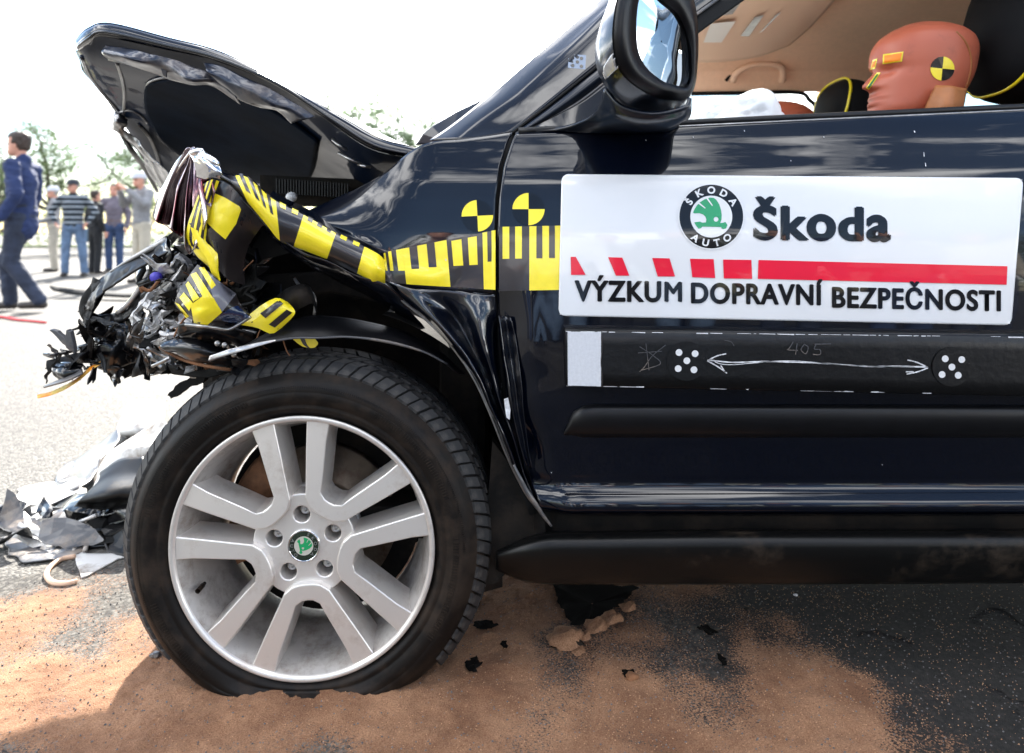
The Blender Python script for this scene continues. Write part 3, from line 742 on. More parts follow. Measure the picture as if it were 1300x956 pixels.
# alloy rim -----------------------------------------------------------------
RP = [(0.2215,0.030),(0.2245,0.012),(0.2295,0.003),(0.2300,0.000),(0.2290,-0.002),(0.2270,-0.0026),(0.2235,-0.0022),(0.2215,-0.0005),(0.2185,0.006),(0.2130,0.018),(0.2080,0.035),(0.2040,0.060),(0.1980,0.085),(0.1900,0.100),(0.188,0.150),(0.196,0.185),(0.2215,0.195)]
rows, _ = revolve(RP, 160); rows = [[p+WC for p in r] for r in rows]
rim = link('rim', grid(rows, True), M['alloy_barrel'], wheel, True)
rows, _ = revolve([(0.2296,0.0005),(0.2292,-0.0026),(0.2270,-0.0032),(0.2235,-0.0028),(0.2210,-0.0010),(0.2195,0.0030)], 160)
link('rim_lip', grid([[p+WC for p in r] for r in rows], True), M['alloy'], wheel, True)
def to_wheel(me, depth_front):
    """2D plate (XY, front +Z) to the wheel plane: x->x, y->z, front to -Y, front face at depth"""
    zmax = max(v.co.z for v in me.vertices)
    for v in me.vertices:
        x, y, z = v.co; v.co = Vector((x, depth_front+(zmax-z), y))+WC
    return me
def arc(r, a0, a1, n=6): return [(r*math.cos(R(a0+(a1-a0)*k/n)), r*math.sin(R(a0+(a1-a0)*k/n))) for k in range(n+1)]
VO = [(0.0640,0.0), (0.0645,0.012), (0.0670,0.0240), (0.0775,0.0385), (0.110,0.0570), (0.150,0.0800), (0.2210*math.cos(R(28.3)), 0.2210*math.sin(R(28.3)))]
VI = [(0.0905,0.0), (0.0915,0.0100), (0.0985,0.0215), (0.120,0.0310), (0.150,0.0450), (0.180,0.0590), (0.2210*math.cos(R(18.3)), 0.2210*math.sin(R(18.3)))]
def off_line(L_, i, sgn):
    o = []
    for k in range(len(L_)):
        a = Vector(L_[max(0, k-1)]); b = Vector(L_[min(len(L_)-1, k+1)])
        if k == 0: a = Vector((L_[1][0], -L_[1][1]))
        t = (b-a).normalized(); n_ = Vector((-t.y, t.x))*sgn
        o.append(Vector(L_[k])+n_*i)
    return o
for k in range(5):
    va = 59.5-72*k
    def W_(p, dep): c, s = math.cos(R(va)), math.sin(R(va)); return WC+Vector((p[0]*c-p[1]*s, dep, p[0]*s+p[1]*c))
    bm = bmesh.new(); L3 = []
    for inf, dep, sh in [(0.0, 0.0030, 0), (0.0010, 0.0044, 0), (0.0032, 0.022, 0), (0.0055, 0.046, 0), (0.0065, 0.062, 0)]:
        O = off_line(VO, inf, 1); I = off_line(VI, inf*0.8, -1); I = [Vector((p.x, max(0, p.y))) for p in I]
        mir = lambda L_: [Vector((p.x, -p.y)) for p in L_[1:]][::-1]+L_
        L3.append(([bm.verts.new(W_(p, dep)) for p in mir(O)], [bm.verts.new(W_(p, dep)) for p in mir(I)]))
    n_ = len(L3[0][0])
    for i in range(n_-1): bm.faces.new((L3[0][0][i], L3[0][0][i+1], L3[0][1][i+1], L3[0][1][i]))
    for (o1, i1), (o2, i2) in zip(L3, L3[1:]):
        for i in range(n_-1):
            bm.faces.new((o1[i], o1[i+1], o2[i+1], o2[i])); bm.faces.new((i1[i], i1[i+1], i2[i+1], i2[i]))
        bm.faces.new((o1[0], o2[0], i2[0], i1[0])); bm.faces.new((o1[-1], o2[-1], i2[-1], i1[-1]))
    bmesh.ops.recalc_face_normals(bm, faces=bm.faces)
    o = link('spoke', bm_mesh(bm), M['alloy'], wheel); mod_bevel(o, 0.0014, 2)
# hub star with bolt wells
hub = []
for k in range(5):
    a = 95-72*k
    hub += [(0.088*math.cos(R(a+t)), 0.088*math.sin(R(a+t))) for t in (15, 8, 0, -8, -15)] + [(0.068*math.cos(R(a-25)), 0.068*math.sin(R(a-25))), (0.060*math.cos(R(a-36)), 0.060*math.sin(R(a-36))), (0.068*math.cos(R(a-47)), 0.068*math.sin(R(a-47)))]
me = plate2d([hub]+[circle2(0.0540*math.cos(R(95-72*k)), 0.0540*math.sin(R(95-72*k)), 0.0165, 28) for k in range(5)], 0.018, 0.0022, bres=2)
link('hub_plate', to_wheel(me, 0.0150), M['alloy'], wheel)
rows, _ = revolve([(0.0, 0.055), (0.088, 0.055), (0.094, 0.062), (0.075, 0.09), (0.0, 0.09)], 48)
link('hub_back', grid([[p+WC for p in r] for r in rows], True), M['alloy_raw'], wheel, True)
for k in range(5):
    a = R(95-72*k); c = WC+Vector((0.054*math.cos(a), 0, 0.054*math.sin(a)))
    rows, _ = revolve([(0.0180, 0.0150), (0.0168, 0.040), (0.0160, 0.050), (0.0160, 0.054), (0.0, 0.054)], 24)
    link('bolt_well', grid([[p+c for p in r] for r in rows], True), M['alloy'], wheel, True)
    rows, _ = revolve([(0.0, 0.040), (0.0035, 0.040), (0.0040, 0.036), (0.0078, 0.036), (0.0088, 0.038), (0.0095, 0.054)], 18)
    link('wheel_bolt', grid([[p+c for p in r] for r in rows], True), M['steel'], wheel, True)
rows, _ = revolve([(0.0, 0.0125), (0.0255, 0.0125), (0.0262, 0.0112), (0.0275, 0.0108), (0.0285, 0.0122), (0.0290, 0.020)], 48)
link('cap_ring', grid([[p+WC for p in r] for r in rows], True), M['chrome'], wheel, True)
# winged arrow badge, drawn once and used on the sign and the cap --------------------
WING = [(162,215),(168,200),(180,180),(197,162),(222,145),(250,136),(270,137),(285,148),(300,172),(309,200),(313,228),(312,250),(305,270),(318,268),(332,264),(343,280),(336,298),(322,302),(311,298),(311,291),(290,290),(210,289),(204,297),(190,299),(181,287),(168,266),(198,262),(212,268),(230,266),(232,250),(226,235),(214,224),(195,218),(170,219)]
def badge_pts(pts, s=1.0): return [((x-258)/150.0*s, -(y-236)/150.0*s) for x, y in pts]     # unit: ring outer radius 1 ~ 168 zoom px
def badge(parent, place, mats, name='badge'):
    """place(x,y,level)->world; unit disc radius 1.12"""
    ringm, whitem, greenm = mats
    def put(nm, me, m, lev):
        for v in me.vertices: v.co = place(v.co.x, v.co.y, lev)
        return link(nm, me, m, parent)
    put('badge_rim', plate2d([circle2(0,0,1.16,64), circle2(0,0,1.12,64)]), M['chrome'] if ringm is not M['ink'] else whitem, 1)
    put('badge_ring', plate2d([circle2(0,0,1.12,64), circle2(0,0,0.735,64)]), ringm, 1)
    put('badge_disc', plate2d([circle2(0,0,0.735,64)]), whitem, 1)
    feathers = [badge_pts([(190,168),(225,194),(228,190),(197,163)]), badge_pts([(232,141),(262,180),(266,177),(240,138)])]
    put('winged_arrow', plate2d([badge_pts(WING), circle2((283-258)/150, -(250-236)/150, 0.085, 20)]), greenm, 2)
    for f in feathers: put('feather_gap', plate2d([f]), whitem, 3)
    for word, mid, span, sgn in (('ŠKODA', 90, 112, 1), ('AUTO', 270, 74, -1)):
        for i, ch in enumerate(word):
            a = mid+(span/2-span*i/(len(word)-1))*sgn
            t = text2d(ch, 0.335, 0.012, align='CENTER'); rr = 0.815 if sgn == 1 else 1.045
            ar = R(a); rot = ar-math.pi/2 if sgn == 1 else ar+math.pi/2
            for v in t.vertices:
                x, y = v.co.x*1.05, v.co.y
                v.co = Vector((rr*math.cos(ar)+x*math.cos(rot)-y*math.sin(rot), rr*math.sin(ar)+x*math.sin(rot)+y*math.cos(rot), 0))
            put('letter', t, whitem if ringm is M['ink'] else M['chrome'], 2)
br = R(-78)
def cap_place(x, y, lev):
    s = 0.0226; c, q = math.cos(br), math.sin(br)
    return WC+Vector((s*(x*c-y*q), 0.0122-0.0004*lev, s*(x*q+y*c)))
M['cap_ring_dark'] = mat('cap_ring_dark', (0.03,0.05,0.03), 0.25, 0.6, 0.8)
M['cap_white'] = mat('cap_white', (0.62,0.60,0.52), 0.25, 0.3, 0.8)
badge(wheel, cap_place, (M['cap_ring_dark'], M['cap_white'], M['green_gloss']))
# brake disc, caliper and knuckle behind the spokes
rows, _ = revolve([(0.0,0.075),(0.075,0.075),(0.078,0.095),(0.080,0.118),(0.143,0.118),(0.1435,0.140),(0.09,0.140)], 72)
link('brake_disc', grid([[p+WC for p in r] for r in rows], True), M['disc'], wheel, True)
rows, _ = revolve([(0.185,0.150),(0.15,0.152),(0.05,0.155),(0.0,0.155)], 48)
link('splash_shield', grid([[p+WC for p in r] for r in rows], True), M['liner'], wheel, True)
rows, f = revolve([(0.095,0.150),(0.095,0.100),(0.120,0.088),(0.158,0.090),(0.165,0.11),(0.165,0.160)], 14, a0=R(130), a1=R(205))
o = link('brake_caliper', grid([[p+WC for p in r] for r in rows], False), M['rust'], wheel, True); mod_solid(o, 0.008)
box('caliper_bolt', WC+Vector((0.072,0.095,-0.085)), (0.014,0.012,0.010), M['steel'], wheel)
# valve and vent hole
rows, _ = revolve([(0.0045,-0.02),(0.0045,0.0),(0.003,0.002),(0.003,0.008)], 12)
v0 = WC+Vector((0.2*math.cos(R(203)), 0.03, 0.2*math.sin(R(203))))
link('valve_stem', grid([[p+v0 for p in r] for r in rows], True), M['rubber'], wheel, True)
# ---- wheel housing
rows = []
AC = P(383, 697, 1.2)+Vector((0.03, 0, 0.04))
for y in (1.235, 1.30, 1.40, 1.50, 1.56):
    rows.append([AC+Vector((0.372*math.cos(a)*(1.0), 0, 0.375*math.sin(a))) + Vector((0, y-AC.y, 0)) for a in [R(-4+k*78/40) for k in range(41)]])
rows = [[p for p in r] for r in rows]
link('wheel_housing', grid(rows), M['liner'], car, True)
slabpts = [AC+Vector((0.374*math.cos(R(a)), 1.565-AC.y, 0.377*math.sin(R(a)))) for a in range(-10, 81, 10)]+[AC+Vector((-0.15, 1.565-AC.y, 0.33)), AC+Vector((-0.15, 1.565-AC.y, 0.1)), AC+Vector((0.0, 1.565-AC.y, -0.25))]
bm = bmesh.new(); add_prism(bm, slabpts, Vector((0, 0.02, 0))); link('inner_wing', bm_mesh(bm), M['liner'], car)
# far front wheel and rear wheels (simple copies of the same build)
def wheel_copy(loc, rz):
    c = copy_tree(wheel, car); c.location = Vector(loc)-WL[car]; c.rotation_euler = (0, 0, rz)
    return c
# ================================================================== MAGNETIC SIGN ON THE DOOR
sign = empty('advertising_sign', onside(1000, 320), 'white magnetic sign with green winged-arrow badge, red bar and black lettering on the car door', 'sign')
SC = [Vector((713,221,0)), Vector((1299.5,226,0)), Vector((1284,413,0)), Vector((709,401,0))]
def spx(u, v):
    a = SC[0]*(1-u)+SC[1]*u; b = SC[3]*(1-u)+SC[2]*u; q = a*(1-v)+b*v; return q.x, q.y
def splace(u, v, off): x, y = spx(u, v); return onside(x, y, off)
NUs, NVs = 60, 24; vs = []; fs = []
rad = 0.016
def rc(u, v):     # rounded corner clamp
    w_, h_ = 586.0, 184.0; x, y = u*w_, v*h_; r = 9.0
    cx_ = min(max(x, r), w_-r); cy_ = min(max(y, r), h_-r)
    dx, dy = x-cx_, y-cy_
    if dx and dy:
        l_ = math.hypot(dx, dy)
        if l_ > r: x, y = cx_+dx*r/l_, cy_+dy*r/l_
    return x/w_, y/h_
su = [0, .004, .009, .016]+[0.016+0.968*k/50 for k in range(1, 50)]+[.984, .991, .996, 1]
sv = [0, .012, .03, .05]+[0.05+0.9*k/20 for k in range(1, 20)]+[.95, .97, .988, 1]
rows = [[splace(*rc(u, v), 0.0045+0.0008*noise.noise(Vector((u*3, v*2, 4)))+(0.006*max(0, u-0.93)/0.07*(1-v)**2)) for u in su] for v in sv]
o = link('sign_panel', grid(rows), M['white_gloss'], sign, True); mod_solid(o, 0.0016, 1)
BS = make_bvh(o)
CAMO = Vector((0, 0, CAMZ))
def cast(bvh, px, py, off, dflt=1.2):
    d = (P(px, py, 1.0)-CAMO).normalized(); h = bvh.ray_cast(CAMO, d)
    q = h[0] if h[0] is not None else P(px, py, dflt); return q-d*off
def on_sign(px, py, lev): return cast(BS, px, py, 0.0008+0.0005*lev, 1.195)
def put_text(name, word, px, py, size, target_w, slope, m, surf, parent, bold=0.02, lev=1, space=1.0, tall=1.0, persub=True, yscale=1.0):
    """each letter a mesh of its own; px,py = left end of the baseline in photo pixels, target_w = word width in pixels"""
    full = text2d(word, 1.0, 0.016, space=space); x0 = min(v.co.x for v in full.vertices); x1 = max(v.co.x for v in full.vertices)
    sx = target_w/(x1-x0); bpy.data.meshes.remove(full)
    # letters: measured by prefix widths
    for i, ch in enumerate(word):
        if ch == ' ': continue
        pre = text2d(word[:i]+ch, 1.0, 0.016, space=space); one = text2d(ch, 1.0, 0.0 if ch == 'M' else 0.016)
        shift = max(v.co.x for v in pre.vertices)-max(v.co.x for v in one.vertices)
        if i and False: pass
        bmx = bmesh.new()
        for q_, dx in enumerate(((-bold,0), (0,bold*.7), (bold,0), (0,-bold*.7), (0,0)) if ch != 'M' else ((-bold*1.4,0), (-bold*.5,bold*.7), (bold*.5,-bold*.7), (bold*1.4,0))):
            cpy = one.copy()
            for v in cpy.vertices: v.co.x += dx[0]; v.co.y = v.co.y*(1.12 if ch in 'oa' else 1.0)+dx[1]; v.co.z = q_*0.08
            bmx.from_mesh(cpy); bpy.data.meshes.remove(cpy)
        bpy.data.meshes.remove(one); one = bm_mesh(bmx)
        for v in one.vertices:
            X = (v.co.x+shift-x0)*sx; Yy = v.co.y*size*yscale
            v.co = surf(px+X, py+slope*X-Yy, lev+v.co.z)
        bpy.data.meshes.remove(pre)
        link(name, one, m, parent)
put_text('letter', 'Škoda', 958, 302.5, 58.5, 171, 0.014, M['ink'], on_sign, sign, 0.030, space=1.10)
put_text('letter', 'VÝZKUM', 730, 381.5, 36.0, 135, 0.010, M['ink'], on_sign, sign, 0.025, space=1.10)
put_text('letter', 'DOPRAVNÍ', 878, 384.0, 35.5, 166, 0.016, M['ink'], on_sign, sign, 0.025, space=1.10)
put_text('letter', 'BEZPEČNOSTI', 1057, 389.5, 35.5, 213, 0.022, M['ink'], on_sign, sign, 0.025, space=1.10)
def spoly(name, pts, m, lev=1, n=8):
    rows = []
    for j in range(5):
        row = []
        for i in range(n+1):
            a = Vector(pts[0]+(0,))*(1-i/n)+Vector(pts[1]+(0,))*(i/n); b = Vector(pts[3]+(0,))*(1-i/n)+Vector(pts[2]+(0,))*(i/n)
            q = a*(1-j/4)+b*(j/4); row.append(on_sign(q.x, q.y, lev))
        rows.append(row)
    link(name, grid(rows), m, sign)
for pts in ([(724.5,326),(731,326),(743.5,349),(725,349)], [(772,326.5),(790,327),(799,350),(782,350)], [(828,327.5),(850,328),(857,351),(835,351)],
            [(876,328.5),(906,329),(908,353),(879,352)], [(918,329.5),(954,330),(955,354),(919,353.5)], [(963,330),(1279,338),(1278,361.5),(962,354)]):
    spoly('red_bar', pts, M['red_gloss'], 1, 24)
def sbadge(x, y, lev): return on_sign(903+x*36.2, 275-y*36.2, lev)
badge(sign, sbadge, (M['ink'], M['white_gloss'], M['green_gloss']))

# ================================================================== BLACK GAUGE BAR UNDER THE SIGN
gb = empty('gauge_bar', onside(1010, 460), 'black taped bar with chalk arrow, number and two dot targets below the white sign', 'bar')
TLb, TRb, BRb, BLb = Vector((718,419,0)), Vector((1420,427.5,0)), Vector((1420,506,0)), Vector((719,491,0))
YB = 1.165
def bplace(u, v, off=0.0):
    a = TLb*(1-u)+TRb*u; b = BLb*(1-u)+BRb*u; q = a*(1-v)+b*v; return P(q.x, q.y, YB-off)
bm = bmesh.new(); N = 70
def bar_pt(u, v, d):
    p = bplace(u, v); return Vector((p.x, p.y+d, p.z)) + Vector((0, 0, 0.0008*noise.noise(Vector((u*40, v*3, d*9)))*(1 if v in (0, 1) else 0)))
ring = [(0.0,0.004,0.0),(0.03,0.0,0.0)]
prof = [(0.0,0.034),(0.0,0.003),(0.03,0.0),(0.25,-0.0003),(0.5,0.0),(0.75,-0.0003),(0.97,0.0),(1.0,0.003),(1.0,0.034)]
rows = [[bar_pt(i/N, v, d+0.0006*noise.noise(Vector((i*0.3, v*4, 1)))) for i in range(N+1)] for v, d in prof]
o = link('bar_body', grid(rows), M['worn_tape'], gb, True)
bm = bmesh.new(); bm.verts.ensure_lookup_table()
add_prism(bm, [bar_pt(0, 0, 0.0035), bar_pt(0, 1, 0.0035), bar_pt(0, 1, 0.034), bar_pt(0, 0, 0.034)], Vector((0.001, 0, 0))); link('end_cap', bm_mesh(bm), M['worn_tape'], gb)
# pale scuffed edge line along the top and bottom
def edge_line(v, seed):
    bm = bmesh.new(); rnd = random.Random(seed); x = 0.0
    while x < 1:
        w_ = rnd.uniform(0.003, 0.03); 
        if rnd.random() < (0.8 if v < .5 else 0.35):
            h_ = rnd.uniform(0.008, 0.022)
            a = [bplace(x, v, 0.0007), bplace(min(1, x+w_), v, 0.0007), bplace(min(1, x+w_), v+(h_ if v < .5 else -h_)*rnd.uniform(.3,1), 0.0009), bplace(x, v+(h_ if v < .5 else -h_)*rnd.uniform(.3,1), 0.0009)]
            bm.faces.new([bm.verts.new(p) for p in a])
        x += w_+rnd.uniform(0, 0.006)
    tag(link('scuffed_edge', bm_mesh(bm), M['white_chalk'], gb), kind='stuff')
edge_line(0.02, 3); edge_line(0.985, 4)
def b_at(px, py, lev=1): return P(px, py, YB-0.0012-0.0005*lev)
def bflat(name, pts, m, lev=1):
    me = plate2d([[(x, -y) for x, y in pts]]); 
    for v in me.vertices: v.co = b_at(v.co.x, -v.co.y, lev)
    link(name, me, m, gb)
bflat('reflective_patch', [(720.5,421),(763,421.5),(763,490.5),(721,489.5)], M['reflective'])
for cx_, cy_ in ((871.5,458.5),(1208.5,465.5)):
    bflat('target_plate', circle2(cx_, cy_, 25, 40), M['worn_tape'], 1)
for pt in ((862,447.5),(882.5,449),(872,458),(861,468),(881,469.5),(1200,455.5),(1221,456.5),(1208.5,466),(1196,475.5),(1216.5,476.5)):
    bflat('target_dot', circle2(pt[0], pt[1], 4.3, 20), M['white_gloss'], 2)
def stroke(name, pts, wpx, m, seed=0, f=None):
    f = f or b_at; rnd = random.Random(seed); ps = spline([Vector(p+(0,)) for p in pts], max(8, len(pts)*8)); rows = [[], [], []]
    for i, p in enumerate(ps):
        t = (ps[min(i+1, len(ps)-1)]-ps[max(0, i-1)]).normalized(); nrm = Vector((-t.y, t.x, 0)); h = wpx/2*rnd.uniform(0.6, 1.15)
        for k, s in enumerate((-1, 0, 1)): q = p+nrm*h*s; rows[k].append(f(q.x, q.y, 2))
    link(name, grid(rows), m, gb)
stroke('chalk_arrow', [(899,457),(930,460),(975,459),(1040,461),(1100,465),(1140,465),(1178,466)], 1.8, M['white_chalk'], 1)
stroke('chalk_arrow', [(901,456),(925,463),(1000,458),(1080,464),(1160,466)], 1.0, M['white_chalk'], 2)
for p in ([(922,449),(910,452),(898,458)], [(923,474),(912,466),(898,458)], [(921,473),(915,464)], [(1152,457),(1164,460),(1178,466.5)], [(1151,475),(1165,472),(1178,467)], [(1150,472),(1160,472)]):
    stroke('chalk_arrow', p, 1.7, M['white_chalk'], 3)
for p in ([(1007,434),(1002,442),(1000,444),(1013,445)], [(1012,436),(1010,450)], [(1021,437),(1017,444),(1023,449),(1026,441),(1021,437)], [(1036,437),(1034,443),(1041,444),(1041,450),(1032,450)], [(1034,437),(1055,436.5)]):
    stroke('chalk_number', p, 1.2, M['grey_plastic'], 5)
for p in ([(812,440),(830,452),(838,462),(815,470)], [(845,438),(828,452),(818,466),(812,472)], [(810,448),(840,446)], [(820,436),(824,470)], [(920,432),(928,434),(932,439)]):
    stroke('scratch', p, 1.0, M['grey_plastic'], 6)
tube('duct_tape_edge', [b_at(*q) for q in [(764,421),(765,440),(763,460),(765,480),(764,492)]], 0.0008, M['tape_black'], gb, 4)
# ================================================================== PILLAR, MIRROR, CABIN
UL = [(546,178,1.345),(575,158,1.36),(620,122,1.385),(670,78,1.41),(720,36,1.44),(770,-8,1.475),(850,-78,1.54)]
UM = [(600,176,1.302),(625,160,1.310),(665,122,1.326),(705,86,1.345),(745,48,1.37),(790,6,1.40),(870,-62,1.45)]
US = [(650,168,1.290),(668,154,1.296),(700,130,1.305),(740,98,1.32),(780,66,1.34),(830,26,1.365),(900,-30,1.40)]
sheet('windscreen_pillar', [UL, [(575,177,1.315),(600,158,1.327),(642,122,1.348),(687,82,1.37),(732,42,1.40),(778,0,1.43),(858,-70,1.49)], UM, US], M['paint'], car, 50, 20, None, 0.002)
UI = [(664,167,1.292),(682,160,1.295),(708,146,1.30),(740,126,1.31),(785,91,1.33),(836,52,1.352),(915,-5,1.39)]
sheet('door_frame', [[(x+1.5, y+2, Y) for x, y, Y in US], [((a[0]+b[0])/2+1, (a[1]+b[1])/2+1, (a[2]+b[2])/2-0.010) for a, b in zip(US, UI)], UI], M['mirror_paint'], car, 50, 10, None, 0.002)
tube('pillar_seal', [P(x+0.5, y+1, Y-0.002) for x, y, Y in US], 0.0035, M['matt_black'], car, 6)
tube('frame_highlight', [P(x, y+1, Y-0.004) for x, y, Y in UI], 0.004, M['grey_plastic'], car, 6)  # grey tube paints the highlight along the frame's inner edge
sheet('frame_seal', [[(x, y+2, Y+0.002) for x, y, Y in UI], [(700,167,1.31),(722,162,1.312),(745,150,1.315),(780,128,1.325),(830,88,1.345),(883,45,1.365),(960,-11,1.40)]], M['matt_black'], car, 40, 8, None, 0.004)
# triangle panel in front of the side glass
sheet('mirror_triangle', [[(668,166,1.285),(700,150,1.292),(740,128,1.30),(775,100,1.315),(815,70,1.33)], [(668,168,1.272),(710,166,1.268),(750,164,1.268),(800,163,1.27),(862,161,1.27)]], M['gloss_black'], car, 30, 14, None, 0.004)
# windscreen, roof, headliner and the far side of the cabin
def quad(name, pts, m, nu=2, nv=2, t=0.0, parent=car):
    a, b, c, d = [Vector(p) for p in pts]
    rows = [[(a*(1-i/nu)+b*(i/nu))*(1-j/nv)+(d*(1-i/nu)+c*(i/nu))*(j/nv) for i in range(nu+1)] for j in range(nv+1)]
    o = link(name, grid(rows), m, parent, True)
    if t: mod_solid(o, t)
    return o
quad('windscreen', [(-0.12,1.50,0.985),(-0.12,2.44,0.985),(0.62,2.36,1.49),(0.62,1.60,1.49)], M['glass'])
# black cowl and far pillar seen past the bonnet
slab('cowl', [(527,184,1.80),(536,170,1.80),(548,160,1.82),(580,141,1.9),(622,121,2.0),(606,152,1.9),(570,182,1.8)], M['mirror_paint'], car, (0,0.02,0), 0.004)
def hl(x, y):      # headliner height, dropping to the far side
    d = max(0, y-2.28)
    return 1.515 - 0.10*(d/0.30)**1.8 - 0.02*max(0, (0.75-x)/0.3) - 0.05*max(0, (1.72-y)/0.25)**2
rows = [[Vector((0.62+2.08*i/60, 1.50+(2.60-1.50)*j/30, hl(0.62+2.08*i/60, 1.50+(2.60-1.50)*j/30))) for i in range(61)] for j in range(31)]
link('headliner', grid(rows), M['headliner'], car, True)
rows = [[p+Vector((0, 0, 0.03)) for p in r] for r in rows]
link('roof', grid(rows), M['paint'], car, True)
# far side upper trim with window openings below
def ftop(x): return 1.322+0.012*math.sin((x-0.3)*1.2)
rows = []
for j in range(11):
    t = j/10
    rows.append([Vector((x, 2.60+0.035*math.sin(t*math.pi/2), hl(x, 2.60)*(1-t)+ftop(x)*t)) for x in [0.30+2.3*i/60 for i in range(61)]])
link('far_side_trim', grid(rows), M['headliner'], car, True)
tube('far_window_seal', [Vector((x, 2.625, ftop(x)-0.004)) for x in [0.3, 0.5, 0.7, 0.9, 1.08]]+[Vector((1.125, 2.63, 1.30)), Vector((1.15, 2.63, 1.26)), Vector((1.16, 2.63, 1.1))], 0.008, M['matt_black'], car, 8)
tube('far_window_seal', [Vector((1.33, 2.63, 1.1)), Vector((1.34, 2.63, 1.28)), Vector((1.38, 2.63, ftop(1.4)-0.004)), Vector((1.8, 2.63, ftop(1.8)-0.004)), Vector((2.3, 2.63, 1.31))], 0.007, M['matt_black'], car, 8)
box('far_door_pillar', (1.24, 2.66, 1.20), (0.14, 0.05, 0.30), M['trim_beige'], car, bev=0.01)
box('far_rear_pillar', (2.25, 2.64, 1.20), (0.22, 0.05, 0.30), M['trim_beige'], car, bev=0.01)
quad('far_side_glass', [(0.25,2.67,1.0),(2.2,2.67,1.0),(2.2,2.655,1.33),(0.42,2.655,1.33)], M['glass'])
box('far_door_card', (1.0, 2.64, 0.80), (2.2, 0.06, 0.44), M['seat_black'], car, bev=0.01)
o = sheet('far_windscreen_pillar', [[(-0.14,2.62,1.0),(0.1,2.60,1.18),(0.32,2.58,1.33),(0.55,2.54,1.50)], [(-0.02,2.60,1.0),(0.2,2.58,1.16),(0.42,2.56,1.30),(0.66,2.52,1.48)]], M['trim_beige'], car, 12, 4) if False else None
def wsheet(name, ctrl, m, nu, nv, parent=car, t=0.0, cr=None):
    rows = loft_rows([[Vector(p) for p in r] for r in ctrl], nu, nv)
    if cr: rows = crumple(rows, *cr)
    o = link(name, grid(rows), m, parent, True)
    if t: mod_solid(o, t)
    return o
wsheet('far_windscreen_pillar', [[(-0.14,2.62,1.0),(0.1,2.60,1.18),(0.32,2.58,1.33),(0.52,2.54,1.49)], [(-0.02,2.66,1.0),(0.2,2.64,1.16),(0.42,2.62,1.30),(0.64,2.58,1.48)]], M['trim_beige'], 12, 4, t=0.03)
# near side: door pillar, rear side glass and roof rail beyond the frame, tailgate glass
wsheet('roof_rail', [[(0.62,1.44,1.46),(1.2,1.43,1.50),(2.0,1.44,1.51),(2.75,1.50,1.45)], [(0.60,1.47,1.53),(1.2,1.47,1.56),(2.0,1.48,1.56),(2.75,1.55,1.48)], [(0.55,1.56,1.545),(1.2,1.56,1.58),(2.0,1.56,1.58),(2.75,1.62,1.49)]], M['paint'], 30, 8, t=0.004)
wsheet('door_pillar', [[(1.16,1.315,1.03),(1.17,1.35,1.2),(1.18,1.42,1.49)], [(1.32,1.315,1.035),(1.30,1.35,1.2),(1.28,1.42,1.50)]], M['gloss_black'], 8, 8, t=0.03)
quad('rear_side_glass', [(1.32,1.325,1.04),(2.5,1.34,1.07),(2.4,1.44,1.46),(1.28,1.43,1.48)], M['glass_dark'])
wsheet('tailgate', [[(2.86,1.40,0.9),(2.86,2.55,0.9)],[(2.84,1.44,1.1),(2.84,2.5,1.1)],[(2.70,1.55,1.50),(2.70,2.42,1.50)]], M['glass_dark'], 8, 8)
# grab handle
tube('grab_handle', [Vector((X, Y, z)) for X, Y, z in [(0.825,2.605,1.365),(0.835,2.58,1.392),(0.87,2.565,1.412),(0.93,2.56,1.420),(0.985,2.565,1.412),(1.005,2.58,1.39),(1.01,2.605,1.365)]], [0.013,0.012,0.011,0.011,0.011,0.012,0.013], M['trim_beige'], car, 10)
tube('handle_recess', [Vector((X, Y, z)) for X, Y, z in [(0.805,2.618,1.370),(0.83,2.612,1.405),(0.87,2.606,1.425),(0.93,2.602,1.433),(0.99,2.606,1.425),(1.02,2.612,1.40),(1.025,2.618,1.37)]], 0.006, M['seat_black'], car, 8)
# sun visor, its strips and the warning label
vz = wsheet('sun_visor', [[(0.57,1.95,1.47),(0.70,1.95,1.47),(0.85,1.95,1.475),(0.93,1.98,1.48)], [(0.56,2.2,1.43),(0.70,2.2,1.43),(0.86,2.2,1.44),(0.955,2.22,1.465)], [(0.55,2.40,1.400),(0.69,2.41,1.395),(0.84,2.40,1.41),(0.94,2.36,1.44)]], M['trim_beige'], 20, 14, t=0.014)
VB = make_bvh(vz)
def cast_sheet(name, bvh, ctrl, off, m, parent, nu=12, nv=8, t=0.0, dflt=1.2):
    rows = loft_rows([[Vector((a, b, 0)) for a, b in r] for r in ctrl], nu, nv)
    rows = [[cast(bvh, p.x, p.y, off, dflt) for p in r] for r in rows]
    o = link(name, grid(rows), m, parent, True)
    if t: mod_solid(o, t, -1)
    return o
M['label_white'] = mat('label_white', (0.75,0.70,0.64), 0.5)
cast_sheet('visor_label', VB, [[(902,30),(934,27)],[(893,54),(916,54)]], 0.05, M['label_white'], car, dflt=2.3)
cast_sheet('visor_lamp', VB, [[(912,8),(940,4)],[(900,22),(930,18)]], 0.05, M['lamp_clear'], car, dflt=2.3)
cast_sheet('visor_strip', VB, [[(958,22),(970,19)],[(940,46),(951,46)]], 0.05, M['lamp_clear'], car, dflt=2.3)
cast_sheet('visor_strip', VB, [[(986,18),(992,15)],[(964,42),(968,40)]], 0.05, M['lamp_clear'], car, dflt=2.3)
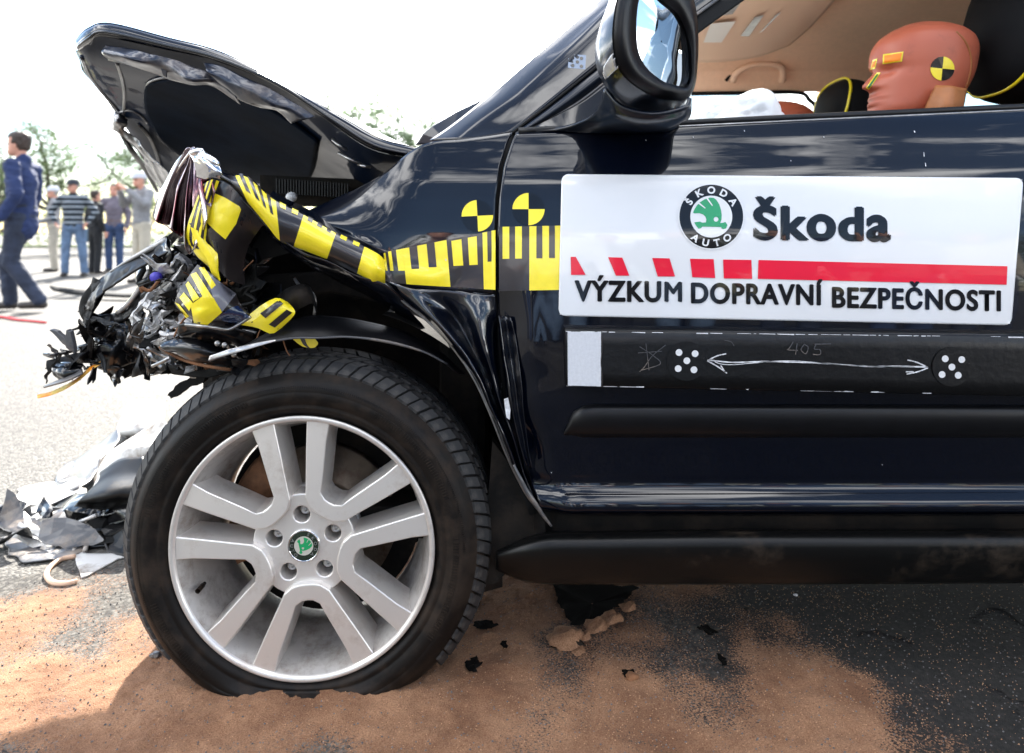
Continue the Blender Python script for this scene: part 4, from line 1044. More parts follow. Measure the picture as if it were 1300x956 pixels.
# seats ------------------------------------------------------------------
def pillow(name, c, s, m, parent, ex=0.6, rot=0.0, tilt=0.0):
    bm = bmesh.new(); bmesh.ops.create_uvsphere(bm, u_segments=28, v_segments=18, radius=1.0)
    for v in bm.verts:
        v.co = Vector([math.copysign(abs(q)**ex, q) for q in v.co])
        v.co = Vector((v.co.x*s[0], v.co.y*s[1], v.co.z*s[2]))
    Mx = Matrix.Translation(Vector(c)) @ Matrix.Rotation(rot, 4, 'Z') @ Matrix.Rotation(tilt, 4, 'Y')
    bm.transform(Mx); return link(name, bm_mesh(bm), m, parent, True)
def piping(name, c, s, m, parent, xoff, ex=0.6, rot=0.0, tilt=0.0, r=0.004):
    pts = []
    for k in range(29):
        a = 2*math.pi*k/28; q = (xoff, math.cos(a), math.sin(a)); e = [math.copysign(abs(t)**ex, t) for t in q[1:]]
        pts.append(Vector((q[0]*s[0], e[0]*s[1]*0.97, e[1]*s[2]*0.97)))
    Mx = Matrix.Translation(Vector(c)) @ Matrix.Rotation(rot, 4, 'Z') @ Matrix.Rotation(tilt, 4, 'Y')
    return tube(name, [Mx @ p for p in pts], r, m, parent, 6, 80)
def seat(yc, x0, rotz=0.0, hz=1.20, hs=(0.055, 0.125, 0.10)):
    s = empty('seat', (x0+0.1, yc, 0.6)); s.parent = car; s.location = Vector((x0+0.1, yc, 0.6))-WL[car]
    pillow('headrest', (x0+0.05, yc, hz), hs, M['seat_black'], s, 0.7, 0, 0.2)
    piping('headrest_piping', (x0+0.05, yc, hz), hs, M['yellow'], s, -0.62, 0.7, 0, 0.2)
    pillow('backrest', (x0+0.10, yc, 0.80), (0.075, 0.23, 0.31), M['seat_black'], s, 0.55, 0, 0.2)
    pillow('seat_cushion', (x0-0.18, yc, 0.48), (0.28, 0.24, 0.08), M['seat_black'], s, 0.5)
    return s
seat(2.28, 1.03, hz=1.205, hs=(0.06, 0.13, 0.088))
ds = empty('seat', (1.3, 1.66, 0.6)); ds.parent = car; ds.location = Vector((1.3,1.66,0.6))-WL[car]
pillow('headrest', (1.200, 1.62, 1.285), (0.108, 0.14, 0.185), M['seat_black'], ds, 0.75, 0.0, 0.25)
piping('headrest_piping', (1.200, 1.62, 1.285), (0.108, 0.14, 0.185), M['yellow'], ds, -0.35, 0.75, 0, 0.25, 0.0045)
pillow('backrest', (1.26, 1.66, 0.78), (0.09, 0.24, 0.33), M['seat_black'], ds, 0.55, 0, 0.2)
pillow('seat_cushion', (0.95, 1.68, 0.46), (0.30, 0.25, 0.08), M['seat_black'], ds, 0.5)
# airbag and wheel
def bag(name, c, s, seed):
    bm = bmesh.new(); bmesh.ops.create_icosphere(bm, subdivisions=5, radius=1.0)
    for v in bm.verts:
        q = v.co.copy(); n1 = noise.noise(q*1.6+Vector((seed, 0, 0))); n2 = abs(noise.noise(q*4.2+Vector((0, seed, 0))))
        v.co = Vector((q.x*s[0], q.y*s[1], q.z*s[2]))*(1+0.22*n1-0.16*n2)
    bm.transform(Matrix.Translation(Vector(c))); return link(name, bm_mesh(bm), M['airbag'], car, True)
bag('airbag', (0.55, 1.72, 1.035), (0.13, 0.20, 0.105), 2.2)
bag('airbag', (0.40, 1.80, 1.02), (0.10, 0.17, 0.085), 5.1)
bag('side_airbag', (0.36, 2.30, 1.00), (0.22, 0.22, 0.16), 8.3)
box('dashboard', (0.16, 1.97, 0.90), (0.34, 1.26, 0.20), M['seat_black'], car, bev=0.06)
rows, _ = revolve([(0.175,0.0),(0.185,-0.012),(0.197,0.0),(0.185,0.012),(0.175,0.0)], 40, axis='Z')
Mx = Matrix.Translation((0.47, 1.68, 0.90)) @ Matrix.Rotation(R(-65), 4, 'Y')
link('steering_wheel', grid([[Mx @ p for p in r] for r in rows], True), M['seat_black'], car, True)

# ================================================================== WING MIRROR
GN = Vector((0.72, -0.694, -0.09)).normalized(); GC = P(842, 50, 1.085)
def rp(px, py, off):     # photo ray meets the plane lying `off` behind the glass
    d = P(px, py, 1.0)-CAMO; c = GC-GN*off; t = (c-CAMO).dot(GN)/d.dot(GN); return CAMO+d*t
mirror = empty('door_mirror', rp(830, 120, 0.05)); mirror.parent = car; mirror.location = WL[mirror]-WL[car]
GL = [(826,-16),(838,0),(857,17),(868,38),(873,60),(874.5,84),(874,101),(868,110.5),(853,108),(838,103),(821,90),(811,76),(806,60),(804.5,40),(805,20),(808,0),(815,-14)]
BL_ = [(822,-44),(846,-34),(868,-16),(880,10),(883.5,40),(884,76),(881,106),(871,119.5),(852,117.5),(832,112),(810,100),(798,86),(791,68),(787,46),(788,22),(791,0),(801,-28)]
B2 = [(822,-52),(848,-42),(872,-22),(883,8),(886.5,42),(886,78),(882,110),(871,126),(850,127),(828,122),(804,108),(788,92),(780,72),(777,48),(779,20),(784,-4),(797,-34)]
B3 = [(812,-56),(840,-48),(866,-24),(880,8),(884,44),(884,82),(879,116),(866,138),(840,143),(814,139),(790,126),(773,106),(764,82),(762,54),(766,24),(776,-4),(790,-36)]
B4 = [(800,-50),(826,-42),(850,-20),(862,8),(866,44),(866,82),(860,114),(846,134),(826,141),(804,138),(782,126),(767,108),(757.5,86),(755.5,60),(762,32),(772,4),(784,-30)]
B5 = [(800,-20),(815,-14),(828,2),(834,20),(836,44),(836,70),(830,94),(820,112),(808,120),(796,118),(782,110),(771,98),(764,82),(762,62),(766,44),(774,22),(786,-4)]
def closed_spl(pts, n):
    k = len(pts); o = []
    for i in range(n):
        s = i/n*k; j = int(s); t = s-j
        o.append(cr_(pts[(j-1) % k], pts[j % k], pts[(j+1) % k], pts[(j+2) % k], t))
    return o
def loop(L_, off, n=72): return [rp(q.x, q.y, off) for q in closed_spl([Vector((x, y, 0)) for x, y in L_], n)]
gl = loop(GL, 0.0); 
bm = bmesh.new(); cc = sum(gl, Vector())/len(gl); rr_ = [[cc+(p-cc)*k+GN*0.0012*(1-k*k) for p in gl] for k in (0.02, 0.4, 0.7, 1.0)]
link('mirror_glass', grid(rr_, True), M['mirror_glass'], mirror, True)
rows = [loop(GL, 0.001), loop(GL, -0.004)]
mid = [((a[0]*0.5+b[0]*0.5), (a[1]*0.5+b[1]*0.5)) for a, b in zip(GL, BL_)]
link('mirror_bezel', grid([loop(GL, 0.002), [p+GN*0.005 for p in loop(GL, 0.0)], loop(mid, -0.010), loop(BL_, -0.008), loop(B2, 0.006)], True), M['plastic'], mirror, True)
hs = grid([loop(B2, 0.004), loop(B3, 0.035), loop(B4, 0.075), loop(B5, 0.105), [rp(800, 50, 0.112)]*72], True)
hso = link('mirror_housing', hs, M['mirror_paint'], mirror, True)
HB = make_bvh(hso)
cast_sheet('indicator_lens', HB, [[(767,84),(776,70),(785,60),(791.5,56)], [(766,93),(776,82),(787,72),(794,66)], [(769,101),(778,92),(788,83),(795,75)]], 0.0022, M['lamp_clear'], mirror, 16, 10, 0.001, 1.08)
# foot that joins housing and door
ft = [[(768,112,1.12),(790,134,1.11),(830,143,1.10),(868,136,1.10),(876,124,1.11)],
      [(764,128,1.15),(785,146,1.13),(822,154,1.12),(862,150,1.13),(876,143,1.15)],
      [(752,146,1.20),(775,157,1.185),(810,163,1.18),(845,162,1.19),(872,150,1.20)],
      [(728,158,1.25),(762,164,1.245),(800,166,1.24),(838,164,1.245),(862,155,1.25)],
      [(700,165,1.272),(742,167,1.27),(790,168,1.27),(842,166,1.27),(862,160,1.28)]]
sheet('mirror_foot', ft, M['mirror_paint'], mirror, 30, 20, None, 0.006)
# ---- small dotted sticker on the pillar
st = empty('dotted_sticker', P(733,77,1.40)); st.parent = car; st.location = WL[st]-WL[car]
pb = make_bvh([o for o in bpy.data.objects if o.name == 'windscreen_pillar'][0])
M['sticker'] = mat('sticker', (0.22,0.27,0.36), 0.4)
cast_sheet('sticker_paper', pb, [[(722,69),(744,70)],[(721,86),(743,88)]], 0.0015, M['sticker'], st, 4, 4)
for px, py in ((727,73.5),(738,74),(733,78.5),(727,83),(738,84)):
    me = plate2d([circle2(px, -py, 2.2, 12)])
    for v in me.vertices: v.co = cast(pb, v.co.x, -v.co.y, 0.0024)
    link('sticker_dot', me, M['ink'], st)
# ================================================================== BONNET, buckled upwards
NE = [(96,52,1.40),(112,37,1.36),(140,31,1.35),(212,49,1.34),(279,67,1.33),(349,101,1.32),(434,150,1.32),(482,177,1.32),(533,190,1.33)]
N2 = [(99,64,1.42),(113,55,1.38),(131,46,1.35),(210,62,1.335),(276,78,1.325),(354,110,1.315),(420,156,1.315),(470,188,1.315),(520,200,1.33)]
sheet('bonnet_flange', [NE, [((a[0]+b[0])/2, (a[1]+b[1])/2, a[2]-0.008) for a, b in zip(NE, N2)], N2], M['paint'], car, 80, 8, None, 0.002)
tube('bonnet_hem', [P(a[0]*.35+b[0]*.65, a[1]*.35+b[1]*.65, a[2]-0.010) for a, b in zip(NE, N2)], 0.0035, M['paint'], car, 8)
U = [[(x, y, Y+0.01) for x, y, Y in N2],
 [(97,66,1.50),(112,76,1.48),(135,80,1.48),(214,95,1.47),(285,115,1.47),(358,142,1.46),(420,178,1.45),(472,205,1.42),(520,204,1.36)],
 [(106,88,1.72),(128,105,1.72),(160,118,1.74),(230,140,1.76),(300,160,1.78),(368,185,1.78),(425,208,1.70),(472,222,1.58),(515,212,1.42)],
 [(122,112,1.92),(146,140,1.96),(178,160,2.0),(240,190,2.08),(308,210,2.12),(372,225,2.12),(425,232,1.98),(468,238,1.76),(508,224,1.52)],
 [(152,148,2.12),(172,180,2.2),(196,205,2.28),(250,226,2.38),(315,232,2.45),(375,236,2.4),(425,240,2.2),(462,247,1.92),(500,238,1.60)],
 [(168,176,2.30),(188,208,2.36),(206,232,2.42),(250,234,2.5),(315,238,2.6),(375,240,2.55),(425,244,2.3),(460,250,2.0),(495,244,1.70)]]
rows = loft_rows(V3(U), 90, 60); rows = crumple(rows, 0.009, 4, 2, ridged=False)
hu = link('bonnet_inner_panel', grid(rows), M['under_paint'], car, True)
UB = make_bvh(hu)
top = loft_rows(V3([[(x, y-2, Y+0.005) for x, y, Y in NE]]+[[(x-4, y-16, Y+0.01) for x, y, Y in r] for r in U[1:]]), 90, 50)
for j, r in enumerate(top):
    for i in range(len(r)):
        u = i/89; k = math.sin(math.pi*max(0, min(1, (u-0.68)/0.31))); 
        r[i] = r[i]+Vector((0, 0, 0.042*k*math.sin(math.pi*min(1, j/10)*0.5)))
link('bonnet_skin', grid(top), M['paint'], car, True)
# liner pad and pressed ribs on the underside
cast_sheet('bonnet_liner', UB, [[(192,104),(225,98),(270,104),(320,122),(368,150),(405,178)], [(184,112),(222,120),(270,132),(318,150),(364,176),(402,195)], [(186,140),(220,155),(266,170),(315,188),(360,206),(398,216)], [(205,175),(228,195),(262,212),(308,226),(350,235),(390,236)]], 0.012, M['hood_liner'], car, 40, 26, 0.006)
def cast_tube(name, bvh, pts, off, r, m, parent=car, dflt=1.6):
    return tube(name, [cast(bvh, x, y, off, dflt) for x, y in pts], r, m, parent, 6)
M['rib'] = mat('rib', (0.012,0.018,0.035), 0.3, 0.3, 0.5, dirt=((0.14,0.115,0.10), 14, 0.48, 0.75, 0.6))
cast_tube('pressed_rib', UB, [(186,110),(190,104),(205,99),(230,99),(262,104),(300,116),(340,135),(372,156)], 0.014, 0.003, M['rib'])
cast_tube('pressed_rib', UB, [(186,110),(184,130),(190,150),(202,170),(220,190),(236,204)], 0.014, 0.0035, M['rib'])
cast_tube('pressed_rib', UB, [(148,78),(155,100),(158,120),(157,145)], 0.006, 0.004, M['rib'])
cast_tube('pressed_rib', UB, [(104,72),(112,92),(128,115),(148,138),(156,150)], 0.006, 0.005, M['rib'])
cast_tube('pressed_rib', UB, [(152,142),(165,140),(178,146),(186,156)], 0.008, 0.004, M['rib'])
cast_tube('pressed_rib', UB, [(176,158),(190,175),(200,200),(206,225)], 0.008, 0.005, M['rib'])
# crumpled reinforcement along the near edge
sheet('buckled_reinforcement', [[(131,58,1.335),(160,62,1.33),(205,72,1.325),(245,84,1.32),(278,98,1.32),(292,106,1.32)], [(130,68,1.33),(160,74,1.30),(200,84,1.33),(240,100,1.30),(272,106,1.33),(300,124,1.33)], [(138,76,1.40),(168,84,1.36),(198,94,1.38),(238,108,1.35),(268,108,1.37),(305,132,1.38)]], M['rib'], car, 50, 20, (0.007, 22, 4), 0.0015)
sheet('buckled_reinforcement', [[(258,80,1.325),(278,84,1.32),(310,98,1.315),(350,116,1.31),(380,134,1.31),(400,148,1.31)], [(262,92,1.30),(280,100,1.31),(312,114,1.30),(345,132,1.30),(368,140,1.31),(386,152,1.31)], [(268,100,1.33),(286,116,1.34),(308,128,1.33),(330,136,1.34),(352,142,1.35),(370,156,1.35)]], M['rib'], car, 40, 20, (0.007, 18, 9), 0.0015)
slab('torn_tab', [(203,82,1.33),(212,82,1.33),(211,98,1.335),(207,96,1.335)], M['rib'], car, (0,0.003,0))
# latch bracket hanging off the torn front edge, and the far front edge
sheet('latch_bracket', [[(144,142,1.98),(152,144,1.97),(162,152,1.98)],[(143,150,1.97),(150,152,1.94),(160,158,1.97)],[(141,161,1.97),(150,164,1.96),(158,167,1.97)],[(147,165,1.98),(156,172,1.97),(166,178,1.98)]], M['steel'], car, 16, 16, (0.014, 28, 3), 0.003)
tube('torn_edge_strip', [P(*q) for q in [(150,158,2.0),(158,176,2.05),(168,192,2.1),(180,208,2.2),(190,224,2.3),(200,243,2.4)]], [0.010,0.008,0.009,0.008,0.009,0.006], M['gloss_black'], car, 6)
sheet('torn_front_skin', [[(156,160,2.0),(172,176,2.0),(186,190,1.95),(204,206,1.9)],[(162,174,2.05),(178,192,2.0),(194,206,2.0),(214,216,1.9)],[(176,196,2.1),(190,212,2.1),(204,222,2.0),(222,230,1.9)],[(192,222,2.2),(202,236,2.2),(212,244,2.1),(228,246,2.0)]], M['paint_crush'], car, 30, 30, (0.02, 9, 6), 0.003)
# hinge struts and cowl grille under the bonnet
for a, b in (((422,177),(440,190)), ((430,194),(458,208)), ((455,208),(470,212))):
    tube('hinge_arm', [P(a[0], a[1], 1.40), P((a[0]+b[0])/2, (a[1]+b[1])/2+1, 1.38), P(b[0], b[1], 1.39)], 0.0035, M['steel'], car, 6)
for k in range(26):
    box('cowl_slat', P(352+k*3.6, 236+k*0.25, 1.72), (0.0030, 0.012, 0.036), M['plastic'], car, bev=0)
slab('cowl_panel', [(330,222,1.75),(470,228,1.75),(480,262,1.75),(330,262,1.75)], M['liner'], car)
pillow('washer_cap', P(370, 250, 1.62), (0.013, 0.01, 0.012), M['white_gloss'], car, 1.0)
box('engine_block', (-0.48, 2.05, 0.56), (0.62, 0.62, 0.46), M['liner'], car, bev=0.04)
box('firewall_panel', (-0.10, 1.62, 0.62), (0.10, 0.40, 0.60), M['liner'], car, bev=0.02)
# ================================================================== CRUSHED NOSE
# fluted corner of the wing, folded to a point
rows = []
ap = P(246, 190, 1.17)
base = [(197,272,1.30),(204,282,1.24),(213,286,1.26),(222,292,1.20),(231,300,1.24),(238,310,1.18),(246,322,1.21),(252,310,1.155),(260,296,1.17),(266,280,1.14),(272,262,1.16),(276,244,1.145)]
bp = [P(*q) for q in base]; NB_ = len(bp)
fine = spline(bp, 90)
for j in range(40):
    t = j/39; row = []
    for i, q in enumerate(fine):
        s = i/89; a = ap+Vector((0.016*(s-0.5)*1.6, 0.006*math.sin(s*9), 0.004*math.sin(s*13)))
        p = a*(1-t)+q*t
        ph = s+0.07*math.sin(s*9+1)+0.03*t*math.sin(s*17)
        fl = abs(math.sin(ph*math.pi*3.0))**0.8*0.026*math.sin(min(1, t*1.1)*math.pi*0.55)*(0.35+0.65*t)
        out = Vector((-0.006*math.sin(math.pi*t)*(1-s), 0, 0.006*math.sin(math.pi*t)*(1-s)))
        row.append(p+Vector((0.2*fl, -fl, 0))+out+Vector((0, 0.006*noise.noise(Vector((s*5, t*3, 2))), 0)))
    rows.append(row)
M['cone_reflections'] = mat('cone_reflections', (0.62,0.58,0.60), 0.10, 1.0, 0.3, col2=(0.12,0.02,0.035), vs=9, det=1, wave=(1.0, 10, 0.004))  # pale and dark red reflections of the black wing, painted as colour
cone = link('folded_wing_corner', grid(rows), M['cone_reflections'], car, True); mod_solid(cone, 0.0012, 1)
tube('bright_crease', [P(*q) for q in [(243,192,1.155),(228,212,1.185),(212,240,1.225),(199,268,1.27)]], [0.003,0.002,0.0018,0.0012], M['chrome'], car, 6)
sheet('bare_metal_crest', [[(240,196,1.15),(248,188,1.148),(262,194,1.146),(276,206,1.148)],[(246,206,1.14),(256,204,1.132),(268,210,1.134),(282,218,1.142)],[(250,226,1.148),(260,228,1.14),(270,226,1.14),(282,228,1.146)]], M['chrome'], car, 24, 18, (0.004, 30, 6), 0.0015)
M['glint_metal'] = mat('glint_metal', (0.85,0.85,0.86), 0.27, 1.0)
pillow('glint_fold', P(266, 202, 1.144), (0.020, 0.012, 0.007), M['glint_metal'], car, 1.0, 0.0, 0.55)  # rounded bumps added to catch a sun glint
pillow('glint_fold', P(250, 193, 1.146), (0.012, 0.010, 0.006), M['glint_metal'], car, 1.0, 0.0, -0.3)
slab('gap_backing', [(256,214,1.24),(286,216,1.24),(312,234,1.25),(345,262,1.26),(372,290,1.27),(372,320,1.27),(330,330,1.27),(296,310,1.25),(262,290,1.24)], M['matt_black'], car, (0,0.02,0))  # dark sheet added to close the bright gap behind the lip
# the striped skirt of tape hanging from the point
def stripe_panel(name, ctrl, marks, m=None, cr=None, nu=40, nv=30, off=0.0012, basem='paint_crush'):
    rows = loft_rows(V3(ctrl), nu, nv)
    if cr: rows = crumple(rows, *cr)
    o = link(name, grid(rows), M[basem], car, True); mod_solid(o, 0.0012, 1)
    def fn(u, v, of):
        x, y = u*(nu-1), v*(nv-1); i = min(int(x), nu-2); j = min(int(y), nv-2); a, b = x-i, y-j
        p = rows[j][i]*(1-a)*(1-b)+rows[j][i+1]*a*(1-b)+rows[j+1][i]*(1-a)*b+rows[j+1][i+1]*a*b
        return p+(CAMO-p).normalized()*of
    cells2('checker_tape', fn, [c for c in marks if len(c) == 5], [c[:5] for c in marks if len(c) == 6], car)
    return o
stripe_panel('torn_wing_strip', [[(256,236,1.15),(264,230,1.14),(272,228,1.14),(282,232,1.15)], [(246,262,1.155),(254,262,1.145),(262,262,1.14),(270,262,1.15)], [(238,285,1.16),(248,290,1.15),(258,292,1.145),(266,290,1.15)], [(236,302,1.165),(246,308,1.155),(256,310,1.15),(264,308,1.155)], [(246,322,1.17),(254,326,1.16),(262,328,1.155),(268,324,1.16)], [(266,340,1.175),(272,342,1.165),(276,344,1.16),(280,342,1.16)]],
   [(0,1,0,1,0), (0.02,0.13,0.0,0.68,1,1),(0.26,0.37,0.0,0.68,1,1),(0.50,0.61,0.0,0.68,1,1),(0.76,0.87,0.0,0.68,1,1),(0.1,0.9,0.68,0.98,1,1)], cr=(0.002, 30, 1))
stripe_panel('checker_panel', [[(272,222,1.155),(285,228,1.15),(298,240,1.15),(316,262,1.16),(334,284,1.18)], [(262,246,1.15),(282,252,1.145),(300,264,1.15),(312,280,1.165),(326,296,1.19)], [(258,278,1.15),(272,286,1.14),(288,298,1.15),(300,304,1.17),(316,312,1.20)], [(262,305,1.155),(274,318,1.15),(284,330,1.16),(296,334,1.18),(310,338,1.21)], [(272,330,1.16),(280,344,1.16),(290,354,1.17),(300,358,1.19),(312,362,1.22)]],
   [(0,1,0,1,0)], cr=(0.003, 20, 3))
CPB = make_bvh([o for o in bpy.data.objects if o.name == 'checker_panel'][0])
def cast_poly(name, bvh, pts, m, off, parent=car, dflt=1.15, dens=10):
    cx_ = sum(p[0] for p in pts)/len(pts); cy_ = sum(p[1] for p in pts)/len(pts); per = []
    k = len(pts)
    for i in range(k):
        for t in range(6): per.append((pts[i][0]*(1-t/6)+pts[(i+1) % k][0]*t/6, pts[i][1]*(1-t/6)+pts[(i+1) % k][1]*t/6))
    rows = [[cast(bvh, cx_+(x-cx_)*s/6, cy_+(y-cy_)*s/6, off, dflt) for x, y in per] for s in (0.05, 1, 2, 3, 4, 5, 6)]
    return link(name, grid(rows, True), m, parent, True)
cast_poly('yellow_square', CPB, [(272,245),(286,251),(304,262),(306,266),(300,284),(286,304),(272,292),(262,282),(266,262)], M['yellow'], 0.0025)
# ribbon running down to the lower patch
stripe_panel('yellow_ribbon', [[(242,288,1.15),(250,292,1.148),(258,298,1.15)],[(248,308,1.15),(256,308,1.146),(262,308,1.15)],[(262,328,1.15),(268,326,1.146),(276,322,1.15)],[(268,346,1.155),(274,344,1.15),(277,342,1.155)],[(276,358,1.16),(278,357,1.158),(280,356,1.16)]], [(0,1,0,1,1)], cr=(0.001, 20, 1), nu=10)
# lower crumpled panel with bars
lp = stripe_panel('crumpled_bumper_corner', [[(250,336,1.16),(262,344,1.15),(274,352,1.15),(284,362,1.16),(300,374,1.18)], [(240,350,1.155),(256,358,1.14),(270,368,1.135),(286,378,1.15),(306,388,1.18)], [(230,366,1.155),(246,376,1.135),(262,386,1.13),(282,394,1.145),(316,400,1.18)], [(222,384,1.16),(236,394,1.14),(254,404,1.135),(276,404,1.15),(302,410,1.18)], [(226,392,1.17),(240,404,1.15),(256,413,1.145),(272,414,1.16),(294,414,1.19)]],
   [(0,1,0,1,0)], cr=(0.003, 26, 7), basem='paint_crush')
LPB = make_bvh(lp)
for pts in ([(252.5,340),(259,339),(274,362),(268.5,367)], [(242,348.5),(249,345.6),(271,379),(258,378)], [(235.5,361),(239,357),(253,378),(245,383)], [(228,378),(233,371),(245,385),(240,395)],
            [(242,387),(257,376),(271,378),(282,396.5),(263,413),(246,410)], [(222,384),(227,386),(240,402),(236,404)]):
    cast_poly('yellow_bar', LPB, pts, M['yellow'], 0.0022)
M['grey_tape'] = mat('grey_tape', (0.16,0.16,0.19), 0.4, 0, 0.5, wave=(0.6, 30, 0.001))
cast_poly('grey_tape', LPB, [(258,342),(278,357),(300,373),(282,396),(270,376)], M['grey_tape'], 0.0018)
M['blue_paint'] = mat('blue_paint', (0.010,0.022,0.065), 0.15, 0, 1.0)
cast_poly('blue_paint_patch', LPB, [(294,390),(302,388),(316,402),(300,411),(284,408),(276,402)], M['blue_paint'], 0.0020)
tube('split_edge', [P(*q) for q in [(236,412,1.16),(256,414,1.14),(272,416,1.15),(290,418,1.17),(306,410,1.18),(318,402,1.18)]], 0.003, M['steel'], car, 6)
# yellow/black scrap under the lip
sp = stripe_panel('taped_scrap', [[(318,398,1.20),(334,386,1.19),(352,378,1.19),(366,384,1.20)], [(314,404,1.20),(336,396,1.18),(356,388,1.18),(374,394,1.19)], [(308,410,1.20),(332,406,1.18),(354,402,1.18),(372,402,1.19)], [(304,412,1.205),(326,416,1.19),(344,424,1.19),(358,416,1.20)]], [(0,1,0,1,1)], cr=(0.002, 22, 4))
SPB = make_bvh(sp)
for pts in ([(330,398),(352,382),(360,385),(337,404)], [(341,412),(364,393),(371,397),(349,416)]): cast_poly('black_bar', SPB, pts, M['tape_black'], 0.0028)
sc2 = stripe_panel('taped_scrap', [[(372,431,1.25),(386,428,1.25),(400,430,1.25)],[(378,436,1.25),(390,438,1.25),(404,436,1.25)],[(384,440,1.25),(394,442,1.25),(400,441,1.25)]], [(0,1,0,1,1),(0.3,0.5,0,1,0,1)], nu=10, nv=8)
sheet('dented_strut_top', [[(352,376,1.24),(366,366,1.22),(384,362,1.22),(396,372,1.25)],[(362,386,1.22),(374,376,1.19),(390,374,1.20),(400,384,1.24)],[(372,398,1.22),(384,390,1.20),(396,386,1.21),(402,396,1.25)]], M['liner'], car, 24, 20, (0.008, 24, 3), 0.003)
tube('bent_bracket', [P(*q) for q in [(374,354,1.3),(380,362,1.28),(392,368,1.28),(400,380,1.28),(399,400,1.28)]], 0.003, M['steel'], car, 6)
# plastic arch edge; its rim highlight is painted as a paler tube
ae = [[(300,446,1.20),(330,428,1.20),(368,408,1.22),(398,401,1.24),(455,407,1.26),(514,422,1.26),(558,448,1.26),(590,475,1.26)],
      [(284,450,1.19),(320,436,1.19),(366,420,1.20),(400,416,1.215),(450,418,1.225),(505,428,1.235),(548,448,1.24),(582,474,1.245)],
      [(266,457,1.185),(315,441,1.185),(366,430,1.19),(405,429,1.20),(446,428,1.205),(492,434,1.215),(536,446,1.225),(568,462,1.235)]]
sheet('arch_trim', ae, M['plastic'], car, 60, 14, (0.004, 12, 2), 0.003)
tube('arch_trim_highlight', [P(x, y, Y-0.003) for x, y, Y in ae[2]], [0.0035,0.0028,0.002,0.002,0.002,0.003,0.002,0.002], M['grey_plastic'], car, 6)
sheet('torn_strip', [[(266,452,1.17),(290,444,1.17),(318,437,1.175),(350,431,1.18)],[(264,458,1.17),(292,450,1.168),(320,442,1.172),(350,433,1.18)]], M['lamp_clear'], car, 24, 4, (0.003, 20, 2), 0.0015)
# --- dark bulk of the nose: radiator pack, crash beam, inner wing
box('radiator_pack', P(300, 372, 1.75)+Vector((0,0,0)), (0.20, 0.16, 0.30), M['liner'], car, rot=Matrix.Rotation(0.3, 3, 'Z'), bev=0.01)
wsheet('inner_wing_panel', [[tuple(P(285,300,1.32)),tuple(P(340,300,1.40)),tuple(P(420,300,1.48)),tuple(P(520,330,1.50)),tuple(P(600,400,1.45))],[tuple(P(275,350,1.34)),tuple(P(340,350,1.50)),tuple(P(420,360,1.56)),tuple(P(520,400,1.56)),tuple(P(600,450,1.5))],[tuple(P(270,400,1.38)),tuple(P(340,410,1.50)),tuple(P(420,430,1.56)),tuple(P(520,460,1.56)),tuple(P(600,520,1.5))],[tuple(P(300,470,1.42)),tuple(P(350,480,1.50)),tuple(P(420,490,1.56)),tuple(P(520,520,1.56)),tuple(P(600,600,1.5))]], M['liner'], 40, 30, cr=(0.03, 6, 3), t=0.003)
slab('side_rail', [(300,352,1.40),(420,345,1.45),(520,362,1.45),(520,392,1.45),(420,372,1.45),(300,385,1.40)], M['liner'], car, (0,0.06,0), 0.004)
rnd = random.Random(11)
def scrap(name, cx_, cy_, Y, s, m, seed, asp=1.0, n=10):
    """small crumpled sheet of torn metal or plastic with an irregular outline"""
    r = random.Random(seed); k = r.randint(7, 11); ang = sorted(r.uniform(0, 2*math.pi) for _ in range(k)); tilt = r.uniform(0, math.pi)
    per = []
    for a in ang:
        q = s*r.uniform(0.45, 1.15); x, y = q*math.cos(a)*asp, q*math.sin(a)/asp
        per.append((cx_+x*math.cos(tilt)-y*math.sin(tilt), cy_+x*math.sin(tilt)+y*math.cos(tilt)))
    per2 = []
    for i in range(k):
        a, b = per[i], per[(i+1) % k]
        for t in range(3): per2.append((a[0]*(1-t/3)+b[0]*t/3, a[1]*(1-t/3)+b[1]*t/3))
    sl = (r.uniform(-.0035, .0035), r.uniform(-.0035, .0035))
    rows = []
    for f in (0.03, 0.35, 0.7, 1.0):
        rows.append([P(cx_+(x-cx_)*f, cy_+(y-cy_)*f, Y+sl[0]*(x-cx_)*f+sl[1]*(y-cy_)*f) for x, y in per2])
    rows = crumple(rows, 0.012, 24, seed)
    o = link(name, grid(rows, True), m, car, False); mod_solid(o, 0.0025); return o
fm = ['liner','matt_black','gloss_black','plastic','rust','paint_crush','matt_black','liner','steel','alloy_raw']
for k in range(120):
    x = rnd.uniform(205, 345); y = rnd.uniform(300+max(0, (245-x)*0.5), 462)
    if x < 235 and y < 345: continue
    scrap('torn_scrap', x, y, rnd.uniform(1.26, 1.60), rnd.uniform(8, 26), M[fm[rnd.randrange(len(fm) if y > 330 else 6)]], 100+k, rnd.uniform(0.8, 1.6))
for k in range(40):
    x = rnd.uniform(235, 330); y = rnd.uniform(405, 466)
    scrap('torn_scrap', x, y, rnd.uniform(1.2, 1.32), rnd.uniform(6, 16), M[['gloss_black','matt_black','steel','rust','plastic'][k % 5]], 500+k, rnd.uniform(0.8, 2.0))
for k in range(90):
    x = rnd.uniform(168, 262); y = rnd.uniform(336, 470)
    if x < 200 and y < 385: continue
    scrap('torn_scrap', x, y, rnd.uniform(1.30, 1.50), rnd.uniform(5, 17), M[['matt_black','gloss_black','liner','plastic','alloy_raw','matt_black','steel','plastic_dirty'][k % 8]], 700+k, rnd.uniform(0.8, 2.4))
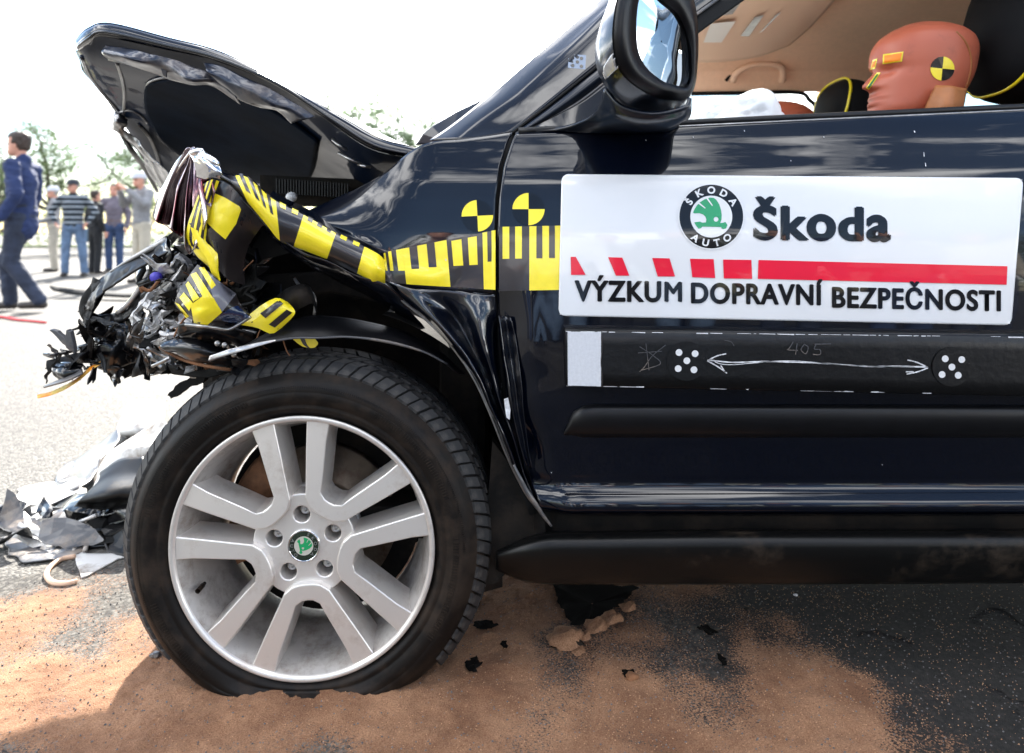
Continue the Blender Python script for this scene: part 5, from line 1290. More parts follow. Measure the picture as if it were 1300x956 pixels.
for k in range(26):
    x, y = rnd.uniform(180, 330), rnd.uniform(330, 460); pts = [(x, y)]
    for q in range(3): pts.append((pts[-1][0]+rnd.uniform(-22, 22), pts[-1][1]+rnd.uniform(-4, 22)))
    Yw = rnd.uniform(1.22, 1.34); tube('loose_cable', [P(a_, min(470, b_), Yw+rnd.uniform(-.02, .02)) for a_, b_ in pts], rnd.choice([0.0014, 0.002, 0.0032]), M[['matt_black','plastic','matt_black','rust','steel'][k % 5]], car, 5)
for k in range(26):
    x = rnd.uniform(166, 250); y = rnd.uniform(365, 476)
    if x < 186 and y < 400: continue
    scrap('broken_casting', x, y, rnd.uniform(1.255, 1.33), rnd.uniform(3.5, 10), M[['alloy_raw','steel','alloy_raw','lamp_clear','grey_plastic','matt_black'][k % 6]], 1700+k, rnd.uniform(0.8, 2.6))
for k in range(34):
    x = rnd.uniform(196, 300); y = rnd.uniform(300, 352)
    if x < 215 and y < 325: continue
    scrap('torn_scrap', x, y, rnd.uniform(1.36, 1.5), rnd.uniform(8, 18), M[['matt_black','liner','gloss_black','plastic','steel'][k % 5]], 2700+k, rnd.uniform(0.8, 1.8))
for k in range(40):
    x = rnd.uniform(100, 206); y = rnd.uniform(402, 474)
    scrap('torn_scrap', x, y, rnd.uniform(1.40, 1.50), rnd.uniform(4, 13), M[['matt_black','gloss_black','matt_black','plastic','liner'][k % 5]], 3700+k, rnd.uniform(1.2, 3.0))
for k in range(16):
    x = rnd.uniform(62, 120); y = 452+rnd.uniform(-14, 26)
    scrap('torn_scrap', x, y, rnd.uniform(1.38, 1.44), rnd.uniform(3, 8), M[['gloss_black','matt_black','grey_plastic','plastic'][k % 4]], 4700+k, rnd.uniform(1.5, 3.4))
# named big pieces
def blade(name, pts, Y, m, thick=0.006, jag=0.0, **k):
    return slab(name, [(p[0], p[1], p[2] if len(p) > 2 else Y) for p in pts], m, k.get('parent', car), (0.004, thick, 0.002), 0.0015, jag)
# hoop of torn bumper carrier
sheet('bumper_carrier', [[(214,300,1.42),(188,318,1.42),(164,330,1.42),(139,346,1.44),(126,356,1.45),(116,374,1.46),(107,392,1.47)], [(214,320,1.36),(192,332,1.37),(168,346,1.37),(150,358,1.38),(133,370,1.40),(122,382,1.41),(116,396,1.43)]], M['plastic'], car, 60, 14, (0.012, 20, 2), 0.004)
tube('carrier_edge', [P(*q) for q in [(213,304,1.41),(190,316,1.41),(166,329,1.41),(140,345,1.43)]], [0.009,0.006,0.004,0.002], M['alloy_raw'], car, 6)
sheet('bumper_carrier', [[(107,390,1.46),(118,398,1.46),(134,400,1.45),(152,396,1.44),(168,382,1.42),(180,362,1.41),(190,342,1.40)], [(106,400,1.46),(120,408,1.45),(138,412,1.44),(158,406,1.42),(176,390,1.40),(188,370,1.39),(198,346,1.39)]], M['plastic'], car, 60, 12, (0.010, 24, 5), 0.004)
tube('carrier_edge', [P(*q) for q in [(150,396,1.43),(162,386,1.41),(174,370,1.40),(184,352,1.39),(189,342,1.39)]], [0.006,0.005,0.005,0.004,0.003], M['lamp_clear'], car, 6)
rnd2 = random.Random(5)
def jagged(pts, amp=2.5, n=4, seed=1):
    r = random.Random(seed); o = []
    for i in range(len(pts)):
        a, b = pts[i], pts[(i+1) % len(pts)]
        for t in range(n):
            f = t/n; o.append((a[0]*(1-f)+b[0]*f+(r.uniform(-amp, amp) if t else 0), a[1]*(1-f)+b[1]*f+(r.uniform(-amp, amp) if t else 0)))
    return o
blade('torn_grille_plate', jagged([(116,404),(150,408),(172,392),(176,420),(166,440),(172,452),(202,444),(204,464),(180,466),(168,466),(158,481),(146,474),(138,464),(122,458),(116,440),(119,425),(113,414)], 2.2, 4, 3), 1.46, M['matt_black'], 0.02)
blade('torn_grille_plate', jagged([(98,441),(118,436),(126,448),(140,452),(130,464),(108,458),(92,462),(70,463),(66,458),(84,456),(104,450)], 1.5, 3, 8), 1.44, M['liner'], 0.012)
blade('plastic_shard', jagged([(130,462),(140,464),(150,488),(141,484),(136,476)], 1.2, 3, 9), 1.44, M['liner'], 0.006)
blade('plastic_shard', jagged([(62,419),(72,421),(82,430),(84,419),(89,421),(94,449),(84,442),(76,433)], 1.0, 3, 4), 1.42, M['grey_plastic'], 0.006)
sheet('glossy_shard', [[(66,462,1.42),(86,460,1.40),(106,462,1.40)],[(66,474,1.40),(82,474,1.38),(104,470,1.39)],[(74,482,1.41),(84,480,1.39),(100,474,1.40)]], M['gloss_black'], car, 16, 12, (0.008, 22, 3), 0.003)
sheet('glossy_shard', [[(54,491,1.40),(76,482,1.39),(104,468,1.39)],[(56,492,1.39),(84,484,1.37),(106,474,1.38)]], M['grey_plastic'], car, 16, 5, (0.003, 22, 6), 0.003)
blade('plastic_shard', jagged([(212,502),(222,490),(240,480),(262,474),(258,486),(236,494),(224,504),(216,507)], 1.5, 3, 14), 1.36, M['matt_black'], 0.01)
# big torn black sheets and hanging strips
for c, m_, cr_s in (
  ([[(118,352,1.46),(108,376,1.47),(100,396,1.47),(104,412,1.47)],[(132,360,1.43),(124,382,1.43),(116,402,1.43),(122,418,1.44)]], 'matt_black', 1),
  ([[(112,414,1.46),(134,408,1.45),(160,404,1.44),(184,396,1.43)],[(112,438,1.45),(136,436,1.42),(160,430,1.43),(190,424,1.42)],[(118,462,1.46),(140,470,1.43),(166,462,1.44),(200,458,1.42)]], 'gloss_black', 2),
  ([[(120,446,1.45),(100,448,1.44),(82,452,1.44),(64,456,1.43)],[(122,458,1.44),(100,458,1.42),(84,464,1.42),(62,470,1.42)]], 'matt_black', 3),
  ([[(178,440,1.40),(196,440,1.38),(214,446,1.36)],[(176,462,1.40),(196,466,1.37),(216,468,1.35)],[(170,478,1.41),(188,474,1.39),(206,474,1.38)]], 'plastic', 4),
  ([[(136,462,1.44),(146,466,1.43),(156,470,1.43)],[(138,478,1.44),(146,486,1.43),(150,490,1.43)]], 'gloss_black', 5),
  ([[(216,300,1.40),(200,314,1.40),(184,330,1.41),(170,344,1.42)],[(224,318,1.37),(206,336,1.37),(190,350,1.38),(178,362,1.39)],[(228,336,1.40),(212,352,1.40),(198,364,1.40),(186,374,1.41)]], 'gloss_black', 6)):
    sheet('torn_bumper_skin', c, M[m_], car, 40, 24, (0.016, 15, cr_s), 0.003)
# cast alloy bracket web
def web(pts, r, m='alloy_raw', nm='cast_strut'):
    rr_ = [q_*0.72 for q_ in r] if isinstance(r, (list, tuple)) else r*0.8
    n_ = (len(pts)-1)*4+1; rows = tube_rows([P(*q) for q in pts], rr_, 6, n_)
    for j, rw in enumerate(rows):
        for i, p in enumerate(rw): rw[i] = p+Vector((noise.noise(p*70), noise.noise(p*70+Vector((3,1,2))), noise.noise(p*70+Vector((8,4,1)))))*0.005
    bm = bmesh.new(); add_rows(bm, rows); bmesh.ops.recalc_face_normals(bm, faces=bm.faces); link(nm, bm_mesh(bm), M[m], car, False)
web([(206,363,1.36),(196,370,1.34),(184,384,1.33),(173,398,1.33),(170,416,1.33),(164,433,1.34)], [0.013,0.011,0.009,0.010,0.008,0.007])
web([(199,366,1.33),(206,366,1.33),(212,368,1.34)], 0.012)
web([(184,386,1.32),(194,392,1.31),(200,404,1.31),(196,418,1.31),(202,432,1.32),(212,446,1.33),(216,462,1.33)], [0.010,0.009,0.011,0.008,0.012,0.014,0.010])
web([(172,402,1.32),(184,410,1.31),(196,416,1.31)], [0.009,0.007,0.009])
web([(200,404,1.31),(212,396,1.31),(224,388,1.32),(238,378,1.33)], [0.010,0.008,0.009,0.008])
web([(196,420,1.31),(206,412,1.30),(216,408,1.30),(222,416,1.30)], [0.008,0.006,0.008,0.007])
web([(172,438,1.30),(184,446,1.30),(198,458,1.30),(206,466,1.30)], [0.008,0.007,0.006,0.006], 'steel', 'steel_rod')
web([(206,432,1.31),(218,440,1.30),(222,452,1.30)], [0.014,0.013,0.012])
web([(216,368,1.34),(230,376,1.33),(240,386,1.32)], [0.008,0.009,0.007])
web([(208,344,1.34),(222,352,1.33),(240,364,1.32)], 0.004, 'steel', 'steel_rod')
web([(226,326,1.34),(236,334,1.33),(240,350,1.33),(232,362,1.33)], [0.010,0.014,0.014,0.010], 'grey_plastic', 'plastic_hose')
web([(216,342,1.35),(222,330,1.34),(228,322,1.34)], [0.005,0.006,0.005], 'lamp_clear', 'plastic_hose')
web([(204,424,1.28),(214,426,1.27),(226,422,1.27),(238,414,1.27)], [0.006,0.009,0.008,0.006], 'alloy_raw')
for k in range(6):
    x, y = rnd.uniform(180, 236), rnd.uniform(380, 452)
    pillow('cast_lug', P(x, y, rnd.uniform(1.29, 1.35)), (rnd.uniform(.004,.010), rnd.uniform(.004,.009), rnd.uniform(.003,.009)), M[['alloy_raw','steel','lamp_clear','rust'][k % 4]], car, 0.8)
pillow('fibre_clump', P(203, 391, 1.345), (0.018, 0.014, 0.020), M['liner'], car, 1.0)
# sensor barrel with its blue cap
tube('sensor_barrel', [P(197,352,1.30), P(206,354,1.34), P(226,362,1.40)], [0.0125,0.0135,0.013], M['matt_black'], car, 20, sm=False)
rows, _ = revolve([(0.0,-0.002),(0.0085,-0.002),(0.0095,0.0),(0.0095,0.01)], 24)
link('blue_cap', grid([[p+P(196.5,352,1.29) for p in r] for r in rows], True), M['blue_cap'], car, True)
sheet('dark_bumper_blade', [[(203,436,1.24),(226,430,1.22),(254,432,1.21),(284,444,1.22),(306,458,1.24)],[(206,442,1.22),(228,442,1.20),(256,446,1.19),(284,454,1.21),(306,462,1.24)],[(220,450,1.24),(238,456,1.22),(262,461,1.21),(286,464,1.22),(304,466,1.24)]], M['gloss_black'], car, 30, 12, (0.004, 16, 5), 0.004)
tube('blade_edge', [P(*q) for q in [(203,440,1.235),(222,452,1.23),(246,461,1.215),(276,467,1.21),(300,470,1.23)]], 0.003, M['rust'], car, 6)
sheet('dark_bumper_blade', [[(214,462,1.30),(240,470,1.28),(270,468,1.28),(300,462,1.28)],[(220,474,1.30),(246,478,1.28),(270,478,1.28),(296,470,1.28)]], M['matt_black'], car, 20, 8, (0.006, 16, 8), 0.006)
sheet('dark_bumper_blade', [[(226,412,1.20),(256,410,1.19),(290,414,1.20),(322,424,1.22)],[(228,424,1.22),(262,422,1.20),(296,428,1.21),(322,440,1.24)],[(240,434,1.25),(272,432,1.24),(300,440,1.24),(318,452,1.26)]], M['gloss_black'], car, 30, 12, (0.008, 18, 15), 0.003)
for px, py in ((276,436),(285,438),(297,450)):
    pillow('bolt_head', P(px, py, 1.19), (0.005,0.004,0.005), M['steel'], car, 1.0)
for pts in ([(345,388),(330,420),(322,440)], [(352,404),(362,440),(368,452)], [(300,300),(292,330),(288,360)], [(322,330),(300,352)]):
    tube('loose_wire', [P(x, y, 1.21) for x, y in pts], 0.0012, M['rust'], car, 5)
# --- barrier tape hanging from the wreck
hm = mat('barrier_tape', (0.85,0.24,0.0), 0.5, col2=(0.75,0.55,0.12), vs=30, det=1); M['barrier_tape'] = hm
sheet('hanging_barrier_tape', [[(128,459,1.40),(114,466,1.40),(98,480,1.40),(80,490,1.40),(62,498,1.40),(48,501,1.40)],[(128,463,1.39),(114,471,1.39),(98,485,1.39),(81,495,1.39),(63,502,1.39),(49,505,1.39)]], hm, car, 40, 5, (0.008, 24, 3), 0.0008)
# ================================================================== HEADS AND FIGURES
HT = [(0.00,.30,-.10,.10),(0.03,.37,.0,.17),(0.08,.40,.12,.225),(0.14,.405,.20,.255),(0.20,.395,.26,.27),(0.30,.385,.33,.285),(0.40,.375,.38,.30),(0.50,.355,.41,.312),(0.57,.375,.425,.318),(0.65,.385,.435,.322),(0.75,.365,.435,.322),(0.84,.315,.405,.30),(0.91,.235,.335,.25),(0.96,.145,.235,.175),(0.99,.06,.12,.09),(1.0,.0,.05,.02)]
def head_grid(H, nseg=44, nrow=46, neck=True, soft=0.0):
    """rows of a head facing -Y, chin at z=0, crown at z=H"""
    tab = [Vector((a, b, c)) for _, a, b, c in HT]; zs = [q[0] for q in HT]; rows = []
    for j in range(nrow):
        z = 1-(1-j/(nrow-1))**1.0; z = j/(nrow-1); z = math.sin(z*math.pi/2)**0.9 if z > 0.5 else z*math.sin(math.pi/4)**0.9/0.5
        for k in range(len(zs)-1):
            if z <= zs[k+1]+1e-9: break
        t = (z-zs[k])/(zs[k+1]-zs[k]); p0 = tab[max(0, k-1)]; p3 = tab[min(len(tab)-1, k+2)]
        f, b, w_ = cr_(p0, tab[k], tab[k+1], p3, t) if k > 0 else tab[k]*(1-t)+tab[k+1]*t
        row = []
        for i in range(nseg):
            a = 2*math.pi*i/nseg; c, s = math.cos(a), math.sin(a)      # a=0 front
            cy0 = (b-f)/2; hy = (f+b)/2
            x = w_*math.copysign(abs(s)**0.86, s); y = cy0-hy*math.copysign(abs(c)**0.92, c)
            if c > 0:
                g = lambda m, s_, v: math.exp(-((v-m)/s_)**2)
                nose = max(0, min(1, (0.56-z)/0.20))*(1 if z > 0.355 else max(0, 1-(0.355-z)/0.035)) if z < 0.56 else 0
                y -= 0.105*nose*g(0, 0.062+0.03*max(0, (0.42-z)/0.1), x)*(1-soft*0.35)
                y -= 0.020*g(0.245, 0.022, z)*g(0, 0.11, x)+0.022*g(0.195, 0.024, z)*g(0, 0.10, x)-0.016*g(0.220, 0.012, z)*g(0, 0.12, x)
                y += 0.012*g(0.145, 0.03, z)*g(0, .1, x)-0.012*g(0.06, 0.05, z)*g(0, .1, x)
                y += 0.040*(g(0.13, 0.07, x)+g(-0.13, 0.07, x))*g(0.49, 0.045, z)*(1-soft*0.5)
                y -= 0.014*(g(0.12, 0.09, x)+g(-0.12, 0.09, x))*g(0.575, 0.03, z)
            row.append(Vector((x*H, y*H, z*H)))
        rows.append(row)
    return rows
def xf(rows, Mx): return [[Mx @ p for p in r] for r in rows]
_b = bmesh.new(); bmesh.ops.create_icosphere(_b, subdivisions=2, radius=1.0); _b.verts.index_update()
ICO_V = [tuple(v.co) for v in _b.verts]; ICO_F = [tuple(v.index for v in f.verts) for f in _b.faces]; _b.free()
def bl(bm, a, b, ra, rb, sy=1.0, n=None, sx=1.0):
    a, b = Vector(a), Vector(b); d = (b-a).length; n = n or max(2, int(d/(min(ra, rb)*0.45))+1)
    vs, fs = PEND.setdefault(id(bm), ([], []))
    for k in range(n):
        t = k/(n-1); r = ra*(1-t)+rb*t; c = a*(1-t)+b*t; q = len(vs)
        vs.extend([(c.x+v[0]*r*sx, c.y+v[1]*r*sy, c.z+v[2]*r) for v in ICO_V]); fs.extend([(f[0]+q, f[1]+q, f[2]+q) for f in ICO_F])
def fuse(name, bm, voxel, m, parent, smooth_it=6, fold=None):
    me = bm_mesh(bm); o = bpy.data.objects.new('tmp', me)
    r = o.modifiers.new('r', 'REMESH'); r.mode = 'VOXEL'; r.voxel_size = voxel
    if smooth_it: s = o.modifiers.new('s', 'SMOOTH'); s.iterations = smooth_it; s.factor = 0.5
    out_ = eval_mesh(o); bpy.data.objects.remove(o); bpy.data.meshes.remove(me)
    if fold:
        amp, fr, sd_ = fold
        nr = [Vector(v.normal) for v in out_.vertices]
        for v, vn in zip(out_.vertices, nr):
            q = Vector((v.co.x*fr, v.co.y*fr, v.co.z*fr*1.7))+Vector((sd_, 0, 0)); n_ = abs(noise.noise(q))+0.5*abs(noise.noise(q*2.1))
            v.co += vn*amp*(0.5-n_)
    return link(name, out_, m, parent, True, recentre=False)
BASE = dict(hipL=(0.09,0,0.93), hipR=(-0.09,0,0.93), kneeL=(0.10,-0.01,0.50), kneeR=(-0.10,-0.01,0.50), ankL=(0.10,0.02,0.09), ankR=(-0.10,0.02,0.09),
            pelvis=(0,0,0.97), waist=(0,0,1.10), chest=(0,0,1.30), neck=(0,0.01,1.50), head=(0,-0.01,1.555),
            shL=(0.185,0.01,1.44), shR=(-0.185,0.01,1.44), elL=(0.25,0.04,1.15), elR=(-0.25,0.04,1.15), wrL=(0.25,-0.05,0.91), wrR=(-0.25,-0.05,0.91), headturn=0.0, headtilt=0.0, handdirL=None, handdirR=None)
SKIN = mat('skin', (0.55,0.27,0.19), 0.5, var=0.08, vs=20, sub=0.1); M['skin'] = SKIN
M['hair_brown'] = mat('hair_brown', (0.035,0.020,0.014), 0.6, var=0.3, vs=60, bump=0.6, bs=120)
M['hair_grey'] = mat('hair_grey', (0.30,0.28,0.26), 0.7, var=0.3, vs=60, bump=0.6, bs=120)
M['shoe'] = mat('shoe', (0.030,0.022,0.018), 0.5); M['eye'] = mat('eye', (0.02,0.015,0.012), 0.2); M['lips'] = mat('lips', (0.42,0.13,0.11), 0.5)
def person(label, X, Y, face, top, legs, pose=None, hair='hair_brown', hat=None, scale=1.0, group=None, shoe='shoe', long_top=0.0, bulk=1.0, vox=0.011, hair_fn='short', extra=None, sleeve=True):
    J = dict(BASE); J.update(pose or {}); V = {k: (Vector(v) if isinstance(v, tuple) else v) for k, v in J.items()}
    root = empty('person', (0,0,0)); tag(root, label, 'person', group)
    k = bulk
    # body: one continuous figure
    bm = bmesh.new()
    for s in 'LR':
        bl(bm, V['hip'+s], V['knee'+s], 0.078, 0.052); bl(bm, V['knee'+s], V['ank'+s], 0.052, 0.036)
        f0 = V['ank'+s]+Vector((0, 0.02, -0.045)); bl(bm, f0, f0+Vector((0, -0.16, -0.015)), 0.034, 0.028)
        bl(bm, V['sh'+s], V['el'+s], 0.048, 0.038); bl(bm, V['el'+s], V['wr'+s], 0.038, 0.025)
        d = V['handdir'+s] or (V['wr'+s]-V['el'+s]).normalized(); d = Vector(d).normalized(); w0 = V['wr'+s]
        side = d.cross(Vector((0, 1, 0))); side = (side if side.length > .1 else Vector((1, 0, 0))).normalized(); fwd = side.cross(d).normalized()
        bl(bm, w0, w0+d*0.075, 0.024, 0.030, 0.9)                                   # palm
        for q, (o_, l_) in enumerate(((-0.030, 0.062), (-0.010, 0.075), (0.010, 0.070), (0.029, 0.055))):
            r0 = w0+d*0.085+fwd*o_; m1 = r0+d*l_*0.55+side*0.008*(1+q % 2); bl(bm, r0, m1, 0.0098, 0.0092); bl(bm, m1, m1+d*l_*0.38+side*0.020, 0.0092, 0.0082)
        t0 = w0+d*0.03+fwd*-0.030; bl(bm, t0, t0+d*0.035-fwd*0.030, 0.0125, 0.011); bl(bm, t0+d*0.035-fwd*0.030, t0+d*0.065-fwd*0.034, 0.011, 0.0095)
    bl(bm, V['pelvis'], V['waist'], 0.135*k, 0.12*k, 0.72); bl(bm, V['waist'], V['chest'], 0.12*k, 0.15*k, 0.70); bl(bm, V['chest'], V['chest']*0.35+V['neck']*0.65, 0.15*k, 0.085, 0.72)
    bl(bm, V['shL'], V['shR'], 0.055, 0.055); bl(bm, V['neck']-Vector((0,0,0.05)), V['head']+Vector((0, 0.02, 0.05)), 0.056, 0.052)
    H = 0.232; Mh = Matrix.Translation(V['head']) @ Matrix.Rotation(J['headturn'], 4, 'Z') @ Matrix.Rotation(J['headtilt'], 4, 'X')
    add_rows(bm, xf(head_grid(H), Mh))
    for sx in (-1, 1): bmesh.ops.create_icosphere(bm, subdivisions=2, radius=1.0, matrix=Mh @ Matrix.Translation((sx*0.072, 0.012, 0.105)) @ Matrix.Diagonal((0.009, 0.020, 0.033, 1)))
    bmesh.ops.recalc_face_normals(bm, faces=bm.faces)
    fuse('body', bm, vox, SKIN, root, 2)
    for sx in (-1, 1):
        bm = bmesh.new(); bmesh.ops.create_icosphere(bm, subdivisions=2, radius=0.012, matrix=Mh @ Matrix.Translation((sx*0.030, -0.076, 0.114))); link('eye', bm_mesh(bm), M['eye'], root, True)
    bm = bmesh.new(); bl(bm, Mh @ Vector((-0.02, -0.091, 0.050)), Mh @ Vector((0.02, -0.091, 0.050)), 0.006, 0.006); link('mouth', bm_mesh(bm), M['lips'], root, True)
    # clothes
    bm = bmesh.new()
    if long_top: bl(bm, V['pelvis']+Vector((0,0,-long_top)), V['pelvis'], 0.165*k, 0.16*k, 0.78)
    bl(bm, V['pelvis']+Vector((0,0,0.02)), V['waist'], 0.158*k, 0.15*k, 0.80); bl(bm, V['waist'], V['chest'], 0.15*k, 0.172*k, 0.76); bl(bm, V['chest'], V['chest']*0.4+V['neck']*0.6, 0.172*k, 0.10, 0.74)
    bl(bm, V['shL'], V['shR'], 0.076, 0.076); bl(bm, V['neck']-Vector((0,0,0.05)), V['neck']+Vector((0,0.008,0.015)), 0.075, 0.070)
    for s in 'LR':
        e = V['el'+s]; w0 = V['wr'+s] if sleeve else V['el'+s]*1.0
        bl(bm, V['sh'+s], e, 0.072, 0.060)
        if sleeve: bl(bm, e, w0-(w0-e).normalized()*0.015, 0.060, 0.044)
    tp = fuse('jacket' if long_top else 'shirt', bm, vox*1.2, M[top] if isinstance(top, str) else top, root, 5, (0.020, 7, X))
    bm = bmesh.new(); bl(bm, V['pelvis']+Vector((0,0,-0.03)), V['pelvis']+Vector((0,0,0.07)), 0.15*k, 0.142*k, 0.80)
    for s in 'LR':
        bl(bm, V['hip'+s], V['knee'+s], 0.102, 0.076); bl(bm, V['knee'+s], V['ank'+s]+Vector((0,0,0.0)), 0.076, 0.066)
    fuse('trousers', bm, vox*1.2, M[legs] if isinstance(legs, str) else legs, root, 4, (0.016, 8, X+3))
    for s in 'LR':
        bm = bmesh.new(); f0 = V['ank'+s]+Vector((0, 0.03, -0.045)); bl(bm, f0, f0+Vector((0, -0.20, -0.008)), 0.045, 0.038, 1.0, 9)
        q_ = PEND[id(bm)][0]; q_[:] = [(a_, b_, max(c_, V['ank'+s].z-0.088)) for a_, b_, c_ in q_]
        fuse('shoe', bm, 0.011, M[shoe], root, 3)
    bm = bmesh.new()
    if hat:
        rows = [[Mh @ Vector((r*0.088*math.sin(a), 0.006-r*0.108*math.cos(a), 0.150+h*0.1)) for a in [2*math.pi*i/28 for i in range(28)]] for r, h in ((1.04, -0.12), (1.06, 0.1), (1.0, 0.5), (0.8, 0.82), (0.45, 0.98), (0.05, 1.02))]
        o = link('cap', grid(rows, True), M[hat], root, True)
        rows = [[Mh @ Vector((0.080*math.sin(a)*(1+q*0.0), 0.0-0.105*math.cos(a)-q*0.075*math.cos(a), 0.146-q*0.012)) for a in [R(-62+124*i/14) for i in range(15)]] for q in (0, 0.5, 1)]
        o = link('cap_peak', grid(rows), M[hat], root, True); mod_solid(o, 0.005)
    if hair:
        rnd_ = random.Random(int(X*100)); pts = []
        for i in range(560):
            a = rnd_.uniform(0, 2*math.pi); z = rnd_.uniform(0.26, 1.0)
            if math.cos(a) > 0.15 and z < 0.80: continue
            if math.cos(a) > -0.25 and z < 0.55: continue
            if hat and z > 0.66: continue
            kk = min(range(len(HT)-1), key=lambda q: abs(HT[q][0]-z)); f, b, w_ = HT[kk][1:]; r_ = 0.016 if hair_fn == 'curly' else 0.011
            p = Vector((w_*math.sin(a)*H*1.02, ((b-f)/2-(f+b)/2*math.cos(a))*H*1.02, z*H)); c_ = Mh @ p; q_ = r_*rnd_.uniform(.7, 1.4); bl(bm, c_, c_, q_, q_, n=2)
        if id(bm) in PEND: fuse('hair', bm, 0.008, M[hair], root, 1)
        else: bm.free()
    if extra: extra(root, V, Mh)
    root.location = (X, Y, 0); root.rotation_euler = (0, 0, face); root.scale = (scale,)*3
    return root
def cloth(name, col, **k): M[name] = mat(name, col, 0.85, bump=0.4, bs=300, **k); return name
cloth('navy_jacket', (0.014,0.028,0.095), var=0.15, vs=9); cloth('dark_jeans', (0.022,0.030,0.055), var=0.3, vs=6)
cloth('jeans', (0.10,0.155,0.25), var=0.35, vs=5); cloth('blue_jeans', (0.035,0.065,0.15), var=0.3, vs=5); cloth('beige_cloth', (0.42,0.38,0.31), var=0.1)
cloth('black_cloth', (0.012,0.013,0.016)); cloth('grey_cloth', (0.22,0.22,0.23), var=0.15); cloth('white_cloth', (0.55,0.56,0.60), var=0.05); cloth('dark_cap', (0.03,0.035,0.045)); cloth('green_check', (0.12,0.10,0.12), col2=(0.3,0.24,0.26), vs=14)
def stripes(name, c1, c2, axis, scale, thr=0.5):
    m = mat(name, c1, 0.85); n = m.node_tree; b = n.nodes['Principled BSDF']; l = n.links.new
    t = n.nodes.new('ShaderNodeTexCoord'); wv = n.nodes.new('ShaderNodeTexWave'); wv.bands_direction = axis; wv.inputs['Scale'].default_value = scale; wv.inputs['Distortion'].default_value = 0.6
    l(t.outputs['Object'], wv.inputs['Vector']); r = n.nodes.new('ShaderNodeValToRGB'); r.color_ramp.elements[0].position = thr-0.06; r.color_ramp.elements[1].position = thr+0.06
    r.color_ramp.elements[0].color = (*c1, 1); r.color_ramp.elements[1].color = (*c2, 1); l(wv.outputs['Fac'], r.inputs['Fac']); l(r.outputs[0], b.inputs['Base Color']); M[name] = m; return name
stripes('striped_sweater', (0.014,0.020,0.030), (0.30,0.34,0.38), 'Z', 3.3, 0.80); stripes('pin_shirt', (0.085,0.070,0.095), (0.22,0.20,0.24), 'X', 9, 0.6)
# -- bystanders beyond the car
YM = 7.06
person('man in dark blue jacket and jeans striding left at the picture edge', (28-HX)*YM/FPX, YM, R(-84), 'navy_jacket', 'dark_jeans',
  dict(hipL=(0.09,0,0.93), hipR=(-0.09,0,0.93), kneeR=(-0.09,-0.20,0.52), ankR=(-0.09,-0.16,0.10), kneeL=(0.10,-0.05,0.50), ankL=(0.10,0.22,0.12), elL=(0.27,0.10,1.16), wrL=(0.25,-0.06,0.93), elR=(-0.27,-0.02,1.15), wrR=(-0.24,-0.16,0.92), head=(0,-0.035,1.56)), long_top=0.10, hair_fn='curly', scale=1.01, bulk=1.05, vox=0.009)
def bagx(root, V, Mh): pillow('bag', V['wrR']+Vector((-0.02, -0.02, -0.28)), (0.16, 0.07, 0.13), M['bag_blue'], None, 0.5).parent = root
M['bag_blue'] = mat('bag_blue', (0.07,0.13,0.20), 0.6)
Y2 = 12.6
person('man in dark cap, black and grey striped sweater and pale jeans', (93-HX)*Y2/FPX, Y2, R(18), 'striped_sweater', 'jeans',
  dict(kneeL=(0.15,-0.01,0.5), ankL=(0.18,0.02,0.09), kneeR=(-0.12,-0.01,0.5), ankR=(-0.14,0.02,0.09), elL=(0.36,0.06,1.20), wrL=(0.24,-0.05,1.0), elR=(-0.37,0.05,1.2), wrR=(-0.27,-0.06,1.0), headturn=R(-35)), hair='hair_grey', hat='dark_cap', bulk=1.12, scale=0.98)
person('man in grey top and beige trousers half hidden behind the striped sweater', (68-HX)*14.2/FPX, 14.2, R(-60), 'grey_cloth', 'beige_cloth', dict(wrL=(0.20,-0.22,1.05), wrR=(-0.18,-0.22,1.05)), hair='hair_grey', hat='white_cloth', scale=0.97)
person('person dressed all in black between the sweater man and the pinstripe man', (121-HX)*13.4/FPX, 13.4, R(150), 'black_cloth', 'black_cloth', dict(), scale=0.9)
p5 = person('man in dark pinstripe shirt, belt and blue jeans holding a bag', (145-HX)*14.0/FPX, 14.0, R(10), 'pin_shirt', 'blue_jeans', dict(elL=(0.27,0.03,1.16), elR=(-0.30,0.03,1.16), wrR=(-0.27,-0.06,0.93)), hair='hair_brown', scale=0.99)
pillow('belt', (0, 0, 1.045), (0.158, 0.125, 0.02), mat('leather', (0.16,0.08,0.03), 0.5), None, 1.0).parent = p5
bg_ = pillow('shoulder_bag', (p5.location.x-0.34, 13.85, 0.74), (0.17, 0.10, 0.14), M['bag_blue'], None, 0.5); tag(bg_, 'blue-grey bag hanging beside the man in the pinstripe shirt', 'bag')
person('photographer in white cap and grey jacket behind the torn bonnet edge', (180-HX)*11.0/FPX, 11.0, R(-30), 'grey_cloth', 'beige_cloth', dict(elL=(0.30,-0.12,1.26), wrL=(0.10,-0.30,1.48), elR=(-0.30,-0.12,1.26), wrR=(-0.10,-0.30,1.48), head=(0,-0.04,1.55)), hair='hair_grey', hat='white_cloth', scale=0.98, bulk=1.05)
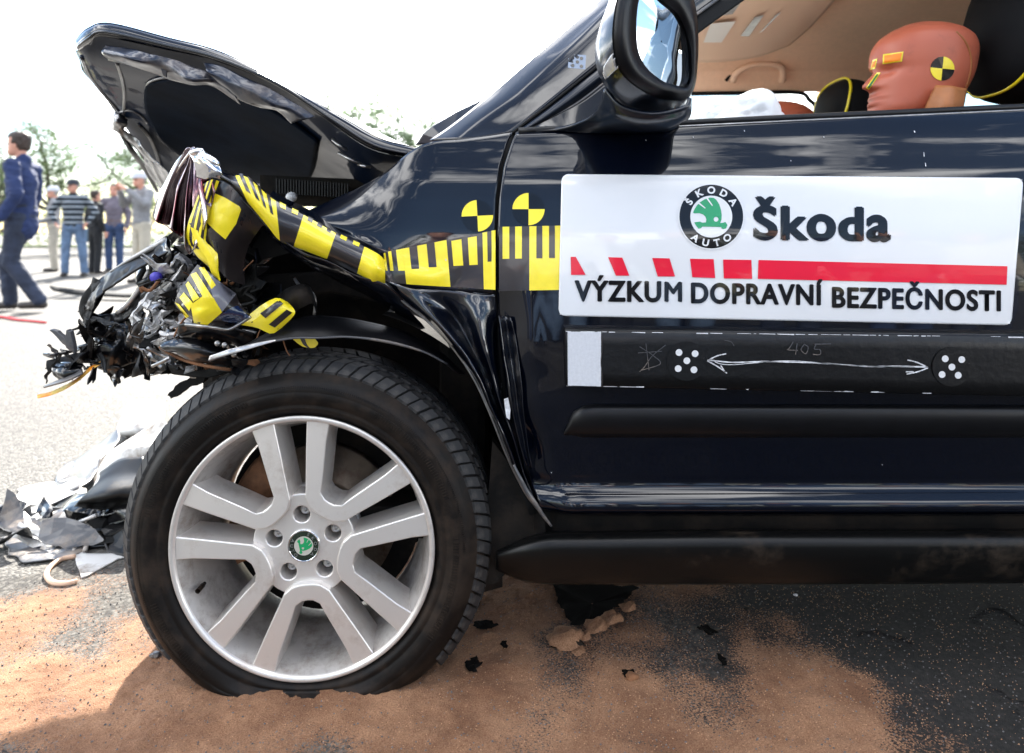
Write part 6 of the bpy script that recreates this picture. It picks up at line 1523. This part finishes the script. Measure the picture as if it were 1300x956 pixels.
# -- bystanders behind the camera: they show as reflections in the door
grp = 'onlookers behind the camera, mirrored in the black door'
RP_ = [(0.24,-1.40,'white_cloth','jeans',12,'onlooker in white shirt and pale jeans mirrored in the front of the door'),
       (-0.42,-1.6,'green_check','blue_jeans',-10,'onlooker in brown checked shirt mirrored in the lower wing'),
       (0.95,-1.45,'black_cloth','jeans',-5,'onlooker in black top and jeans mirrored below the white sign'),
       (1.55,-1.5,'navy_jacket','dark_jeans',20,'onlooker in navy jacket mirrored near the right end of the gauge bar'),
       (2.2,-1.5,'grey_cloth','blue_jeans',0,'onlooker in grey top mirrored at the right edge of the door'),
       (0.58,-1.9,'black_cloth','black_cloth',0,'onlooker all in black mirrored under the sign'),
       (-1.0,-1.9,'black_cloth','dark_jeans',0,'onlooker in black top standing back from the crushed nose'),
       (2.9,-1.9,'beige_cloth','dark_jeans',0,'onlooker in beige jacket standing towards the car\'s rear'),
       (1.25,-2.5,'grey_cloth','dark_jeans',0,'onlooker in grey standing in the second row behind the camera'),
       (0.0,-2.7,'black_cloth','dark_jeans',0,'tall onlooker in black in the second row behind the camera')]
for x, y, t_, l_, a, lab in RP_:
    person(lab, x, y, R(180+a), t_, l_, dict(elL=(0.27,0.0,1.16), wrL=(0.2,-0.18,1.1), wrR=(-0.27,-0.05,0.9)), scale=0.99, vox=0.016)

# ================================================================== CRASH TEST DUMMIES
def dummy(label, cx_, cy_, zc, H, face, body=True):
    d = empty('crash_test_dummy', (cx_, cy_, zc-0.2)); tag(d, label, 'dummy')
    Mh = Matrix.Translation((cx_, cy_, zc)) @ Matrix.Rotation(face, 4, 'Z')
    rows = xf([[Vector((p.x*1.04, (p.y-0.08)*1.21+0.08, p.z)) for p in r] for r in head_grid(H, 72, 80, soft=0.15)], Mh); bm = bmesh.new(); add_rows(bm, rows); bmesh.ops.recalc_face_normals(bm, faces=bm.faces)
    h = link('head', bm_mesh(bm), M['dummy'], d, True)
    bm = bmesh.new(); bl(bm, (cx_+0.03, cy_, zc-0.13), (cx_+0.02, cy_, zc+0.03), 0.05, 0.05); fuse('neck', bm, 0.01, M['dummy_neck'], d, 3)
    bm = bmesh.new(); c = Vector((cx_+0.06, cy_, zc-0.25))
    bl(bm, c+Vector((0, -0.19, 0.04)), c+Vector((0, 0.19, 0.04)), 0.07, 0.07); bl(bm, c, c+Vector((0.02, 0, -0.25)), 0.15, 0.14, 1.15)
    for s in (-1, 1):
        bl(bm, c+Vector((0, 0.2*s, 0.04)), c+Vector((-0.08, 0.23*s, -0.22)), 0.055, 0.045); bl(bm, c+Vector((-0.08, 0.23*s, -0.22)), c+Vector((-0.32, 0.18*s, -0.20)), 0.045, 0.035)
    fuse('torso', bm, 0.014, M['dummy'], d, 3); return d, h
dd, hd = dummy('brown rubber dummy head with yellow and black quartered marker, orange brow marks', 0.955, 1.60, 1.050, 0.232, R(-90))
HDB = make_bvh(hd)
roundel('side_marker', 1196.5, 87, 15.2, lambda x, y, o: cast(HDB, x, y, o+0.0006, 1.5), dd, [M['ink'], M['yellow']], rot=-0.1, yq=(0, 2))
roundel('side_marker', 1196.5, 87, 15.2, lambda x, y, o: cast(HDB, x, y, o+0.0006, 1.5), dd, [M['ink'], M['yellow']], rot=-0.1, yq=(0, 2)) if False else None
cast_poly('brow_mark_edge', HDB, [(1121,69),(1147,65.5),(1145,78),(1120.5,81.5)], M['yellow'], 0.0016, dd, 1.5)
cast_poly('brow_mark', HDB, [(1122.5,70.5),(1145,67),(1143,77),(1122,80)], M['orange'], 0.0030, dd, 1.5)
cast_poly('brow_mark_edge', HDB, [(1108,76),(1114,74),(1111,87),(1104.5,89)], M['yellow'], 0.0016, dd, 1.5)
cast_poly('brow_mark', HDB, [(1108.5,78),(1112,76.5),(1110,85),(1106,86.5)], M['orange'], 0.0030, dd, 1.5)
cast_poly('nose_mark_edge', HDB, [(1113,92),(1118,92),(1103,114.5),(1099,112)], M['yellow'], 0.0016, dd, 1.5)
cast_poly('nose_mark', HDB, [(1113,94),(1115,94.5),(1103.5,112),(1101,111)], M['dark_green'], 0.0030, dd, 1.5)
# chin and neck shield, and the skull cap seam
sheet('neck_shield', [[(1190,111,1.52),(1206,112,1.50),(1222,114,1.52)],[(1182,128,1.52),(1202,132,1.49),(1218,134,1.51)],[(1174,146,1.53),(1194,150,1.50),(1212,152,1.52)]], M['dummy_neck'], dd, 14, 12, None, 0.02)
tube('skull_seam', [cast(HDB, x, y, 0.0005, 1.6) for x, y in [(1214,40),(1225,52),(1232,70),(1232,90),(1226,110),(1218,124)]], 0.0022, M['dummy_neck'], dd, 6)
d2, h2 = dummy('second dummy with only its brown crown showing beside the far headrest', 0.885, 2.28, 1.005, 0.225, R(-90))
# ================================================================== TREES AND FAR THINGS
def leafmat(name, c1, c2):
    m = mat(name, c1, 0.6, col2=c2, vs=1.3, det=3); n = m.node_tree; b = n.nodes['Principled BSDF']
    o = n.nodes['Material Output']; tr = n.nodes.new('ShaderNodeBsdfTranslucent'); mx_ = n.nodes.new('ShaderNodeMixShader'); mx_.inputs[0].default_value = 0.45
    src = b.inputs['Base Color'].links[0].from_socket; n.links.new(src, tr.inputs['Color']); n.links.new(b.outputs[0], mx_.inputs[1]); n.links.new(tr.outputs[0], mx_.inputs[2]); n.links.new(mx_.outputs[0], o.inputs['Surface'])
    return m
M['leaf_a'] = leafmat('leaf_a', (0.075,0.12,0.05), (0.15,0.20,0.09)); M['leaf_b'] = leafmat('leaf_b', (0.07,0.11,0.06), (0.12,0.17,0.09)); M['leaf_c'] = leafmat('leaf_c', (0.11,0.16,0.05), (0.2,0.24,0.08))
M['leaf_far'] = leafmat('leaf_far', (0.20,0.27,0.17), (0.30,0.36,0.24))  # haze over the two distant trees, painted in as paler leaves
M['bark'] = mat('bark', (0.07,0.055,0.045), 0.9, var=0.3, vs=6)
def tree(label, X, Y, H, W, m, seed, n=2600, group='trees along the far side of the yard', gap=0.5, low=0.18, ls=1.0):
    r = random.Random(seed); t = empty('tree', (X, Y, 0), label, 'tree', group)
    bm = bmesh.new(); tips = []
    def limb(p, d, l_, rad_, lev):
        pts = [p]; q = p.copy(); dd_ = d.copy()
        for k in range(4): dd_ = (dd_+Vector((r.uniform(-.2,.2), r.uniform(-.2,.2), r.uniform(-.05,.2)))).normalized(); q = q+dd_*l_/4; pts.append(q.copy())
        add_rows(bm, tube_rows(pts, [rad_, rad_*.85, rad_*.7, rad_*.55, rad_*.35], 6, 7)); 
        if lev == 0: tips.append(q); tips.append(pts[3]); return
        for k in range(r.randint(4, 6)):
            a = r.uniform(0, 2*math.pi); s = pts[r.randint(1, 4)]; limb(s, Vector((math.cos(a), math.sin(a), r.uniform(0.15, 0.9))).normalized(), l_*r.uniform(.45,.7), rad_*.45, lev-1)
    limb(Vector((X, Y, 0)), Vector((0, 0, 1)), H*0.62, H*0.018+0.03, 2)
    link('trunk', bm_mesh(bm), M['bark'], t, True)
    bm = bmesh.new(); C0 = Vector((X, Y, H*(0.5+low/2))); cl = []
    for k in range(70):
        v = Vector((r.gauss(0, .42), r.gauss(0, .42), r.gauss(0, .42)))
        if v.length > 1: v.normalize()
        cl.append((C0+Vector((v.x*W/2, v.y*W/2, v.z*H*(1-low)/2)), r.uniform(0.06, 0.15)*W))
    for tp in tips: cl.append((tp, r.uniform(.05,.12)*W))
    s0 = 0.024*H*ls; n = int(n*1.9)
    for k in range(n):
        c, rad_ = cl[r.randrange(len(cl))]; p = c+Vector((r.gauss(0,1), r.gauss(0,1), r.gauss(0,.8)))*rad_*0.75
        s = s0*r.uniform(.5, 1.2); M3 = Matrix.Rotation(r.uniform(0, 6.3), 3, 'Z') @ Matrix.Rotation(r.uniform(-1.3, 1.3), 3, 'X')
        bm.faces.new([bm.verts.new(p+M3 @ Vector(q)*s) for q in ((-.5,0,0),(0,-.28,.05),(.5,0,0),(0,.28,.05))])
    link('crown', bm_mesh(bm), m, t); return t
def TX(px, Y): return (px-HX)*Y/FPX
tree('airy green tree standing behind the man in the blue jacket', TX(68, 24), 24, 5.1, 3.1, M['leaf_a'], 3, 3600)
tree('tall tree partly cut off behind the left edge of the picture', TX(-14, 26), 26, 4.6, 3.4, M['leaf_b'], 5, 3000)
tree('tree glimpsed left of the torn bonnet edge', TX(172, 30), 30, 5.6, 3.2, M['leaf_a'], 8, 3000)
tree('low yellow-green tree behind the pinstripe man', TX(128, 34), 34, 3.6, 4.2, M['leaf_c'], 11, 2600)
tree('bushy tree behind the folded wing corner', TX(228, 30), 30, 4.6, 4.0, M['leaf_c'], 12, 2600)
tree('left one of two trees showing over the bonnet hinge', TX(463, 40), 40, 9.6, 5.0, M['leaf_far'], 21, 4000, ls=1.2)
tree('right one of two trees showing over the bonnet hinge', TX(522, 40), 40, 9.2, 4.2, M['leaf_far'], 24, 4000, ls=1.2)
for k, x in enumerate((360, 580, 640, 720, 800, 900, 1000, 1110, 1220, 1330)):
    tree(['tree seen through the cabin windows','dense tree beyond the car'][k % 2]+' at '+['its nose','its front wheel','its pillar','its mirror','the airbag','the far grab handle','the far headrest','the dummy face','the dummy neck','the driver headrest'][k], TX(x, 46+3*(k % 3)), 46+3*(k % 3), 6.5+(k*37 % 5)*0.5, 5.5, M['leaf_'+'abc'[k % 3]], 40+k, 1500, ls=1.3)
# low hedge along the far edge of the yard
bm = bmesh.new(); r_ = random.Random(9)
for k in range(30000):
    x = r_.uniform(-46, 40); y = 38+r_.uniform(-0.9, 0.9)+0.004*x*x*0; z = r_.uniform(0.0, 2.6+0.5*noise.noise(Vector((x*.3, 0, 0))))
    s = r_.uniform(.10, .24); M3 = Matrix.Rotation(r_.uniform(0, 6.3), 3, 'Z') @ Matrix.Rotation(r_.uniform(-1.3, 1.3), 3, 'X'); p = Vector((x, y, z))
    bm.faces.new([bm.verts.new(p+M3 @ Vector(q)*s) for q in ((-.5,0,0),(0,-.35,0),(.5,0,0),(0,.35,0))])
tag(link('hedge', bm_mesh(bm), M['leaf_c'], recentre=False), kind='stuff')
bm = bmesh.new(); add_box(bm, Vector((-5, 38.4, 0.02)), (100, 3.4, 0.12)); tag(link('grass_verge', bm_mesh(bm), mat('grass', (0.07,0.10,0.03), 0.9, var=0.3, vs=3)), kind='structure')
# trees behind the camera, mirrored in the paint
for k, (x, y, h) in enumerate(((-9,-24,9),(-3,-26,10),(3,-24,9.5),(9,-25,10.5),(15,-24,9),(22,-26,10))):
    tree('dense tree behind the camera, '+['first','second','third','fourth','fifth','sixth'][k]+' from the nose end of the car', x, y, h, 8.0, M['leaf_b'], 80+k, 1500, 'trees behind the camera, mirrored in the paint', ls=1.6, low=0.05)
# ================================================================== DEBRIS ON THE GROUND
def loose(name, label, cat, ctrl, m, nu=24, nv=14, cr=None, t=0.003, group=None):
    rows = loft_rows(V3(ctrl), nu, nv)
    if cr: rows = crumple(rows, *cr)
    for r in rows:
        for i, p in enumerate(r):
            if p.z < 0.004: p.z = 0.004+0.0001*i
    o = link(name, grid(rows), m, None, True); mod_solid(o, t); return tag(o, label, cat, group)
loose('bumper_shell', 'large white torn bumper shell curling up behind the front tyre', 'bumper piece',
  [[(203,532,2.2),(180,548,2.25),(152,566,2.3),(128,584,2.3),(116,602,2.25)], [(222,545,2.1),(190,560,2.12),(160,578,2.14),(136,596,2.15),(120,618,2.1)], [(240,575,1.95),(200,566,2.0),(150,570,2.05),(132,590,2.03),(118,624,1.98)], [(240,600,1.95),(205,590,2.0),(165,600,1.98),(132,618,1.92),(100,640,1.86)]], M['white_plastic'], 40, 24, (0.012, 5, 4), 0.004)
loose('bumper_shell', 'pale grey curved bumper flap left of the large white shell', 'bumper piece',
  [[(150,544,2.5),(126,562,2.5),(104,578,2.45),(86,592,2.4),(72,606,2.3)], [(150,560,2.4),(130,576,2.35),(112,590,2.3),(92,604,2.25),(70,614,2.2)], [(126,582,2.25),(122,598,2.2),(112,612,2.1),(94,622,2.05),(80,622,2.1)]], M['grey_plastic'], 30, 20, (0.008, 6, 5), 0.004)
loose('foam_block', 'off-white foam block with tan broken face behind the shells', 'foam',
  [[(162,518,2.9),(182,516,2.95),(206,518,3.0)],[(158,536,2.75),(180,534,2.7),(205,534,2.8)],[(153,553,2.7),(176,552,2.62),(204,550,2.7)]], M['white_plastic'], 14, 12, (0.02, 4, 2), 0.05)
loose('splash_guard', 'brown dusty black splash guard hollowed under the white shell', 'splash guard',
  [[(130,598,1.95),(155,582,1.98),(185,578,1.96)],[(124,612,1.88),(150,602,1.9),(186,600,1.9)],[(100,636,1.82),(135,628,1.8),(188,620,1.82)],[(92,644,1.86),(135,646,1.84),(190,642,1.84)]], M['plastic_dirty'], 24, 20, (0.015, 7, 6), 0.004)
loose('wing_liner', 'black crumpled liner lying beside the tyre below the shells', 'liner',
  [[(104,640,1.95),(130,630,1.9),(160,618,1.88),(196,604,1.9)],[(110,652,1.9),(136,646,1.85),(164,640,1.82),(196,630,1.84)],[(120,664,1.88),(140,662,1.84),(168,656,1.8),(196,650,1.8)]], M['gloss_black'], 30, 16, (0.02, 8, 2), 0.003)
loose('bumper_strip', 'long grey-white trim strip lying in front of the shells', 'trim strip',
  [[(28,690,1.78),(46,660,1.86),(78,648,1.9),(112,640,1.9)],[(36,694,1.76),(54,668,1.84),(84,656,1.87),(116,650,1.87)]], M['white_plastic'], 30, 6, (0.006, 8, 7), 0.004)
loose('trim_plate', 'bright flat white plate among the black debris at left', 'plate',
  [[(30,680,1.85),(60,664,1.88),(100,656,1.9)],[(40,696,1.78),(68,688,1.8),(98,680,1.83)],[(50,702,1.76),(74,700,1.76),(96,690,1.8)]], M['white_plastic'], 20, 10, (0.006, 7, 3), 0.003)
loose('plastic_flap', 'white plastic flap standing on the sand left of the tyre', 'flap',
  [[(96,704,1.74),(112,706,1.72),(135,708,1.72),(160,706,1.72)],[(97,722,1.68),(112,722,1.66),(134,716,1.68),(158,712,1.7)],[(103,738,1.60),(112,736,1.61),(136,724,1.66),(158,714,1.71)]], M['white_plastic'], 20, 14, (0.004, 12, 3), 0.003)
o = tube('hose_loop', [P(x, y, 0.806*FPX/(y-HY)*0.985) for x, y in [(96,706),(78,710),(64,720),(59,730),(66,739),(82,741),(98,738)]], 0.006, M['grit_tan'] if 'grit_tan' in M else M['trim_beige'], None, 8); tag(o, 'tan hose bent into a loop on the sand beside the white flap', 'hose')
rr0 = random.Random(31)
cols = ['gloss_black','matt_black','white_plastic','grey_plastic','plastic_dirty','white_plastic','plastic']
lab = ['glossy black','dull black','white','grey','dusty black','cream','shiny black']
SPL = ['at the very left edge of the picture','just inside the left edge','tucked under the trim strip at far left','left of the flat white plate','under the flat white plate','overlapping the white plate','right of the flat white plate','above the grille insert at left','on the grille insert, left half','on the grille insert, middle','on the grille insert, right half','below the grey bumper flap','between the grey flap and grille insert','behind the white flap','left of the tan hose loop','above the tan hose loop','right of the tan hose loop','under the crumpled black liner','between liner and tyre','touching the front tyre']
for k in range(20):
    px = 4+k*7.8+rr0.uniform(-3, 3); py = 672+rr0.uniform(-14, 26); Yg = 0.8*FPX/(py-HY+4); X0 = (px-HX)*Yg/FPX
    L_ = rr0.uniform(0.05, 0.13); W_ = rr0.uniform(0.015, 0.045); n_ = rr0.randint(5, 7); a = rr0.uniform(-0.7, 0.7); tl = rr0.uniform(-0.5, 0.5); lf_ = rr0.uniform(0.0, 0.6)
    per = []
    for q in range(n_):
        b_ = 2*math.pi*q/n_; f_ = rr0.uniform(0.55, 1.1); x, y = L_*math.cos(b_)*f_, W_*math.sin(b_)*f_
        x, y = x*math.cos(a)-y*math.sin(a), x*math.sin(a)+y*math.cos(a); per.append(Vector((X0+x, Yg+y, 0.02+abs(x)*0.15+max(0, y)*lf_*2+x*tl*0.3+0.02)))
    zmin = min(p.z for p in per); per = [Vector((p.x, p.y, p.z-zmin+0.004+rr0.uniform(0, .03)*(q % 2))) for q, p in enumerate(per)]
    bm = bmesh.new(); add_prism(bm, per, Vector((0.001, 0.002, 0.004))); bmesh.ops.triangulate(bm, faces=bm.faces[:]); bmesh.ops.subdivide_edges(bm, edges=bm.edges[:], cuts=3, use_grid_fill=True); bmesh.ops.recalc_face_normals(bm, faces=bm.faces)
    for v in bm.verts:
        q = v.co*16+Vector((k, 0, 0)); v.co += Vector((noise.noise(q)*0.014, noise.noise(q+Vector((7, 1, 3)))*0.014, abs(noise.noise(q*0.8))*0.030))
    tag(link('plastic_splinter', bm_mesh(bm), M[cols[k % 7]]), lab[k % 7]+' splinter '+SPL[k], 'splinter', 'plastic splinters heaped left of the tyre')
for nm_, lab_, pts_, mm in (('crumpled_liner', 'shiny black folded sheet on top of the heap left of the tyre', [[(60,640,2.02),(92,628,2.0),(126,618,1.98),(168,606,1.97)],[(56,656,1.95),(94,640,1.92),(130,632,1.9),(172,622,1.9)],[(64,672,1.9),(98,656,1.87),(134,652,1.85),(176,640,1.84)]], 'gloss_black'),
        ('crumpled_sheet', 'pale dusty sheet draped over the back of the heap', [[(20,640,2.15),(48,622,2.2),(74,612,2.2),(100,604,2.2)],[(16,654,2.05),(46,640,2.05),(76,628,2.05),(104,620,2.05)],[(20,668,1.96),(50,656,1.96),(80,646,1.96),(108,638,1.96)]], 'white_plastic'),
        ('crumpled_sheet', 'low grey sheet at the front of the heap by the hose loop', [[(4,690,1.82),(34,688,1.8),(70,686,1.8),(104,684,1.8)],[(0,702,1.76),(32,702,1.74),(70,698,1.74),(108,696,1.74)],[(8,710,1.72),(40,712,1.7),(76,708,1.7),(100,704,1.71)]], 'grey_plastic'),
        ('crumpled_liner', 'large grey-black crumpled sheet along the left edge of the heap', [[(-8,652,2.0),(22,646,2.0),(54,640,1.98),(86,638,1.95)],[(-8,672,1.93),(20,660,1.9),(56,658,1.88),(92,650,1.88)],[(-8,690,1.86),(26,684,1.84),(60,676,1.82),(98,664,1.83)]], 'grey_plastic'),
        ('crumpled_liner', 'dark torn liner in the middle of the heap under the black liner', [[(84,652,1.92),(110,646,1.9),(140,648,1.88),(170,650,1.86)],[(90,672,1.86),(116,664,1.84),(142,668,1.82),(172,668,1.8)],[(96,694,1.78),(122,684,1.78),(150,688,1.76),(176,686,1.75)]], 'matt_black'),
        ('crumpled_liner', 'brown-grey sheet rising between the bumper shell and the tyre', [[(150,600,2.0),(168,590,1.98),(190,588,1.96),(214,590,1.9)],[(146,622,1.95),(168,612,1.92),(192,610,1.9),(214,612,1.88)],[(140,650,1.88),(166,646,1.86),(190,642,1.84),(214,640,1.82)]], 'plastic_dirty')):
    loose(nm_, lab_, 'liner', pts_, M[mm], 36, 26, (0.035, 9, len(lab_)), 0.003)
# slatted grille insert lying flat
gr = empty('grille_insert', P(90, 690, 1.75), 'black grille insert with pale slats lying at the left of the heap', 'grille')
for k in range(9):
    a = P(2+k*14, 690-k*1.5, 1.80); tube('slat', [a, a+Vector((0.03, -0.07, -0.012))], 0.006, M['white_plastic'], gr, 5, sm=False)
tube('frame_bar', [P(-6,700,1.76), P(40,706,1.73), P(80,698,1.75), P(156,690,1.76)], 0.006, M['gloss_black'], gr, 6)
tube('frame_bar', [P(-6,684,1.84), P(40,688,1.82), P(90,682,1.83), P(156,672,1.85)], 0.006, M['white_plastic'], gr, 6)
for x0, y0, x1, y1 in ((98,664,122,654),(122,700,142,682),(130,704,148,686)):
    tube('frame_bar', [P(x0,y0,1.8), P(x1,y1,1.8)], 0.005, M['white_plastic'], gr, 5, sm=False)
# long black strip on the far tarmac and the red rope
o = loose('rubber_strip', 'long thin black strip lying on bright tarmac behind the carrier hoop', 'strip', [[(62,364,8.6),(90,368,8.5),(130,370,8.4),(170,372,8.3),(205,366,8.4)],[(66,368,8.5),(92,373,8.4),(130,375,8.2),(170,377,8.1),(204,371,8.3)]], M['matt_black'], 30, 5, (0.03, 2, 3), 0.03)
o = tube('rope', [Vector(((x-HX)*Yg/FPX, Yg, 0.012)) for x, Yg in [(-40,6.6),(0,6.5),(20,6.3),(40,6.2),(58,6.1)]], 0.011, M['red'], None, 6); tag(o, 'red rope lying on the tarmac at the feet of the man in blue', 'rope')
# ---- marks on the ground by the wheel
M['oil_and_shade'] = mat('oil_and_shade', (0.004,0.003,0.0025), 0.95, spec=0.1, var=0.3, vs=60, bump=0.6, bs=200)  # serves the real stains and the painted shadow by the wheel
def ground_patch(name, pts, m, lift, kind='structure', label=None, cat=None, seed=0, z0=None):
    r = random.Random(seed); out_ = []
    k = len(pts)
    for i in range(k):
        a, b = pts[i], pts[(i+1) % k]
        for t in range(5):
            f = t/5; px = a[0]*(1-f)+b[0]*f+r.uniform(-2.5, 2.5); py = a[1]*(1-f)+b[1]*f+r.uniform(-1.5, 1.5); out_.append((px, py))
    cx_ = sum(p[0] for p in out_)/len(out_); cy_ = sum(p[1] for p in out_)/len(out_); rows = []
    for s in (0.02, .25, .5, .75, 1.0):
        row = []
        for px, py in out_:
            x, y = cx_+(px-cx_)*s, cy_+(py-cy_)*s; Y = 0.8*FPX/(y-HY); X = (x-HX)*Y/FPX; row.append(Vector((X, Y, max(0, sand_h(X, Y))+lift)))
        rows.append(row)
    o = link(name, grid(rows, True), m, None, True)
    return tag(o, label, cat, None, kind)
ground_patch('oil_and_shade_patch', [(700,746),(760,746),(812,750),(800,762),(784,774),(764,786),(746,796),(728,800),(716,784),(706,766)], M['oil_and_shade'], 0.0035, seed=1)  # shadowed hollow painted on as a dark patch, no spill here
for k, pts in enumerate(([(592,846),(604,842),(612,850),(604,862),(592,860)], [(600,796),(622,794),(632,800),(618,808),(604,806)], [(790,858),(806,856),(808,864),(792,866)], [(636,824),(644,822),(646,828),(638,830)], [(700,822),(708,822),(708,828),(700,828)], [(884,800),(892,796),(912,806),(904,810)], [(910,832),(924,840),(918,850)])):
    ground_patch('oil_and_shade_patch', pts, M['oil_and_shade'], 0.0030, seed=k+5)
# wedge-shaped lugs of sand left by a print
rl = random.Random(77)
for k, (px, py, s) in enumerate(((722,818,1.15),(741,812,0.55),(756,799,1.0),(776,789,0.8),(797,775,0.7),(734,832,0.4))):
    Y = 0.8*FPX/(py-HY); X = (px-HX)*Y/FPX; bm = bmesh.new(); bmesh.ops.create_icosphere(bm, subdivisions=3, radius=1); z = max(0, sand_h(X, Y)); s *= rl.uniform(.8, 1.15)
    for v in bm.verts:
        q = v.co.copy(); f = 1+0.55*noise.noise(q*1.5+Vector((k*3, 0, 0)))+0.25*noise.noise(q*4+Vector((k, 5, 0)))
        sh = max(0, q.z)**1.6; v.co = Vector((q.x*0.030*s*f*(1-0.5*sh)+0.010*sh, q.y*0.026*s*f*(1-0.6*sh), q.z*0.019*s*f))
    bm.transform(Matrix.Translation((X, Y, z+0.002)) @ Matrix.Rotation(rl.uniform(-.5, .5), 4, 'Z'))
    me_ = bm_mesh(bm); ca = me_.attributes.new('cover', 'FLOAT', 'POINT')
    for d in ca.data: d.value = 1.0
    tag(link('sand_clod', me_, M['sand'], None, True), kind='structure')
def stone(px, py, r0, m, label, seed):
    Y = 0.8*FPX/(py-HY); X = (px-HX)*Y/FPX; bm = bmesh.new(); bmesh.ops.create_icosphere(bm, subdivisions=2, radius=1)
    for v in bm.verts: v.co = Vector((v.co.x*r0, v.co.y*r0*.8, v.co.z*r0*.5))*(1+0.5*noise.noise(v.co*1.3+Vector((seed, 0, 0))))
    bm.transform(Matrix.Translation((X, Y, max(0, sand_h(X, Y))+r0*.35))); tag(link('stone', bm_mesh(bm), m), label, 'stone')
stone(729, 822, 0.016, M['rubber'], 'flat dark chip resting against the largest sand lug', 2)
stone(198, 838, 0.010, M['grey_plastic'], 'small grey-blue chip beside the flattened tyre at lower left', 5)
stone(229, 840, 0.006, M['grey_plastic'], 'tiny grey chip nearest the flattened tyre', 8)
stone(802, 864, 0.012, M['rust'], 'small rusty crumb on the sand at the bottom', 9)
stone(1010, 757, 0.005, M['white_chalk'], 'tiny white crumb lying under the sill cover', 12)
stone(948, 776, 0.006, M['rubber'], 'small dark crumb under the middle of the sill', 15)
bpy.data.scenes.remove(TS)
